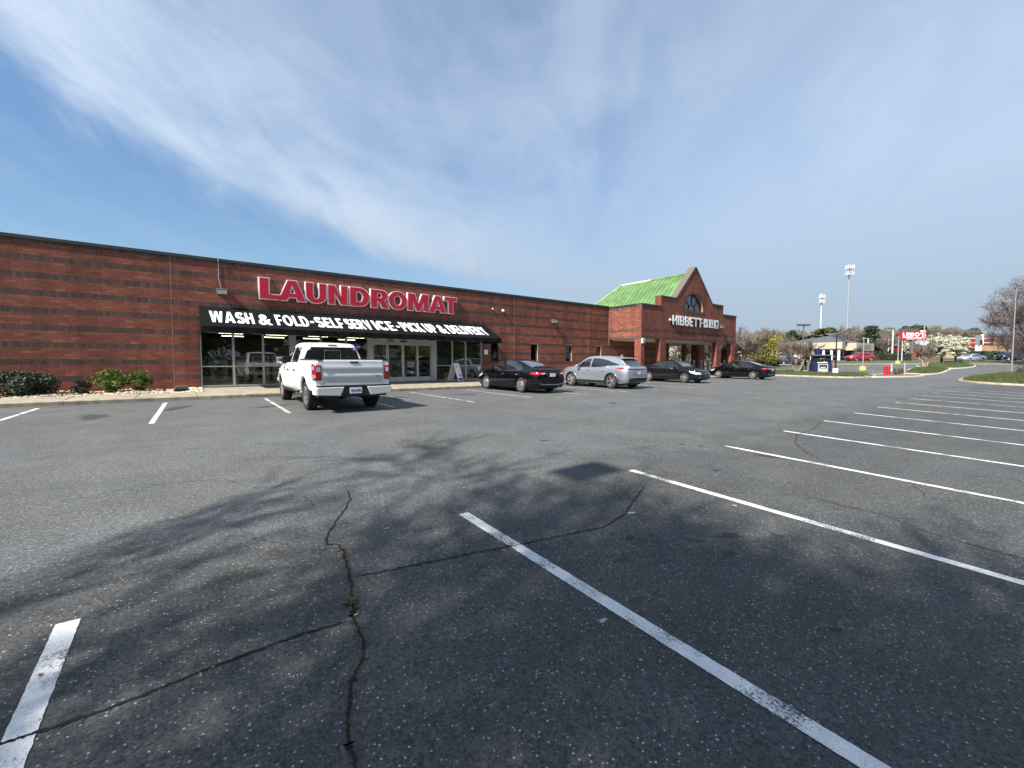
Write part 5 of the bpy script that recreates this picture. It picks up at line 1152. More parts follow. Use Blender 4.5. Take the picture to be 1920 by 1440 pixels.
# ---------------------------------------------------------------- saloon
def make_saloon(name, label, group, m_body, style=0, detail=True):
    t = thing(name, (0, 0, 0), label, 'car', group)
    Rw, XF, XR = .335, 1.42, -1.32
    #        x     zb   zs   zt    wb   wm   ws   wt
    if style == 0:   # sloping roof that runs into a short boot
        tab = [(-2.42, .42, .80, .86, .55, .62, .60, .48), (-2.36, .30, .86, .97, .68, .76, .72, .60), (-2.20, .24, .90, 1.045, .78, .86, .80, .68), (-1.9, .22, .93, 1.09, .84, .91, .84, .70), (-1.55, .21, .95, 1.16, .86, .93, .86, .66), (-1.1, .20, .95, 1.31, .87, .935, .87, .62),
               (-.6, .19, .945, 1.43, .88, .935, .87, .61), (0, .19, .935, 1.485, .88, .935, .87, .62), (.45, .19, .925, 1.455, .88, .935, .87, .63), (.85, .19, .915, 1.30, .88, .935, .87, .66), (1.2, .20, .90, 1.10, .875, .93, .86, .74), (1.42, .20, .89, .995, .87, .925, .85, .78), (1.8, .21, .83, .93, .84, .90, .82, .74), (2.15, .22, .74, .84, .78, .84, .76, .66), (2.36, .24, .62, .72, .64, .72, .66, .54), (2.46, .30, .52, .58, .48, .54, .50, .42)]
    elif style == 1:  # rounder, with upright boot
        tab = [(-2.36, .42, .82, .90, .55, .60, .60, .50), (-2.30, .30, .88, 1.02, .68, .76, .72, .62), (-2.1, .24, .92, 1.08, .78, .85, .80, .68), (-1.75, .22, .94, 1.12, .82, .88, .82, .68), (-1.45, .21, .94, 1.18, .84, .89, .83, .64), (-.95, .20, .935, 1.37, .85, .895, .84, .60),
               (-.5, .19, .93, 1.455, .86, .895, .84, .60), (0, .19, .92, 1.475, .86, .895, .84, .61), (.4, .19, .91, 1.44, .86, .895, .84, .62), (.85, .19, .90, 1.27, .86, .895, .84, .66), (1.2, .20, .885, 1.07, .855, .89, .83, .74), (1.45, .20, .87, .985, .85, .885, .82, .76), (1.8, .21, .82, .94, .82, .87, .79, .72), (2.1, .22, .74, .86, .76, .82, .74, .66), (2.3, .24, .62, .74, .66, .72, .66, .56), (2.42, .30, .50, .58, .48, .54, .50, .42)]
    V, F = loft(tab); sh = Shell(V, F); half = .93 if style == 0 else .89
    b = link(npmesh_poly('body', V, F), 'body', m_body, t); cs = arches(XF, Rw + .055, .32, half) + arches(XR, Rw + .055, .32, half)
    for c in cs: c.location.z = Rw
    boolean(b, cs); b.data.materials.clear(); b.data.materials.append(m_body); autosmooth(b, 40)
    for x in (XF, XR): liner(t, x, Rw, Rw + .055, .32, half)
    for x in (XF, XR):
        for sd_ in (1, -1): wheel(t, x, sd_ * (half - .125), Rw, .225, sd_, M['rim'], 10 if style == 0 else 7, spoke_w=.075 if style == 0 else .09, split=False, tw=.70)
    MB().box(-2.0, 2.1, -.7, .7, .17, .24).obj('underbody', M['black'], t)
    g = M['carglass']
    for sd_ in (1, -1):
        hi = curve([(.98, .955), (.72, 1.18), (.40, 1.325), (.05, 1.365)] if style == 0 else [(.95, .94), (.68, 1.16), (.38, 1.30), (.05, 1.345)]); lo = [(.98, .945), (.05, .965)]
        sh.patch('front_side_window', 'side', lo, hi, g, t, side=sd_)
        if style == 0: sh.patch('rear_side_window', 'side', [(-.03, .966), (-1.10, .985), (-1.28, 1.03)], curve([(-.03, 1.367), (-.45, 1.345), (-.9, 1.23), (-1.28, 1.045)]), g, t, nu=20, side=sd_)
        else: sh.patch('rear_side_window', 'side', [(-.03, .966), (-.95, .98), (-1.12, 1.03)], curve([(-.03, 1.345), (-.42, 1.33), (-.8, 1.23), (-1.12, 1.045)]), g, t, nu=20, side=sd_)
        top = curve([(1.0, .95), (.74, 1.20), (.42, 1.345), (.0, 1.385), (-.45, 1.365), (-.92, 1.245), (-1.32, 1.045)]) if style == 0 else curve([(.97, .94), (.70, 1.18), (.40, 1.32), (.0, 1.365), (-.42, 1.35), (-.82, 1.25), (-1.16, 1.04)])
        sh.line('window_trim', 'side', top + [(-1.30, 1.02), (-1.10, .972), (0, .95), (1.0, .935)] if style == 0 else top + [(-1.12, 1.01), (-.98, .966), (0, .95), (.97, .93)], .022, M['chrome'], t, side=sd_)
        for xs_ in ((.98, -.02, -1.02),):
            for x in xs_: sh.line('door_gap', 'side', [(x, .93), (x - .015, .6), (x - .03, .30)], .008, M['black'], t, off=.0, side=sd_)
        sh.line('sill_gap', 'side', dense([(.95, .27), (-.95, .27)]), .008, M['black'], t, off=.0, side=sd_)
        for x in (.10, -.92): sh.line('door_handle', 'side', [(x, .80), (x - .2, .805)], .026, M['chrome'] if style == 0 else m_body, t, off=.02, side=sd_)
        mirror_prop(t, .80, sd_ * .90, 1.0, sd_, m_body, .9)
        sh.patch('side_marker', 'side', [(-1.74, .52), (-1.70, .46)], [(-1.70, .62), (-1.66, .60)], M['amber'], t, 2, 2, side=sd_)
    # screens
    if style == 0:
        sh.patch('rear_window', 'top', [(-1.74, -.55), (-1.74, .55)], [(-.84, -.50), (-.84, .50)], M['carglasspale'], t, nu=14, nv=10, off=.006)
        sh.patch('windscreen', 'top', [(1.24, -.62), (1.30, 0), (1.24, .62)], [(.50, -.50), (.55, 0), (.50, .50)], g, t, nu=14, nv=10, off=.006)
    else:
        sh.patch('rear_window', 'top', [(-1.50, -.54), (-1.50, .54)], [(-.80, -.48), (-.80, .48)], g, t, nu=14, nv=10, off=.006)
        sh.patch('windscreen', 'top', [(1.22, -.62), (1.28, 0), (1.22, .62)], [(.46, -.50), (.50, 0), (.46, .50)], M['carglasspale'], t, nu=14, nv=10, off=.006)
    # tail
    for sd_ in (1, -1):
        z0, z1 = (.80, .925) if style == 0 else (.80, .95)
        o = sh.patch('tail_lamp', 'side', [(-2.36, z0 + .02), (-2.05, z0 + .01), (-1.93, z0 + .05)], [(-2.34, z1), (-2.1, z1), (-1.95, z1 - .03)], M['lampred'], t, 8, 3, side=sd_, off=.008)
        o = sh.patch('tail_lamp', 'rear', [(sd_ * .84, z0), (sd_ * .40, z0 + .03)], [(sd_ * .82, z1), (sd_ * .40, z1 - .03)], M['lampred'], t, 8, 3, off=.012)
        sh.patch('reversing_lamp', 'rear', [(sd_ * .62, z0 + .03), (sd_ * .44, z0 + .045)], [(sd_ * .62, z0 + .07), (sd_ * .44, z0 + .08)], M['lampclear'], o, 4, 2, off=.018)
    sh.line('boot_gap', 'rear', [(-.66, .68), (-.66, .95)], .008, M['black'], t, off=0); sh.line('boot_gap', 'rear', [(.66, .68), (.66, .95)], .008, M['black'], t, off=0)
    sh.line('boot_gap', 'rear', dense([(-.66, .66), (.66, .66)], 6), .008, M['black'], t, off=0)
    sh.patch('lower_bumper', 'rear', [(-.60, .30), (.60, .30)], [(-.66, .42), (.66, .42)], M['black'], t, 8, 2, off=.006)
    sh.line('bumper_trim', 'rear', curve([(-.70, .44), (-.5, .40), (0, .385), (.5, .40), (.70, .44)]), .022, M['chrome'] if style == 0 else M['black'], t, off=.012)
    plate(t, sh, -2.4, .80, '', face=M['plate'])
    sh.line('spoiler_lip', 'top', curve([(-2.30, -.62), (-2.36, 0), (-2.30, .62)]), .03, m_body, t, off=.012)
    # nose
    for sd_ in (1, -1):
        sh.patch('headlamp', 'side', [(2.10, .60), (1.86, .66)], [(2.06, .74), (1.72, .80)], M['lampclear'], t, 8, 4, side=sd_, off=.008)
        sh.patch('headlamp', 'front', [(sd_ * .80, .56), (sd_ * .42, .58)], [(sd_ * .80, .72), (sd_ * .50, .68)], M['lampclear'], t, 8, 4, off=.010)
        sh.patch('fog_lamp', 'front', [(sd_ * .66, .34), (sd_ * .52, .34)], [(sd_ * .66, .42), (sd_ * .52, .42)], M['lampdark'], t, 4, 2, off=.01)
    sh.patch('upper_grille', 'front', [(-.38, .54), (.38, .54)], [(-.42, .64), (.42, .64)], M['black'], t, 8, 3, off=.008)
    sh.patch('lower_grille', 'front', [(-.46, .30), (.46, .30)], [(-.50, .42), (.50, .42)], M['black'], t, 8, 3, off=.008)
    sh.patch('badge', 'front', [(-.06, .585), (.06, .585)], [(-.06, .625), (.06, .625)], M['chrome'], t, 2, 2, off=.014)
    for sd_ in (-1, 1): sh.line('bonnet_gap', 'top', curve([(1.30, sd_ * .70), (1.7, sd_ * .68), (2.1, sd_ * .56)]), .008, M['black'], t, off=0)
    return t
def npmesh_poly(name, V, F):
    me = bpy.data.meshes.new(name); me.from_pydata([tuple(v) for v in V], [], F); bm = bmesh.new(); bm.from_mesh(me); bmesh.ops.recalc_face_normals(bm, faces=bm.faces); bm.to_mesh(me); bm.free(); me.update(); return me
def copy_thing(o, label=None, group=None, deep=True):
    c = o.copy(); COL.objects.link(c)
    if label: c['label'] = label
    if group: c['group'] = group
    def kids(src, dst):
        for ch in [k for k in bpy.data.objects if k.parent == src]:
            d = ch.copy(); COL.objects.link(d); d.parent = dst; kids(ch, d)
    if deep: kids(o, c)
    return c
P_black = paint('black_car_paint', (.0025, .003, .005), 0, .6, spec=0); P_black2 = paint('black_car_paint_dusty', (.006, .007, .008), 0, .6, spec=0)
P_silver = paint('silver_car_paint', (.36, .385, .42), .65, .32); P_white = paint('white_car_paint', (.84, .84, .82), .0, .4)
PK = 'cars parked nose-in along the shopfront'
sA = make_saloon('parked_car', 'black fastback saloon with chrome window trim parked nose-in just right of the shop doors', PK, P_black, 0); place(sA, 12.65, 16.12, R_(90))
sB = copy_thing(sA, 'black fastback saloon parked nose-in furthest right, in front of the last portico pillars'); place(sB, 36.6, 16.75, R_(90))
sC = make_saloon('parked_car', 'dusty black saloon backed in with its headlamps facing the lot, right of the silver crossover', PK, P_black2, 1); place(sC, 26.95, 16.95, R_(-91))

# ---------------------------------------------------------------- silver crossover
def make_crossover(name, label, group, m_body):
    t = thing(name, (0, 0, 0), label, 'car', group); Rw, XF, XR = .375, 1.45, -1.40
    tab = [(-2.42, .48, .90, 1.0, .60, .66, .66, .56), (-2.36, .36, .98, 1.13, .72, .80, .76, .66), (-2.22, .30, 1.03, 1.20, .80, .88, .82, .70), (-2.08, .28, 1.06, 1.28, .85, .93, .86, .68), (-1.84, .26, 1.08, 1.475, .88, .95, .88, .62), (-1.45, .25, 1.09, 1.59, .89, .96, .89, .60), (-.9, .24, 1.07, 1.66, .89, .955, .89, .61),
           (-.3, .24, 1.05, 1.69, .89, .95, .885, .63), (.2, .24, 1.04, 1.675, .89, .95, .885, .64), (.6, .24, 1.03, 1.58, .89, .95, .885, .66), (1.0, .24, 1.02, 1.34, .89, .95, .88, .72), (1.25, .25, 1.01, 1.18, .89, .95, .88, .78), (1.45, .25, 1.00, 1.11, .89, .95, .87, .80), (1.9, .26, .95, 1.06, .87, .93, .84, .76), (2.2, .27, .88, .98, .80, .87, .78, .68), (2.40, .30, .74, .84, .66, .74, .68, .56), (2.48, .36, .62, .70, .52, .58, .54, .44)]
    V, F = loft(tab); sh = Shell(V, F); half = .95
    b = link(npmesh_poly('body', V, F), 'body', m_body, t); cs = arches(XF, Rw + .06, .34, half) + arches(XR, Rw + .06, .34, half)
    for c in cs: c.location.z = Rw
    boolean(b, cs); b.data.materials.clear(); b.data.materials.append(m_body); autosmooth(b, 40)
    for x in (XF, XR): liner(t, x, Rw, Rw + .06, .34, half)
    for x in (XF, XR):
        for sd_ in (1, -1): wheel(t, x, sd_ * (half - .125), Rw, .24, sd_, M['rim'], 5, spoke_w=.10, split=True, tw=.72)
    MB().box(-2.0, 2.1, -.72, .72, .20, .30).obj('underbody', M['black'], t); g = M['carglass']
    for sd_ in (1, -1):
        sh.patch('front_side_window', 'side', [(1.02, 1.075), (.12, 1.09)], curve([(1.02, 1.10), (.75, 1.33), (.42, 1.50), (.12, 1.545)]), g, t, side=sd_)
        sh.patch('rear_side_window', 'side', [(.02, 1.092), (-.7, 1.11), (-1.15, 1.17), (-1.85, 1.21)], curve([(.02, 1.55), (-.45, 1.545), (-.95, 1.46), (-1.4, 1.34), (-1.86, 1.23)]), g, t, nu=24, side=sd_)
        sh.line('window_trim', 'side', dense([(1.06, 1.06), (0, 1.075), (-.75, 1.095), (-1.12, 1.155)], 4), .018, M['chrome'], t, side=sd_)
        for x in (1.04, .07, -.98): sh.line('door_gap', 'side', [(x, 1.04), (x - .01, .7), (x - .03 if x > -.5 else x + .12, .36)], .008, M['black'], t, off=0, side=sd_)
        sh.patch('sill', 'side', [(1.02, .25), (-.98, .25)], [(1.0, .40), (-.96, .40)], M['black'], t, 12, 2, side=sd_, off=.008)
        for x in (.22, -.85): sh.line('door_handle', 'side', [(x, .90), (x - .2, .905)], .028, M['chrome'], t, off=.02, side=sd_)
        mirror_prop(t, .85, sd_ * .93, 1.14, sd_, m_body, 1.0)
        for xc in (XF, XR):   # flared lip round the wheel arch
            P = [(xc + (Rw + .08) * math.cos(R_(a)), Rw + (Rw + .08) * math.sin(R_(a))) for a in range(0, 181, 12)]; sh.line('arch_lip', 'side', P, .03, m_body, t, off=.004, side=sd_)
        sh.patch('tail_lamp', 'side', [(-2.30, 1.0), (-1.62, 1.01)], [(-2.28, 1.07), (-1.98, 1.075), (-1.66, 1.03)], M['lampred'], t, 10, 3, side=sd_, off=.01)
        sh.patch('bumper_cut', 'side', [(-2.0, .36), (-1.78, .55)], [(-2.02, .40), (-1.80, .60)], M['black'], t, 6, 2, side=sd_, off=.006)
    sh.patch('light_bar', 'rear', [(-.84, .985), (.84, .985)], [(-.80, 1.035), (.80, 1.035)], M['lampdeep'], t, 20, 2, off=.012)
    sh.patch('rear_window', 'rear', [(-.68, 1.15), (.68, 1.15)], [(-.54, 1.50), (.54, 1.50)], g, t, 12, 8, off=.008)
    mb = MB(); mb.prism([(-1.42, 1.625), (-1.90, 1.56), (-1.93, 1.54), (-1.66, 1.50)], 'Y', -.56, .56); bevel(mb.obj('roof_spoiler', m_body, t), .015)
    sh.patch('windscreen', 'top', [(1.16, -.66), (1.24, 0), (1.16, .66)], [(.52, -.54), (.58, 0), (.52, .54)], g, t, 14, 10, off=.006)
    sh.patch('lower_bumper', 'rear', [(-.74, .38), (.74, .38)], [(-.74, .58), (.74, .58)], M['black'], t, 14, 3, off=.010)
    sh.line('bumper_trim', 'rear', curve([(-.76, .44), (-.55, .57), (.55, .57), (.76, .44)]), .02, M['chrome'], t, off=.02)
    plate(t, sh, -2.4, .82, '', frame=M['navy']); mb = MB(); p_ = sh.pt('rear', .36, .84, .012); mb.lathe([(.001, -.006), (.055, -.006), (.055, .004)], 20, 'X', (p_.x, .36, .84)); mb.obj('badge', M['chrome'], t)
    mb = MB(); mb.prism([(-1.26, 1.655), (-1.30, 1.74), (-1.36, 1.75), (-1.42, 1.64)], 'Y', -.03, .03); bevel(mb.obj('roof_aerial', m_body, t), .01)
    for sd_ in (1, -1):
        sh.patch('headlamp', 'front', [(sd_ * .84, .78), (sd_ * .45, .74)], [(sd_ * .84, .86), (sd_ * .50, .82)], M['lampclear'], t, 8, 3, off=.01)
        sh.patch('headlamp', 'side', [(2.25, .74), (1.95, .82)], [(2.22, .84), (1.90, .88)], M['lampdark'], t, 8, 3, side=sd_, off=.01)
    sh.patch('grille', 'front', [(-.55, .40), (.55, .40)], [(-.40, .78), (.40, .78)], M['black'], t, 10, 5, off=.01)
    return t
sS = make_crossover('parked_car', 'silver crossover with a thin red light bar parked nose-in left of the portico', PK, P_silver); place(sS, 18.25, 15.78, R_(90))

# ---------------------------------------------------------------- white crew-cab pickup
def make_pickup(name, label, group, m_body, far=False):
    t = thing(name, (0, 0, 0), label, 'pickup truck', group); Rw, XF, XR, half = .41, 1.86, -1.82, 1.0
    # lower body with bed sides (origin midway between the axles)
    tab = [(-3.02, .62, 1.30, 1.385, .94, .985, .97, .92), (-2.97, .58, 1.33, 1.42, .955, 1.0, .985, .95), (-2.4, .56, 1.335, 1.425, .965, 1.01, .99, .955), (-1.0, .52, 1.335, 1.425, .97, 1.01, .99, .955), (-.88, .50, 1.25, 1.33, .97, 1.01, .98, .95), (0, .47, 1.24, 1.32, .97, 1.01, .98, .95), (1.0, .47, 1.24, 1.31, .97, 1.01, .98, .94),
           (1.35, .48, 1.23, 1.33, .97, 1.01, .97, .92), (1.9, .50, 1.20, 1.31, .96, 1.01, .96, .90), (2.4, .52, 1.12, 1.25, .93, .99, .93, .86), (2.66, .54, 1.02, 1.16, .86, .93, .87, .80), (2.76, .58, .95, 1.06, .76, .84, .80, .72)]
    V, F = loft(tab, 100, roofr=.05, crown=.012); sh = Shell(V, F); b = link(npmesh_poly('body', V, F), 'body', m_body, t)
    cs = arches(XF, Rw + .085, .38, half) + arches(XR, Rw + .085, .38, half)
    for c in cs: c.location.z = Rw + .03
    mb = MB(); mb.box(-2.93, -.95, -.82, .82, .88, 1.8); o = bpy.data.objects.new('cut', mb.mesh('cut')); COL.objects.link(o); cs.append(o)
    boolean(b, cs); b.data.materials.clear(); b.data.materials.append(m_body); autosmooth(b, 35)
    # cab
    cab = [(-.93, 1.20, 1.30, 1.80, .93, .945, .93, .70), (-.86, 1.20, 1.31, 1.88, .95, .97, .95, .71), (-.6, 1.20, 1.31, 1.925, .95, .97, .955, .725), (0, 1.20, 1.305, 1.955, .95, .97, .955, .735), (.6, 1.20, 1.30, 1.94, .95, .97, .955, .735), (.85, 1.20, 1.295, 1.87, .95, .97, .95, .74), (1.2, 1.20, 1.285, 1.64, .95, .965, .945, .77), (1.6, 1.18, 1.26, 1.36, .93, .95, .93, .80), (1.72, 1.16, 1.23, 1.27, .90, .93, .91, .78)]
    V2, F2 = loft(cab, 60, roofr=.08, crown=.02); sc = Shell(V2, F2); c_ = link(npmesh_poly('cab', V2, F2), 'cab', m_body, t); autosmooth(c_, 40)
    both = Shell(V + V2, F + [tuple(i + len(V) for i in f) for f in F2])
    for x in (XF, XR): liner(t, x, Rw + .03, Rw + .085, .38, half)
    for x in (XF, XR):
        for sd_ in (1, -1): wheel(t, x, sd_ * (half - .155), Rw, .29, sd_, M['chrome'] if not far else M['rim'], 6, spoke_w=.15, split=False, tw=.64)
    mb = MB(); mb.box(-2.7, 2.4, -.55, -.40, .42, .60); mb.box(-2.7, 2.4, .40, .55, .42, .60); mb.tube([(XR, -.7, Rw), (XR, .7, Rw)], .05, 8); mb.lathe([(.001, -.16), (.12, -.13), (.16, 0), (.12, .13), (.001, .16)], 12, 'Y', (XR, 0, Rw)); mb.tube([(XF, -.7, Rw), (XF, .7, Rw)], .045, 8); mb.box(-.8, 1.2, -.5, .5, .40, .5); mb.obj('chassis', M['black'], t)
    mb = MB(); mb.tube([(-1.2, -.55, .45), (-2.5, -.62, .47), (-2.75, -.85, .47)], .04, 8); mb.obj('exhaust', M['steel'], t)
    g = M['carglass']
    for sd_ in (1, -1):
        sc.patch('front_side_window', 'side', [(1.38, 1.315), (.40, 1.325)], curve([(1.38, 1.34), (1.08, 1.58), (.78, 1.76), (.40, 1.80)]), g, t, side=sd_)
        sc.patch('rear_side_window', 'side', [(.28, 1.326), (-.62, 1.335)], curve([(.28, 1.802), (-.3, 1.795), (-.62, 1.77)]), g, t, side=sd_)
        for x in (1.40, .34, -.74): both.line('door_gap', 'side', [(x, 1.26), (x, .9), (x - .01, .56)], .010, M['polegrey'], t, off=0, side=sd_)
        both.line('sill_gap', 'side', dense([(1.40, .56), (-.74, .56)], 8), .009, M['polegrey'], t, off=0, side=sd_)
        both.line('waist_line', 'side', dense([(1.40, 1.285), (-.80, 1.285)], 8), .008, M['polegrey'], t, off=.0, side=sd_)
        for x in (.52, -.48): sh.patch('door_handle', 'side', [(x + .12, 1.075), (x - .12, 1.075)], [(x + .12, 1.115), (x - .12, 1.115)], M['black'], t, 4, 1, side=sd_, off=.03)
        mb = MB(); mb.tube([(.0 + 1.35, sd_ * .98, .47), (-.85, sd_ * .98, .47)], .05, 8); mb.obj('running_board', M['black'], t, True)
        m_ = MB(); m_.box(1.12, 1.27, min(sd_ * 1.05, sd_ * 1.25), max(sd_ * 1.05, sd_ * 1.25), 1.28, 1.50); mm_ = m_.obj('mirror', M['chrome'], t); bevel(mm_, .04, 3); MB().box(1.15, 1.24, min(sd_ * .93, sd_ * 1.06), max(sd_ * .93, sd_ * 1.06), 1.28, 1.34).obj('mirror_arm', M['black'], t)
        for xc in (XF, XR):
            P = [(xc + (Rw + .125) * math.cos(R_(a)), Rw + .03 + (Rw + .125) * math.sin(R_(a))) for a in range(-8, 189, 12)]; sh.line('arch_lip', 'side', P, .05, m_body, t, off=.002, side=sd_)
        # tail lamp: wraps the corner, red with a clear window
        o = sh.patch('tail_lamp', 'side', [(-3.0, .86), (-2.83, .90)], [(-2.99, 1.30), (-2.74, 1.31)], M['lampred'], t, 6, 8, side=sd_, off=.012, thick=.012)
        r_ = sh.patch('tail_lamp', 'rear', [(sd_ * .985, .88), (sd_ * .83, .88)], [(sd_ * .985, 1.28), (sd_ * .83, 1.28)], M['lampred'], t, 6, 8, off=.014, thick=.012)
        sh.patch('reversing_lamp', 'side', [(-2.98, 1.14), (-2.85, 1.15)], [(-2.98, 1.24), (-2.84, 1.25)], M['lampclear'], o, 4, 2, side=sd_, off=.021)
        sh.patch('reversing_lamp', 'side', [(-2.985, .90), (-2.88, .92)], [(-2.985, 1.02), (-2.91, 1.04)], M['lampclear'], o, 4, 2, side=sd_, off=.021)
        sh.patch('reversing_lamp', 'rear', [(sd_ * .96, 1.10), (sd_ * .86, 1.10)], [(sd_ * .96, 1.22), (sd_ * .86, 1.22)], M['lampclear'], r_, 4, 2, off=.023)
    # rear cab glass with sliding centre pane, third brake lamp
    rw_ = sc.patch('rear_window', 'rear', [(-.84, 1.34), (.84, 1.34)], [(-.69, 1.80), (.69, 1.80)], g, t, 16, 8, off=.01)
    sc.line('slider_frame', 'rear', dense([(-.24, 1.38), (-.24, 1.70), (.24, 1.70), (.24, 1.38), (-.24, 1.38)], 4), .012, M['polegrey'], rw_, off=.018)
    sc.patch('brake_lamp', 'rear', [(-.14, 1.835), (.14, 1.835)], [(-.13, 1.875), (.13, 1.875)], M['lampred'], t, 4, 2, off=.02)
    sc.patch('windscreen', 'top', [(1.60, -.76), (1.68, 0), (1.60, .76)], [(.86, -.62), (.92, 0), (.86, .62)], g, t, 14, 10, off=.006)
    # tailgate with its stamped steps
    M['tailgate'] = mat('satin_grey_trim', (.62, .63, .64), .30, .40, var=.05, coat=.7)  # tailgate and bumper wings greyer than the body paint
    tg = MB(); pr_ = [(.66, .0), (.74, .012), (.80, .0), (.90, .0), (.93, .022), (1.02, .03), (1.05, .012), (1.13, .022), (1.16, .034), (1.24, .034), (1.28, .015), (1.36, .02), (1.415, .012), (1.42, -.03)]
    vs = []; fs = []; ny = 12
    for z, d in pr_:
        for j in range(ny + 1): y = -.785 + 1.57 * j / ny; vs.append((-3.022 - d - .012 * (1 - (y / .785) ** 2), y, z))
    for i in range(len(pr_) - 1):
        for j in range(ny): a = i * (ny + 1) + j; fs.append((a, a + 1, a + ny + 2, a + ny + 1))
    tg.add(vs, fs); tgo = tg.obj('tailgate', m_body if far else M['tailgate'], t, True, fix=False)
    MB().box(-3.075, -3.045, -.11, .11, 1.335, 1.375).obj('tailgate_handle', M['black'], tgo)
    MB().box(-3.062, -3.058, .52, .70, 1.03, 1.045).obj('badge', M['chrome'], tgo); MB().box(-3.062, -3.056, -.70, -.58, .965, .985).obj('badge', M['black'], tgo)
    mb = MB(); mb.box(-3.03, -2.95, -.96, .96, 1.41, 1.437); mb.box(-2.95, -.93, -.97, -.84, 1.415, 1.44); mb.box(-2.95, -.93, .84, .97, 1.415, 1.44); mb.obj('bed_rail_cap', M['black'], t)
    # rear bumper: two painted wings and the dark step with the plate
    for sd_ in (1, -1):
        mb = MB(); mb.prism([(-.001 + a, b2) for a, b2 in [(.40, .46), (.97, .50), (1.0, .66), (.97, .70), (.30, .70)]], 'X', -3.20, -3.04); o = mb.obj('bumper_wing', M['tailgate'] if not far else M['chrome'], t); o.scale = (1, sd_, 1); bevel(o, .02, 3)
        mb = MB(); mb.prism([(.93, .48), (1.0, .50), (1.0, .66), (.93, .68)], 'X', -3.05, -2.75); o = mb.obj('bumper_corner', m_body, t); o.scale = (1, sd_, 1)
    mb = MB(); mb.prism([(-.96, .70), (.96, .70), (.96, .74), (-.96, .74)], 'X', -3.18, -3.0); mb.prism([(-.40, .46), (.40, .46), (.30, .705), (-.30, .705)], 'X', -3.17, -3.0); mb.box(-3.02, -2.7, -.9, .9, .42, .58); mb.obj('bumper_step', M['black'], t)
    mb = MB(); mb.box(-3.186, -3.176, -.16, .16, .52, .68); pl = mb.obj('number_plate', M['plate'], t)
    for l in word('WAX-4802', (-3.188, .13, .57), (0, -1, 0), (0, 0, 1), .26, .065, .003, M['navyprint'], None, gap=.14, s=.2, h=.16, name='character'): l.parent = pl
    # nose
    mb = MB(); mb.prism([(-.62, .78), (.62, .78), (.68, 1.00), (.60, 1.14), (-.60, 1.14), (-.68, 1.00)], 'X', 2.70, 2.80); mb.obj('grille', M['black'], t)
    mb = MB(); mb.prism([(-.70, .95), (.70, .95), (.70, 1.02), (-.70, 1.02)], 'X', 2.72, 2.83); mb.lathe([(.001, 2.82), (.10, 2.82), (.11, 2.84), (.001, 2.86)], 20, 'X', (0, 0, .985)); mb.obj('grille_bar', M['chrome'], t)
    for sd_ in (1, -1):
        mb = MB(); mb.prism([(.66, .84), (.90, .86), (.93, 1.10), (.62, 1.12), (.70, 1.0)], 'X', 2.60, 2.78); o = mb.obj('headlamp', M['lampclear'], t); o.scale = (1, sd_, 1); bevel(o, .015)
        mb = MB(); mb.prism([(.52, .50), (.70, .50), (.70, .60), (.52, .60)], 'X', 2.86, 2.90); o = mb.obj('fog_lamp', M['lampclear'], t); o.scale = (1, sd_, 1)
    mb = MB(); mb.prism([(-.95, .62), (.95, .62), (.97, .76), (.60, .78), (-.60, .78), (-.97, .76)], 'X', 2.60, 2.90); bevel(mb.obj('front_bumper', m_body, t), .03, 3)
    mb = MB(); mb.prism([(-.85, .40), (.85, .40), (.93, .615), (-.93, .615)], 'X', 2.55, 2.84); mb.obj('air_dam', M['black'], t)
    return t
tk = make_pickup('pickup_truck', 'white crew-cab pickup with a greyer tailgate parked nose-in at the laundromat windows', 'cars parked nose-in along the shopfront', P_white); place(tk, 3.64, 14.90, R_(90.0))
# ---------------------------------------------------------------- distant traffic
P_red = paint('red_car_paint', (.36, .008, .018), .2, .35); P_pale = paint('pale_silver_blue_paint', (.42, .50, .54), .4, .35); P_navy = paint('dark_blue_paint', (.008, .016, .05), .2, .35); P_dark = paint('dark_slate_paint', (.02, .03, .045), .2, .4)
def far_car(u, d, heading, pm, label, sc=1.0, src=None):
    c = copy_thing(src or sC, label, 'vehicles beyond the lot'); 
    for k in [k for k in bpy.data.objects if k.parent == c]:
        if k.type == 'MESH' and k.data.materials and k.data.materials[0] in (P_black, P_black2, P_silver, P_white): k.data = k.data.copy(); k.data.materials[0] = pm
    x, y = S(u, d); place(c, x, y, heading); c.scale = (sc, sc, sc); return c
st = math.atan2(-.54, .842)
far_car(1610, 81, st + math.pi, P_red, 'red car standing on the road behind the navy kiosk', 1.02, sS)
far_car(1819, 84.5, st + math.pi, P_pale, 'pale silver-blue car on the road just right of the flowering trees')
far_car(1483, 72, st - .5, P_dark, 'small dark car on the far lot left of the bare multi-stemmed tree', .92)
far_car(1455, 86, st + math.pi + .1, P_silver, 'silver car parked in front of the long brick building', 1.0, sS)
far_car(1484, 90, st + .1, P_white, 'white van-like car parked behind the dark car near the long brick building', 1.05, sS)
bt = make_pickup('pickup_truck', 'dark blue pickup on the road at the right edge of the view', 'vehicles beyond the lot', P_navy, True); x, y = S(1893, 91); place(bt, x, y, st + math.pi)
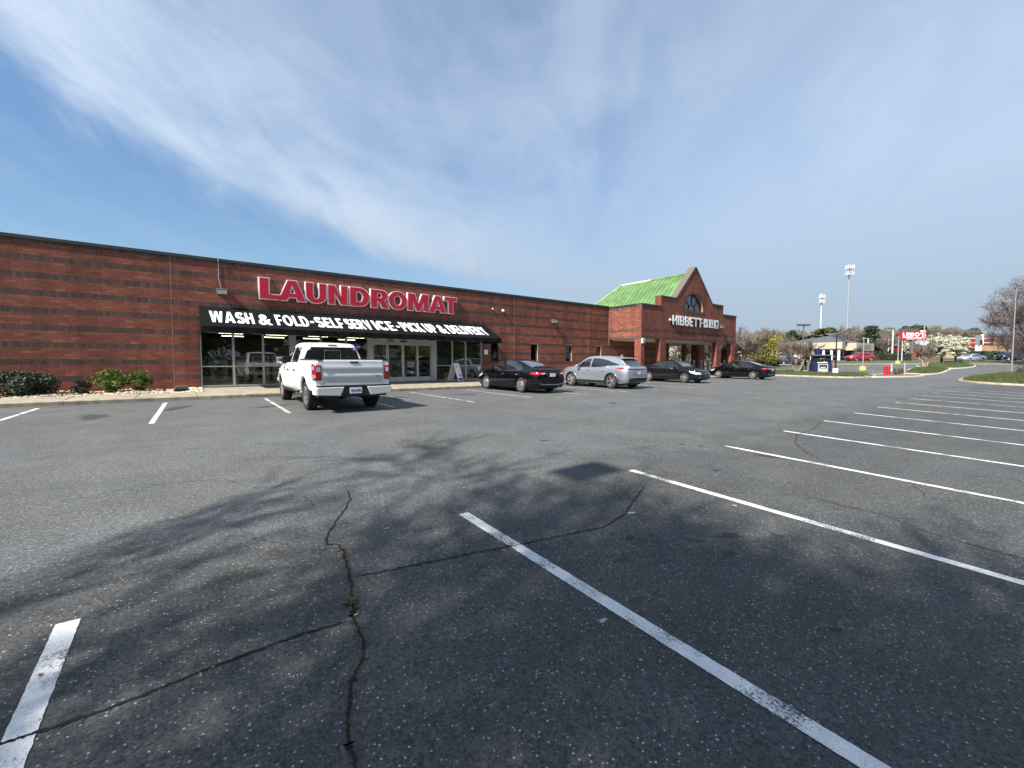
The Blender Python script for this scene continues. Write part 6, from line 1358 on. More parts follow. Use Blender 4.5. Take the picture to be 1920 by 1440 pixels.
# ================================================================== vegetation
def quad_cloud(name, C, size, m, parent, seed, aspect=.6, flat=0., tri=False, bias=None):
    """N small leaf faces at centres C (n,3)"""
    r = np.random.default_rng(seed); n = len(C); C = np.asarray(C); a = r.normal(size=(n, 3)); 
    if bias is not None: a = a * .6 + bias
    a /= np.linalg.norm(a, axis=1)[:, None]; b = r.normal(size=(n, 3)); b -= (b * a).sum(1)[:, None] * a; b /= np.linalg.norm(b, axis=1)[:, None]; c = np.cross(a, b)
    s = size * (.6 + .8 * r.random(n))[:, None]; b = b * s; c = c * s * aspect
    V = np.empty((n * 4, 3)); V[0::4] = C - b; V[1::4] = C - c * .9; V[2::4] = C + b; V[3::4] = C + c * .9
    o = link(npmesh(name, V, np.arange(n * 4).reshape(-1, 4), r.random(n)), name, m, parent); return o
def lobes(r, n, R, H, z0, shape='round'):
    out_ = []
    for i in range(n):
        k = r.random(); a = r.random() * 6.283
        if shape == 'cone': zz_ = z0 + H * (k ** 1.15) * .93; rad = R * (1 - (zz_ - z0) / H) * .9 + .1 * R; q_ = rad * (.35 + .65 * r.random()); s = .26 * R + .22 * rad
        elif shape == 'pine': zz_ = z0 + H * k; rad = R * math.sin(math.pi * min(1, .12 + .88 * k)) ** .8; q_ = rad * (.3 + .7 * r.random()); s = .30 * R
        else: zz_ = z0 + H * k; rad = R * math.sqrt(max(.05, 1 - (2 * k - 1) ** 2)); q_ = rad * math.sqrt(r.random()) * .85; s = .30 * R
        out_.append((q_ * math.cos(a), q_ * math.sin(a), zz_, s * (.7 + .6 * r.random())))
    return out_
def crown_points(r, lb, n, squash=.75):
    w = np.array([l[3] ** 2 for l in lb]); w /= w.sum(); idx = r.choice(len(lb), n, p=w); Lb = np.array(lb)[idx]
    d = r.normal(size=(n, 3)); d /= np.linalg.norm(d, axis=1)[:, None]; rad = (r.random(n) ** .35)[:, None]; P = Lb[:, :3] + d * rad * Lb[:, 3:4] * np.array([1, 1, squash]); return P, d
def leafy_mesh(seed, R, H, z0, nl, nq, size, shape, squash=.7):
    r = np.random.default_rng(seed); lb = lobes(r, nl, R, H, z0, shape); P, d = crown_points(r, lb, nq, squash); return P, d
def trunk_mb(r, h, rad, lean=.04, limbs=0, spread=1.2):
    mb = MB(); x = y = 0; pts = []; n = 6
    for i in range(n + 1): k = i / n; pts.append((x, y, h * k)); x += r.uniform(-lean, lean) * h / n; y += r.uniform(-lean, lean) * h / n
    mb.tube(pts, [rad * (1.25 if i == 0 else 1 - .6 * i / n) for i in range(n + 1)], 7)
    for i in range(limbs):
        k = .45 + .5 * i / max(1, limbs); p0 = Vector(pts[int(k * n)]); a = r.uniform(0, 6.28); L_ = spread * r.uniform(.6, 1); p1 = p0 + Vector((math.cos(a) * L_ * .5, math.sin(a) * L_ * .5, L_ * .5)); p2 = p1 + Vector((math.cos(a) * L_ * .5, math.sin(a) * L_ * .5, L_ * .35)); mb.tube([p0, p1, p2], [rad * .4, rad * .28, rad * .12], 5)
    return mb
def branches(r, p, d, L_, rad, lvl, out_, up=.12, spread=.55, nsub=3, ratio=.68, seg_n=3, wob=.18):
    """recursive branching: out_ collects (points, radii, level)"""
    pts = [p.copy()]; rs_ = [rad]; q_ = p.copy(); dd = d.copy()
    for i in range(seg_n):
        dd = (dd + Vector((r.uniform(-wob, wob), r.uniform(-wob, wob), r.uniform(-wob, wob) + up * .5))).normalized(); q_ = q_ + dd * L_ / seg_n; pts.append(q_.copy()); rs_.append(rad * (1 - .45 * (i + 1) / seg_n))
    out_.append((pts, rs_, lvl))
    if lvl <= 0: return
    for k in range(nsub + (1 if r.random() < .4 else 0)):
        t = .35 + .65 * (k + r.random() * .6) / nsub; i = min(seg_n, max(1, int(round(t * seg_n)))); a = r.uniform(0, 6.28); u = dd.orthogonal().normalized(); v = dd.cross(u); nd = (dd * math.cos(spread) + (u * math.cos(a) + v * math.sin(a)) * math.sin(spread * r.uniform(.75, 1.3)) + Vector((0, 0, up))).normalized()
        branches(r, pts[i], nd, L_ * ratio * r.uniform(.8, 1.15), rs_[i] * .62, lvl - 1, out_, up, spread, nsub, ratio, seg_n, wob)
def bare_tree_meshes(seed, H, trunkH, rad, levels=4, stems=1, nsub=3, up=.12, spread=.55, ratio=.7, twig=.25, twigs=6, minr=.006, n1=5, lean=.1, L0=None, wob=.18):
    r = random.Random(seed); out_ = []; mbt = MB(); L0 = L0 or (H - trunkH) * .42
    for s_ in range(stems):
        a = 6.283 * s_ / max(1, stems) + r.uniform(-.4, .4); ln = lean * (1.6 if stems > 1 else 1); base = Vector((math.cos(a) * rad * (1.2 if stems > 1 else 0), math.sin(a) * rad * (1.2 if stems > 1 else 0), -.15)); top = base + Vector((math.cos(a) * ln * trunkH, math.sin(a) * ln * trunkH, trunkH + .15)); mid = (base + top) / 2 + Vector((r.uniform(-.05, .05), r.uniform(-.05, .05), 0)) * trunkH
        mbt.tube([base, mid, top], [rad * 1.2, rad, rad * .85], 8); d = (top - mid).normalized()
        for k in range(4 if stems == 1 else 3):
            a2 = a + 6.283 * k / (4 if stems == 1 else 3) + r.uniform(-.4, .4); nd = (d + Vector((math.cos(a2), math.sin(a2), 0)) * (.75 if k else .15)).normalized(); branches(r, top, nd, L0 * r.uniform(.85, 1.15), rad * .6, levels, out_, up, spread, nsub, ratio, 3, wob)
    crown = MB(); TW = []
    for pts, rs_, lv in out_:
        if lv >= levels - 1: mbt.tube(pts, [max(minr, x) for x in rs_], n1, cap=False)
        else: crown.tube(pts, [max(minr, x) for x in rs_], 3, cap=False, tint=r.random())
        if lv <= 1:
            for q0, q1 in zip(pts[:-1], pts[1:]): TW.append((q0, q1, lv))
    # fine twigs: thin two-sided slivers
    rn = np.random.default_rng(seed); m_ = len(TW) * twigs
    if m_:
        A = np.array([tuple(t[0]) for t in TW]); B = np.array([tuple(t[1]) for t in TW]); i = np.repeat(np.arange(len(TW)), twigs); t = rn.random((m_, 1)); P = A[i] * (1 - t) + B[i] * t
        D = (B - A)[i]; D /= np.linalg.norm(D, axis=1)[:, None] + 1e-6; D = D * .7 + rn.normal(size=(m_, 3)) * .55 + np.array([0, 0, .15]); D /= np.linalg.norm(D, axis=1)[:, None]; Ln = twig * (.4 + .9 * rn.random((m_, 1))); W_ = np.cross(D, rn.normal(size=(m_, 3))); W_ /= np.linalg.norm(W_, axis=1)[:, None]; w = minr * .8
        V = np.empty((m_ * 3, 3)); V[0::3] = P - W_ * w; V[1::3] = P + W_ * w; V[2::3] = P + D * Ln
        b0 = len(crown.v); ends = P + D * Ln
    else: V = np.zeros((0, 3)); ends = V
    cm = crown.mesh('crown', True, fix=False); nv = len(cm.vertices)
    tw = npmesh('twigs', V, np.arange(len(V)).reshape(-1, 3), rn.random(len(V) // 3)) if m_ else None
    return mbt.mesh('trunk', fix=False), cm, tw, ends, TW
def joinmesh(a, b, name):
    bm = bmesh.new(); bm.from_mesh(a); bm.from_mesh(b); me = bpy.data.meshes.new(name); bm.to_mesh(me); bm.free(); return me
def plant_tree(name, loc, label, cat, group, meshes, mats, rz=0, sc=1.0):
    t = thing(name, loc, label, cat, group, rz); t.scale = (sc, sc, sc) if isinstance(sc, (int, float)) else sc
    for nm, me, m_ in zip(('trunk', 'crown', 'blossom' if name == 'flowering_tree' else 'buds'), meshes, mats):
        if me is None: continue
        o = bpy.data.objects.new(nm, me); COL.objects.link(o); o.parent = t
        if not me.materials: me.materials.append(m_)
    return t
def bare_kind(seed, mtw, mtr, **k):
    tr, cm, tw, ends, TW = bare_tree_meshes(seed, **k); me = joinmesh(cm, tw, 'crown') if tw else cm; return (tr, me), (mtr, mtw), ends
def leafy_kind(seed, R, H, z0, nl, nq, size, shape, m_, trunk_h, trunk_r, mt=None, squash=.7, limbs=4):
    P, d = leafy_mesh(seed, R, H, z0, nl, nq, size, shape, squash); o = quad_cloud('crown', P, size, m_, None, seed, bias=d * .5); me = o.data; me.name = 'crown'; bpy.data.objects.remove(o)
    return (trunk_mb(random.Random(seed), trunk_h, trunk_r, limbs=limbs, spread=R * .8).mesh('trunk', fix=False), me), (mt or M['bark'], m_)

# ---- shrubs and stones in the bed beside the shopfront
def shrub(x, y, z, R, H, nq, size, m_, label, seed, spiky=0, squash=.8):
    t = thing('shrub', (x, y, z), label, 'shrub'); r = np.random.default_rng(seed); lb = lobes(r, 22, R, H, H * .12, 'round'); P, d = crown_points(r, lb, nq, squash); P[:, 2] = np.maximum(P[:, 2], .03)
    quad_cloud('foliage', P, size, m_, t, seed, bias=d * .4)
    mb = MB(); rr = random.Random(seed)
    for i in range(9 + spiky):
        a = rr.uniform(0, 6.28); k = rr.uniform(.3, 1); e = (R * k * math.cos(a) * (1.15 if i > 8 else .9), R * k * math.sin(a) * (1.1 if i > 8 else .9), H * rr.uniform(.7, 1.12 if i > 8 else .95)); mb.tube([(0, 0, -.05), (e[0] * .45, e[1] * .45, e[2] * .5), e], [.014, .009, .004], 4)
    mb.obj('stem', M['bark'], t)
    if spiky:
        Q = []
        for i in range(spiky * 7): a = r.random() * 6.283; k = .5 + .7 * r.random(); Q.append((R * k * math.cos(a), R * k * math.sin(a) * .7, H * (.6 + .55 * r.random())))
        quad_cloud('shoots', np.array(Q), size * 1.2, m_, t, seed + 1, aspect=.35)['kind'] = 'stuff'
    return t
shrub(-4.38, 21.3, .48, .92, .70, 6500, .038, M['leafdark'], 'wide dark green shrub against the brick wall, cut by the left edge', 1)
shrub(-5.9, 21.2, .48, 1.0, .85, 5200, .040, M['leafdark'], 'dark shrub mostly beyond the left edge, behind the wide one', 2)
shrub(-2.92, 21.45, .50, .36, .42, 1700, .032, M['leafdark'], 'small dark reddish-green shrub between the wide shrub and the yellow-green one', 3, 3)
shrub(-2.15, 21.6, .50, .54, .74, 3000, .036, M['leafbright'], 'yellow-green shrub with spiky shoots, left of the round bright green one', 4, 14)
shrub(-1.44, 21.6, .52, .42, .76, 3000, .034, M['leafbright'], 'compact bright green shrub in the stones beside the shopfront', 5, 5)
rs2 = np.random.default_rng(9)
def stone_mesh(seed):
    r = random.Random(seed); bm = bmesh.new(); bmesh.ops.create_icosphere(bm, subdivisions=1, radius=1)
    for v in bm.verts: v.co *= r.uniform(.78, 1.12)
    me = bpy.data.meshes.new('s'); bm.to_mesh(me); bm.free(); V = np.array([v.co[:] for v in me.vertices]); F = np.array([p_.vertices[:] for p_ in me.polygons]); return V, F
SM = [stone_mesh(i) for i in range(6)]
AV = []; AF = []; AT = []; off = 0
for i in range(2600):
    x = -9 + 9.55 * rs2.random() ** .8; y = 20.2 + 2.15 * rs2.random(); s = .03 + .05 * rs2.random() ** 1.5; V, F = SM[i % 6]; a = rs2.random() * 6.28; c, sn = math.cos(a), math.sin(a)
    V = V * np.array([1.25, .9, .62]) * s; V = np.c_[V[:, 0] * c - V[:, 1] * sn, V[:, 0] * sn + V[:, 1] * c, V[:, 2]] + np.array([x, y, .52 + (y - 20.2) * .03 + rs2.random() * .03 + .03 * math.sin(x * 3)]); 
    AV.append(V); AF.append(F + off); AT += [min(1, max(0, rs2.normal(.45 + .35 * (x > -1.0), .25)))] * len(F); off += len(V)
tag(link(npmesh('river_stones', np.vstack(AV), np.vstack(AF), AT), 'river_stones', M['stone']), kind='stuff')
t = thing('ground_floodlight', (-.16, 21.0, .56), 'flat black floodlight lying in the pale stones by the shopfront', 'floodlight')
mb = MB(); mb.prism([(-.26, .02), (.26, .02), (.22, .22), (-.14, .22)], 'Y', -.12, .16); bevel(mb.obj('housing', M['polegrey'], t), .015); MB().box(-.2, .2, -.15, -.125, .02, .12).obj('lens', M['black'], t); MB().box(-.03, .03, -.02, .04, -.1, .02).obj('stake', M['black'], t)
# A-frame board
t = thing('sandwich_board', (12.28, 21.45, .60), 'white A-frame sandwich board with blue print standing right of the sliding doors', 'sandwich board', None, math.atan2(.5, .86))
def board(sgn):
    mb = MB(); w, Hh, bs, ts = .30, 1.06, .36, .03
    P = lambda u, k, o_: (u, sgn * -(ts + (bs - ts) * (1 - k)) + o_ * -sgn, Hh * k)
    V = []
    for o_ in (0, .02):
        V += [P(-w, .06, o_), P(w, .06, o_), P(w, .97, o_), P(-w, .97, o_)]
    mb.add(V, [(0, 1, 2, 3), (4, 5, 6, 7), (0, 1, 5, 4), (1, 2, 6, 5), (2, 3, 7, 6), (3, 0, 4, 7)])
    for u in (-w + .03, w - .09): mb.add([P(u, 0, 0), P(u + .06, 0, 0), P(u + .06, .0602, 0), P(u, .0602, 0), P(u, 0, .02), P(u + .06, 0, .02), P(u + .06, .0602, .02), P(u, .0602, .02)], [(0, 1, 2, 3), (4, 5, 6, 7), (0, 1, 5, 4), (1, 2, 6, 5), (2, 3, 7, 6), (3, 0, 4, 7)])
    for u in (-w + .05, w - .15): mb.add([P(u, .971, 0), P(u + .10, .971, 0), P(u + .10, 1.0, 0), P(u, 1.0, 0), P(u, .971, .02), P(u + .10, .971, .02), P(u + .10, 1.0, .02), P(u, 1.0, .02)], [(0, 1, 2, 3), (4, 5, 6, 7), (0, 1, 5, 4), (1, 2, 6, 5), (2, 3, 7, 6), (3, 0, 4, 7)])
    return mb.obj('panel', M['white'], t), P
pf, P = board(1); board(-1)
M['blueprint'] = mat('blue_print', (.10, .28, .62), .5, var=.15, scale=20); M['greyprint'] = mat('grey_print', (.20, .22, .24), .5, var=.4, scale=14)
for nm, u0, u1, k0, k1, mm in [('poster_print', -.26, .26, .08, .20, 'navyprint'), ('poster_print', -.22, .20, .84, .865, 'blueprint'), ('poster_print', -.22, .10, .80, .82, 'blueprint'), ('poster_print', -.20, .05, .75, .765, 'blueprint'), ('poster_print', -.05, .20, .27, .40, 'greyprint'), ('poster_print', -.07, .22, .40, .415, 'greyprint')]:
    MB().add([P(u0, k0, .024), P(u1, k0, .024), P(u1, k1, .024), P(u0, k1, .024)], [(0, 1, 2, 3)]).obj(nm, M[mm], pf)

# ---- weeds in the cracks
def weed(x, y, s, label, seed):
    t = thing('weed', (x, y, G(x, y)), label, 'weed'); r = random.Random(seed); mb = MB()
    for i in range(13):
        a = r.uniform(0, 6.28); L_ = s * r.uniform(.6, 1.1); e = r.uniform(.25, .9); w = s * .16; d = Vector((math.cos(a), math.sin(a), 0)); n_ = Vector((-d.y, d.x, 0)); p1 = d * L_ * .55 + Vector((0, 0, L_ * .4 * e)); p2 = d * L_ + Vector((0, 0, L_ * .35 * e)); mb.add([tuple(n_ * w * .2), tuple(-n_ * w * .2), tuple(p1 - n_ * w), tuple(p2), tuple(p1 + n_ * w)], [(0, 1, 2, 3, 4)], r.random())
    mb.obj('leaf_rosette', M['weedleaf'], t, tint=True, fix=False)
M['dryleaf'] = mat('dry_leaf', (.42, .38, .22), .8, var=.2)
weed(.80, 2.77, .062, 'small leafy weed growing in the main pavement crack', 1); weed(.05, 2.61, .035, 'tiny weed in the narrow crack running to the lower left', 2)
weed(.93, 3.55, .025, 'tiny weed low in the upper part of the main crack', 3); weed(5.0, 2.72, .03, 'tiny tuft of weed in the crack beside the second long stall line', 4)
for i, (x, y, s) in enumerate([(2.6, 4.35, .02), (4.75, 2.2, .035), (.42, 3.2, .016), (5.6, .55, .02), (1.9, 1.35, .014), (.79, 2.62, .018), (3.0, 3.9, .012), (-.2, 3.6, .014)]):
    t = thing('dry_leaf', (x, y, G(x, y) + .006), 'small pale dry leaf on the asphalt ' + ['above the upper end of the second stall line', 'between the second and third stall lines', 'left of the main crack', 'right of the fourth stall line', 'near the lower edge', 'in the main crack', 'right of the top of the second stall line', 'left of the main crack further up'][i], 'leaf', 'dry leaves scattered on the lot', i * 1.3); MB().add([(-s, 0, 0), (0, -s * .5, .002), (s, 0, .004), (0, s * .5, .003)], [(0, 1, 2, 3)]).obj('blade', M['dryleaf'], t)

# ================================================================== kiosk island and nearby fittings
kx, ky = S(1537.5, 49.0); kz = G(kx, ky) + .14
KI = thing('cash_machine_kiosk', (kx, ky, kz), 'navy blue drive-up cash machine kiosk with a flat roof on the grassy island', 'kiosk', None, R_(-58))
mb = MB(); mb.box(-.82, .82, -.62, .62, 0, 1.86); mb.obj('cabinet', M['navy'], KI)
mb = MB(); mb.box(-1.02, .98, -.95, .78, 1.862, 1.98); mb.obj('roof', M['polegrey'], KI)
mb = MB(); mb.box(-.62, -.12, -.15, .15, 1.982, 2.70); mb.obj('roof_sign', M['navy'], KI)
mb = MB(); mb.box(-.76, .80, -.69, -.622, 1.28, 1.80); fas = mb.obj('fascia', M['screen'], KI)
mb = MB(); mb.box(-.42, .52, -.70, -.622, -.05, .92); su = mb.obj('machine_surround', M['alu_light'], KI)
MB().box(-.30, .42, -.715, -.702, .46, .84).obj('screen', M['screen'], su); MB().box(-.2, .3, -.722, -.716, .54, .60).obj('screen_text', M['white'], su)
MB().box(.822, .86, -.55, .55, 0, 1.5).obj('side_panel', M['red'], KI)
for i in range(3): mb = MB(); mb.prism([(-.30 + .16 * i, 1.50 + .02 * i), (-.12 + .16 * i, 1.56 + .02 * i), (-.06 + .16 * i, 1.62 + .02 * i), (-.24 + .16 * i, 1.55 + .02 * i)], 'Y', -.702, -.692); mb.obj('flag_mark', M['red'] if i % 2 else M['white'], fas)
MB().box(-.50, .46, -.66, -.624, 1.05, 1.15).obj('lettering', M['whitevinyl'], KI); MB().box(.10, .22, -.665, -.661, 1.13, 1.22).obj('lettering', M['whitevinyl'], KI)
def bollard(u, d, label, m_, h=.95, r=.11, grp=None, z=None):
    x, y = S(u, d); t = thing('bollard', (x, y, (G(x, y) if z is None else z)), label, 'bollard', grp); MB().lathe([(.001, -.1), (r, -.1), (r, h), (r * .9, h + .03), (r * .5, h + .05), (.001, h + .055)], 14).obj('post', m_, t); MB().lathe([(r + .002, h * .80), (r + .004, h * .82), (r + .004, h * .86), (r + .002, h * .88)], 14).obj('band', M['redface'], t)
g_ = 'red bollards guarding the kiosk and verge'
for u, d, l in [(1518.6, 51, 'red bollard left of the navy kiosk, the left of two'), (1522.4, 50, 'red bollard touching the left side of the navy kiosk'), (1553.6, 50.5, 'red bollard right beside the kiosk wall'), (1557.4, 48.5, 'red bollard furthest right of the kiosk')]: bollard(u, d, l, M['red'], .92, .11, g_, G(*S(u, d)) + .15)
for u, d, l in [(1658.6, 42.8, 'left of the two tall red bollards on the mulched verge'), (1664.9, 43.2, 'right of the two tall red bollards on the mulched verge')]: bollard(u, d, l, M['red'], 1.04, .12, g_)
# pipework
x, y = S(1671, 44.4); t = thing('standpipe', (x, y, G(x, y) + .12), 'pale grey pipework with upturned elbows behind the two tall red bollards', 'pipe')
mb = MB(); mb.tube([(-.16, 0, 0), (-.16, 0, .95), (-.12, 0, 1.08), (.04, 0, 1.14)], .055, 8); mb.tube([(.12, 0, 0), (.12, 0, .72), (.05, 0, .86), (.0, 0, 1.22)], .05, 8); mb.tube([(-.16, 0, .78), (.16, 0, .84)], .04, 8); mb.obj('pipes', M['polewhite'], t); mb = MB()
for p_ in ((.04, 0, 1.16), (-.16, 0, .8), (.14, 0, .86)): mb.lathe([(.001, -.04), (.085, -.03), (.085, .03), (.001, .04)], 12, 'Z', p_)
mb.obj('valve_wheel', M['steel'], t); MB().box(-.3, .3, -.2, .2, -.1, .36).obj('base_box', M['polegrey'], t)
for i, (u, l) in enumerate([(1677.5, 'small russet shrub nearest the pipework'), (1684.5, 'small russet shrub in the middle of three by the short white post'), (1691.0, 'small dark shrub next to the short white post')]):
    x, y = S(u, 44.5 + .4 * i); shrub(x, y, G(x, y) + .08, .26, .62, 500, .045, M['twigred'] if i < 2 else M['leafolive'], l, 20 + i)
x, y = S(1695.2, 43.3); t = thing('marker_post', (x, y, G(x, y)), 'short pale square post at the right end of the mulched verge', 'post'); MB().box(-.06, .06, -.06, .06, 0, 1.40).obj('post', M['steel'], t); MB().box(-.07, .07, -.07, .07, 1.40, 1.43).obj('cap', M['polegrey'], t)

def pole(u, d, ztop, label, m_, r=.07, base=None, head=None, bm=None, name='street_lamp', cat='street lamp', z=None, taper=.6, lean=0, side=1, rz=None):
    x, y = S(u, d); zb = (G(x, y) if z is None else z); h = ztop - zb; t = thing(name, (x, y, zb), label, cat, None, R_(-YAW) if rz is None else rz)
    b0 = 0
    if base: MB().lathe([(.001, -.1), (base[0], -.1), (base[0], base[1]), (base[0] * .93, base[1] + .03), (.001, base[1] + .03)], 16).obj('base', bm, t); b0 = base[1]
    MB().tube([(0, 0, b0), (0, 0, h * .5), (lean, 0, h)], [r, r * (1 + taper) / 2, r * taper], 10).obj('pole', m_, t)
    def lamp(dx, L_, w=.28, hh=.14): mb = MB(); a, b = sorted((dx * .12, dx * (.12 + L_))); mb.box(a, b, -w / 2, w / 2, h - hh, h); bevel(mb.obj('lamp_head', m_, t), .02); MB().box(a + .05, b - .05, -w / 2 + .04, w / 2 - .04, h - hh - .02, h - hh - .001).obj('lens', M['alu_light'], t)
    if head == 'double': lamp(-1, .62, .5, .22); lamp(1, .55, .5, .22)
    elif head == 'arm':
        L_ = 1.3 * side; MB().tube([(lean, 0, h - .05), (lean + L_ * .6, 0, h - .01)], .04, 8).obj('arm', m_, t); mb = MB(); a, b = sorted((L_ * .55, L_)); mb.box(a, b, -.14, .14, h - .07, h + .05); bevel(mb.obj('lamp_head', m_, t), .02)
    return t
def zt(v, d): return EYE + ray_z(v) * d
def ray_z(v):
    k = (720 - v) / FPX; return -math.sin(R_(PITCH)) + math.cos(R_(PITCH)) * k
pole(1503.5, 53, zt(608, 53), 'brown lamp post with a double box head behind the bare multi-stemmed tree', M['polegrey'], .11, head='double')
pole(1509.3, 50, zt(643, 50), 'plain black post on a pale footing left of the navy kiosk', M['poleblack'], .10, (.30, .18), None, M['concrete'], name='sign_post', cat='post', z=G(*S(1509.3, 50)) + .12)
pole(1565.5, 46.6, zt(626, 46.6), 'black lamp post on a white concrete footing right of the navy kiosk', M['poleblack'], .085, (.26, .58), None, M['white'], z=G(*S(1565.5, 46.6)) + .06)
pole(1616.5, 56, zt(632, 56), 'thin grey lamp post on a yellow footing in front of the red car', M['steel'], .075, (.36, .42), None, M['yellow'])
pole(1681.5, 74.5, zt(630, 74.5), 'thin grey lamp post on a yellow footing left of the red pylon', M['steel'], .10, (.36, .45), None, M['yellow'])
pole(1624.5, 96, zt(634.5, 96), 'white lamp post with a right-angled arm above the red car', M['polewhite'], .14, head='arm', side=-1, taper=.9)
pole(1670.5, 90, zt(619.5, 90), 'tall white lamp post with an arm, between hedge and red pylon', M['polewhite'], .16, head='arm', side=-1, taper=.85)
pole(1663, 115, zt(636, 115), 'small distant white lamp post left of the tall white one', M['polewhite'], .13, head='arm', side=-1, taper=.9)
pole(1688.7, 86, zt(639.5, 86), 'short white post with a small forked top under the red pylon board', M['polewhite'], .10, name='sign_post', cat='post')
pole(1728.5, 63, zt(607.5, 63), 'tall grey lamp post with an arm to the left crossing the red pylon', M['steel'], .11, head='arm', side=-1, taper=.7)
pole(1734.5, 105, zt(634.5, 105), 'distant white lamp post with a short arm right of the red pylon', M['polewhite'], .14, head='arm', side=1, taper=.9)
pole(1895.5, 50.5, zt(546, 50.5), 'tall grey lamp post with a left-pointing arm before the big bare tree', M['lampgrey'], .07, head='arm', side=-1, z=G(*S(1895.5, 50.5)) + .3, taper=.6)
x, y = S(1917, 50.0); shrub(x, y, G(x, y) + .35, .9, .55, 1300, .06, M['twigred'], 'low maroon shrub on the hedged island at the right edge', 31)
def hedge(u0, d0, u1, d1, H, label, seed, w=1.4, m_=None):
    p0 = Vector(S(u0, d0)); p1 = Vector(S(u1, d1)); L_ = (p1 - p0).length; r = np.random.default_rng(seed); n = int(L_ * 420); k = r.random(n); f = r.random((n, 2)); yy = (f[:, 0] - .5) * w; zz_ = H * (f[:, 1] ** .6) * (1 + .06 * np.sin(k * L_ * 1.3)); e = r.random(n) < .6; yy = np.where(e, np.sign(yy) * w / 2 * (.85 + .2 * r.random(n)), yy); zz_ = np.where(~e, H * (.88 + .14 * r.random(n)), zz_)
    D = (p1 - p0) / L_; Nn = Vector((-D.y, D.x)); P = np.c_[p0.x + D.x * L_ * k + Nn.x * yy, p0.y + D.y * L_ * k + Nn.y * yy, zz_]
    t = thing('hedge', (0, 0, 0), label, 'hedge'); gz = np.array([G(a, b) for a, b in P[:, :2]]); P[:, 2] += gz; quad_cloud('foliage', P, .14, m_ or M['leafgreen'], t, seed)
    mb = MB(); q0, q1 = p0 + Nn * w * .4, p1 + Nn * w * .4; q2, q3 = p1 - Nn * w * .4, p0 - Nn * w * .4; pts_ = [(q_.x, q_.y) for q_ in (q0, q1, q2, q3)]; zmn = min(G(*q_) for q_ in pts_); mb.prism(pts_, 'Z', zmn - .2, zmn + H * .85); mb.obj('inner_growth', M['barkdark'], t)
hedge(1628, 90, 1704, 88, 1.35, 'clipped dark hedge behind the red car, below the pylon', 41); hedge(1640, 101, 1700, 99, 1.9, 'second taller hedge row behind the clipped one', 42)
hedge(1812, 97, 1872, 96, 1.9, 'dark hedge on the bank above the pale car', 43, 2.2); hedge(1868, 103, 1960, 101, 1.9, 'dark hedge under the big bare tree at the right', 44, 2.0)

# ---- far buildings
def gabled(u0, d0, u1, d1, depth, label, wall_m, z_wall, z_roof, roof_m, name='shop_building', cat='building', fascia=None, fz=None, windows=0, hip=True):
    p0 = Vector(S(u0, d0)); p1 = Vector(S(u1, d1)); L_ = (p1 - p0).length; rz = math.atan2(p1.y - p0.y, p1.x - p0.x); gz = min(G(*p0), G(*p1)) - .3
    t = thing(name, (p0.x, p0.y, gz), label, cat, None, rz); a = z_wall - gz
    MB().box(0, L_, 0, depth, 0, a).obj('wall', wall_m, t)
    if roof_m:
        mb = MB(); e = .6; hp = depth * .35 if hip else 0; b = z_roof - gz; mb.add([(-e, -e, a + .002), (L_ + e, -e, a + .002), (L_ + e, depth + e, a + .002), (-e, depth + e, a + .002), (hp, depth / 2, b), (L_ - hp, depth / 2, b)], [(0, 1, 5, 4), (1, 2, 5), (2, 3, 4, 5), (3, 0, 4), (0, 3, 2, 1)]); mb.obj('roof', roof_m, t)
    if fascia: f0, f1 = fz; MB().box(-.3, L_ + .3, -.35, -.004, f0 - gz, f1 - gz).obj('fascia', fascia, t)
    return t, L_, a, gz
t, L_, a, gz = gabled(1380, 118, 1528, 104, 12, 'long low red brick building with grey roof far behind the yellow-green tree', M['brick'], zt(660, 110), zt(648.5, 116), M['shingle'], fascia=M['cream'], fz=(zt(660, 110) - .05, zt(658.3, 110) + .1))
for i in range(8): w = MB().box(L_ * (.06 + i * .12), L_ * (.06 + i * .12) + 1.3, -.03, -.005, 1.2, 2.3).obj('window', M['white'], t); MB().box(L_ * (.06 + i * .12) + .1, L_ * (.06 + i * .12) + 1.2, -.04, -.031, 1.3, 2.2).obj('pane', M['carglass'], w)
mb = MB(); mb.box(L_ * .62, L_ * .66, 5, 6.2, a + 1.0, a + 2.0); mb.obj('roof_vent', M['white'], t)
# cream restaurant-like building on white pillars
fz0, fz1 = zt(656.5, 94), zt(643, 94); gx = S(1579, 92)
t, L_, a, gz = gabled(1500, 98, 1579, 92, 16, 'cream-fronted building with white pillars and a dark hipped roof behind the navy kiosk', M['brick'], fz1, zt(625, 100), M['shingle'])
M['creamwarm'] = mat('pale_cream_fascia', (.43, .39, .28), .8, var=.05)
MB().box(-.3, L_ + .35, -2.6, -.004, fz0 - gz, fz1 - gz).obj('fascia', M['creamwarm'], t); MB().box(.0, L_ + .3, -2.66, -2.604, fz0 - gz + .02, fz0 - gz + .22).obj('lettering_band', M['shingle'], t)
for k in (.1, .36, .64, .82, .985): MB().box(L_ * k - .3, L_ * k + .1, -2.5, -2.1, 0, fz0 - gz - .004).obj('pillar', M['white'], t)
for k in range(7): w = MB().box(L_ * (.03 + k * .137), L_ * (.03 + k * .137) + 1.2, -.05, -.004, .9, fz0 - gz - .3).obj('window', M['white'], t); MB().box(L_ * (.03 + k * .137) + .1, L_ * (.03 + k * .137) + 1.1, -.06, -.051, 1.0, fz0 - gz - .4).obj('pane', M['carglass'], w)
t2, L2, a2, gz2 = gabled(1580, 92.2, 1614, 96, 15, 'right-hand wing of the cream building with a sunken panel on its fascia', M['brick'], fz1 - .1, zt(629, 102), M['shingle'])
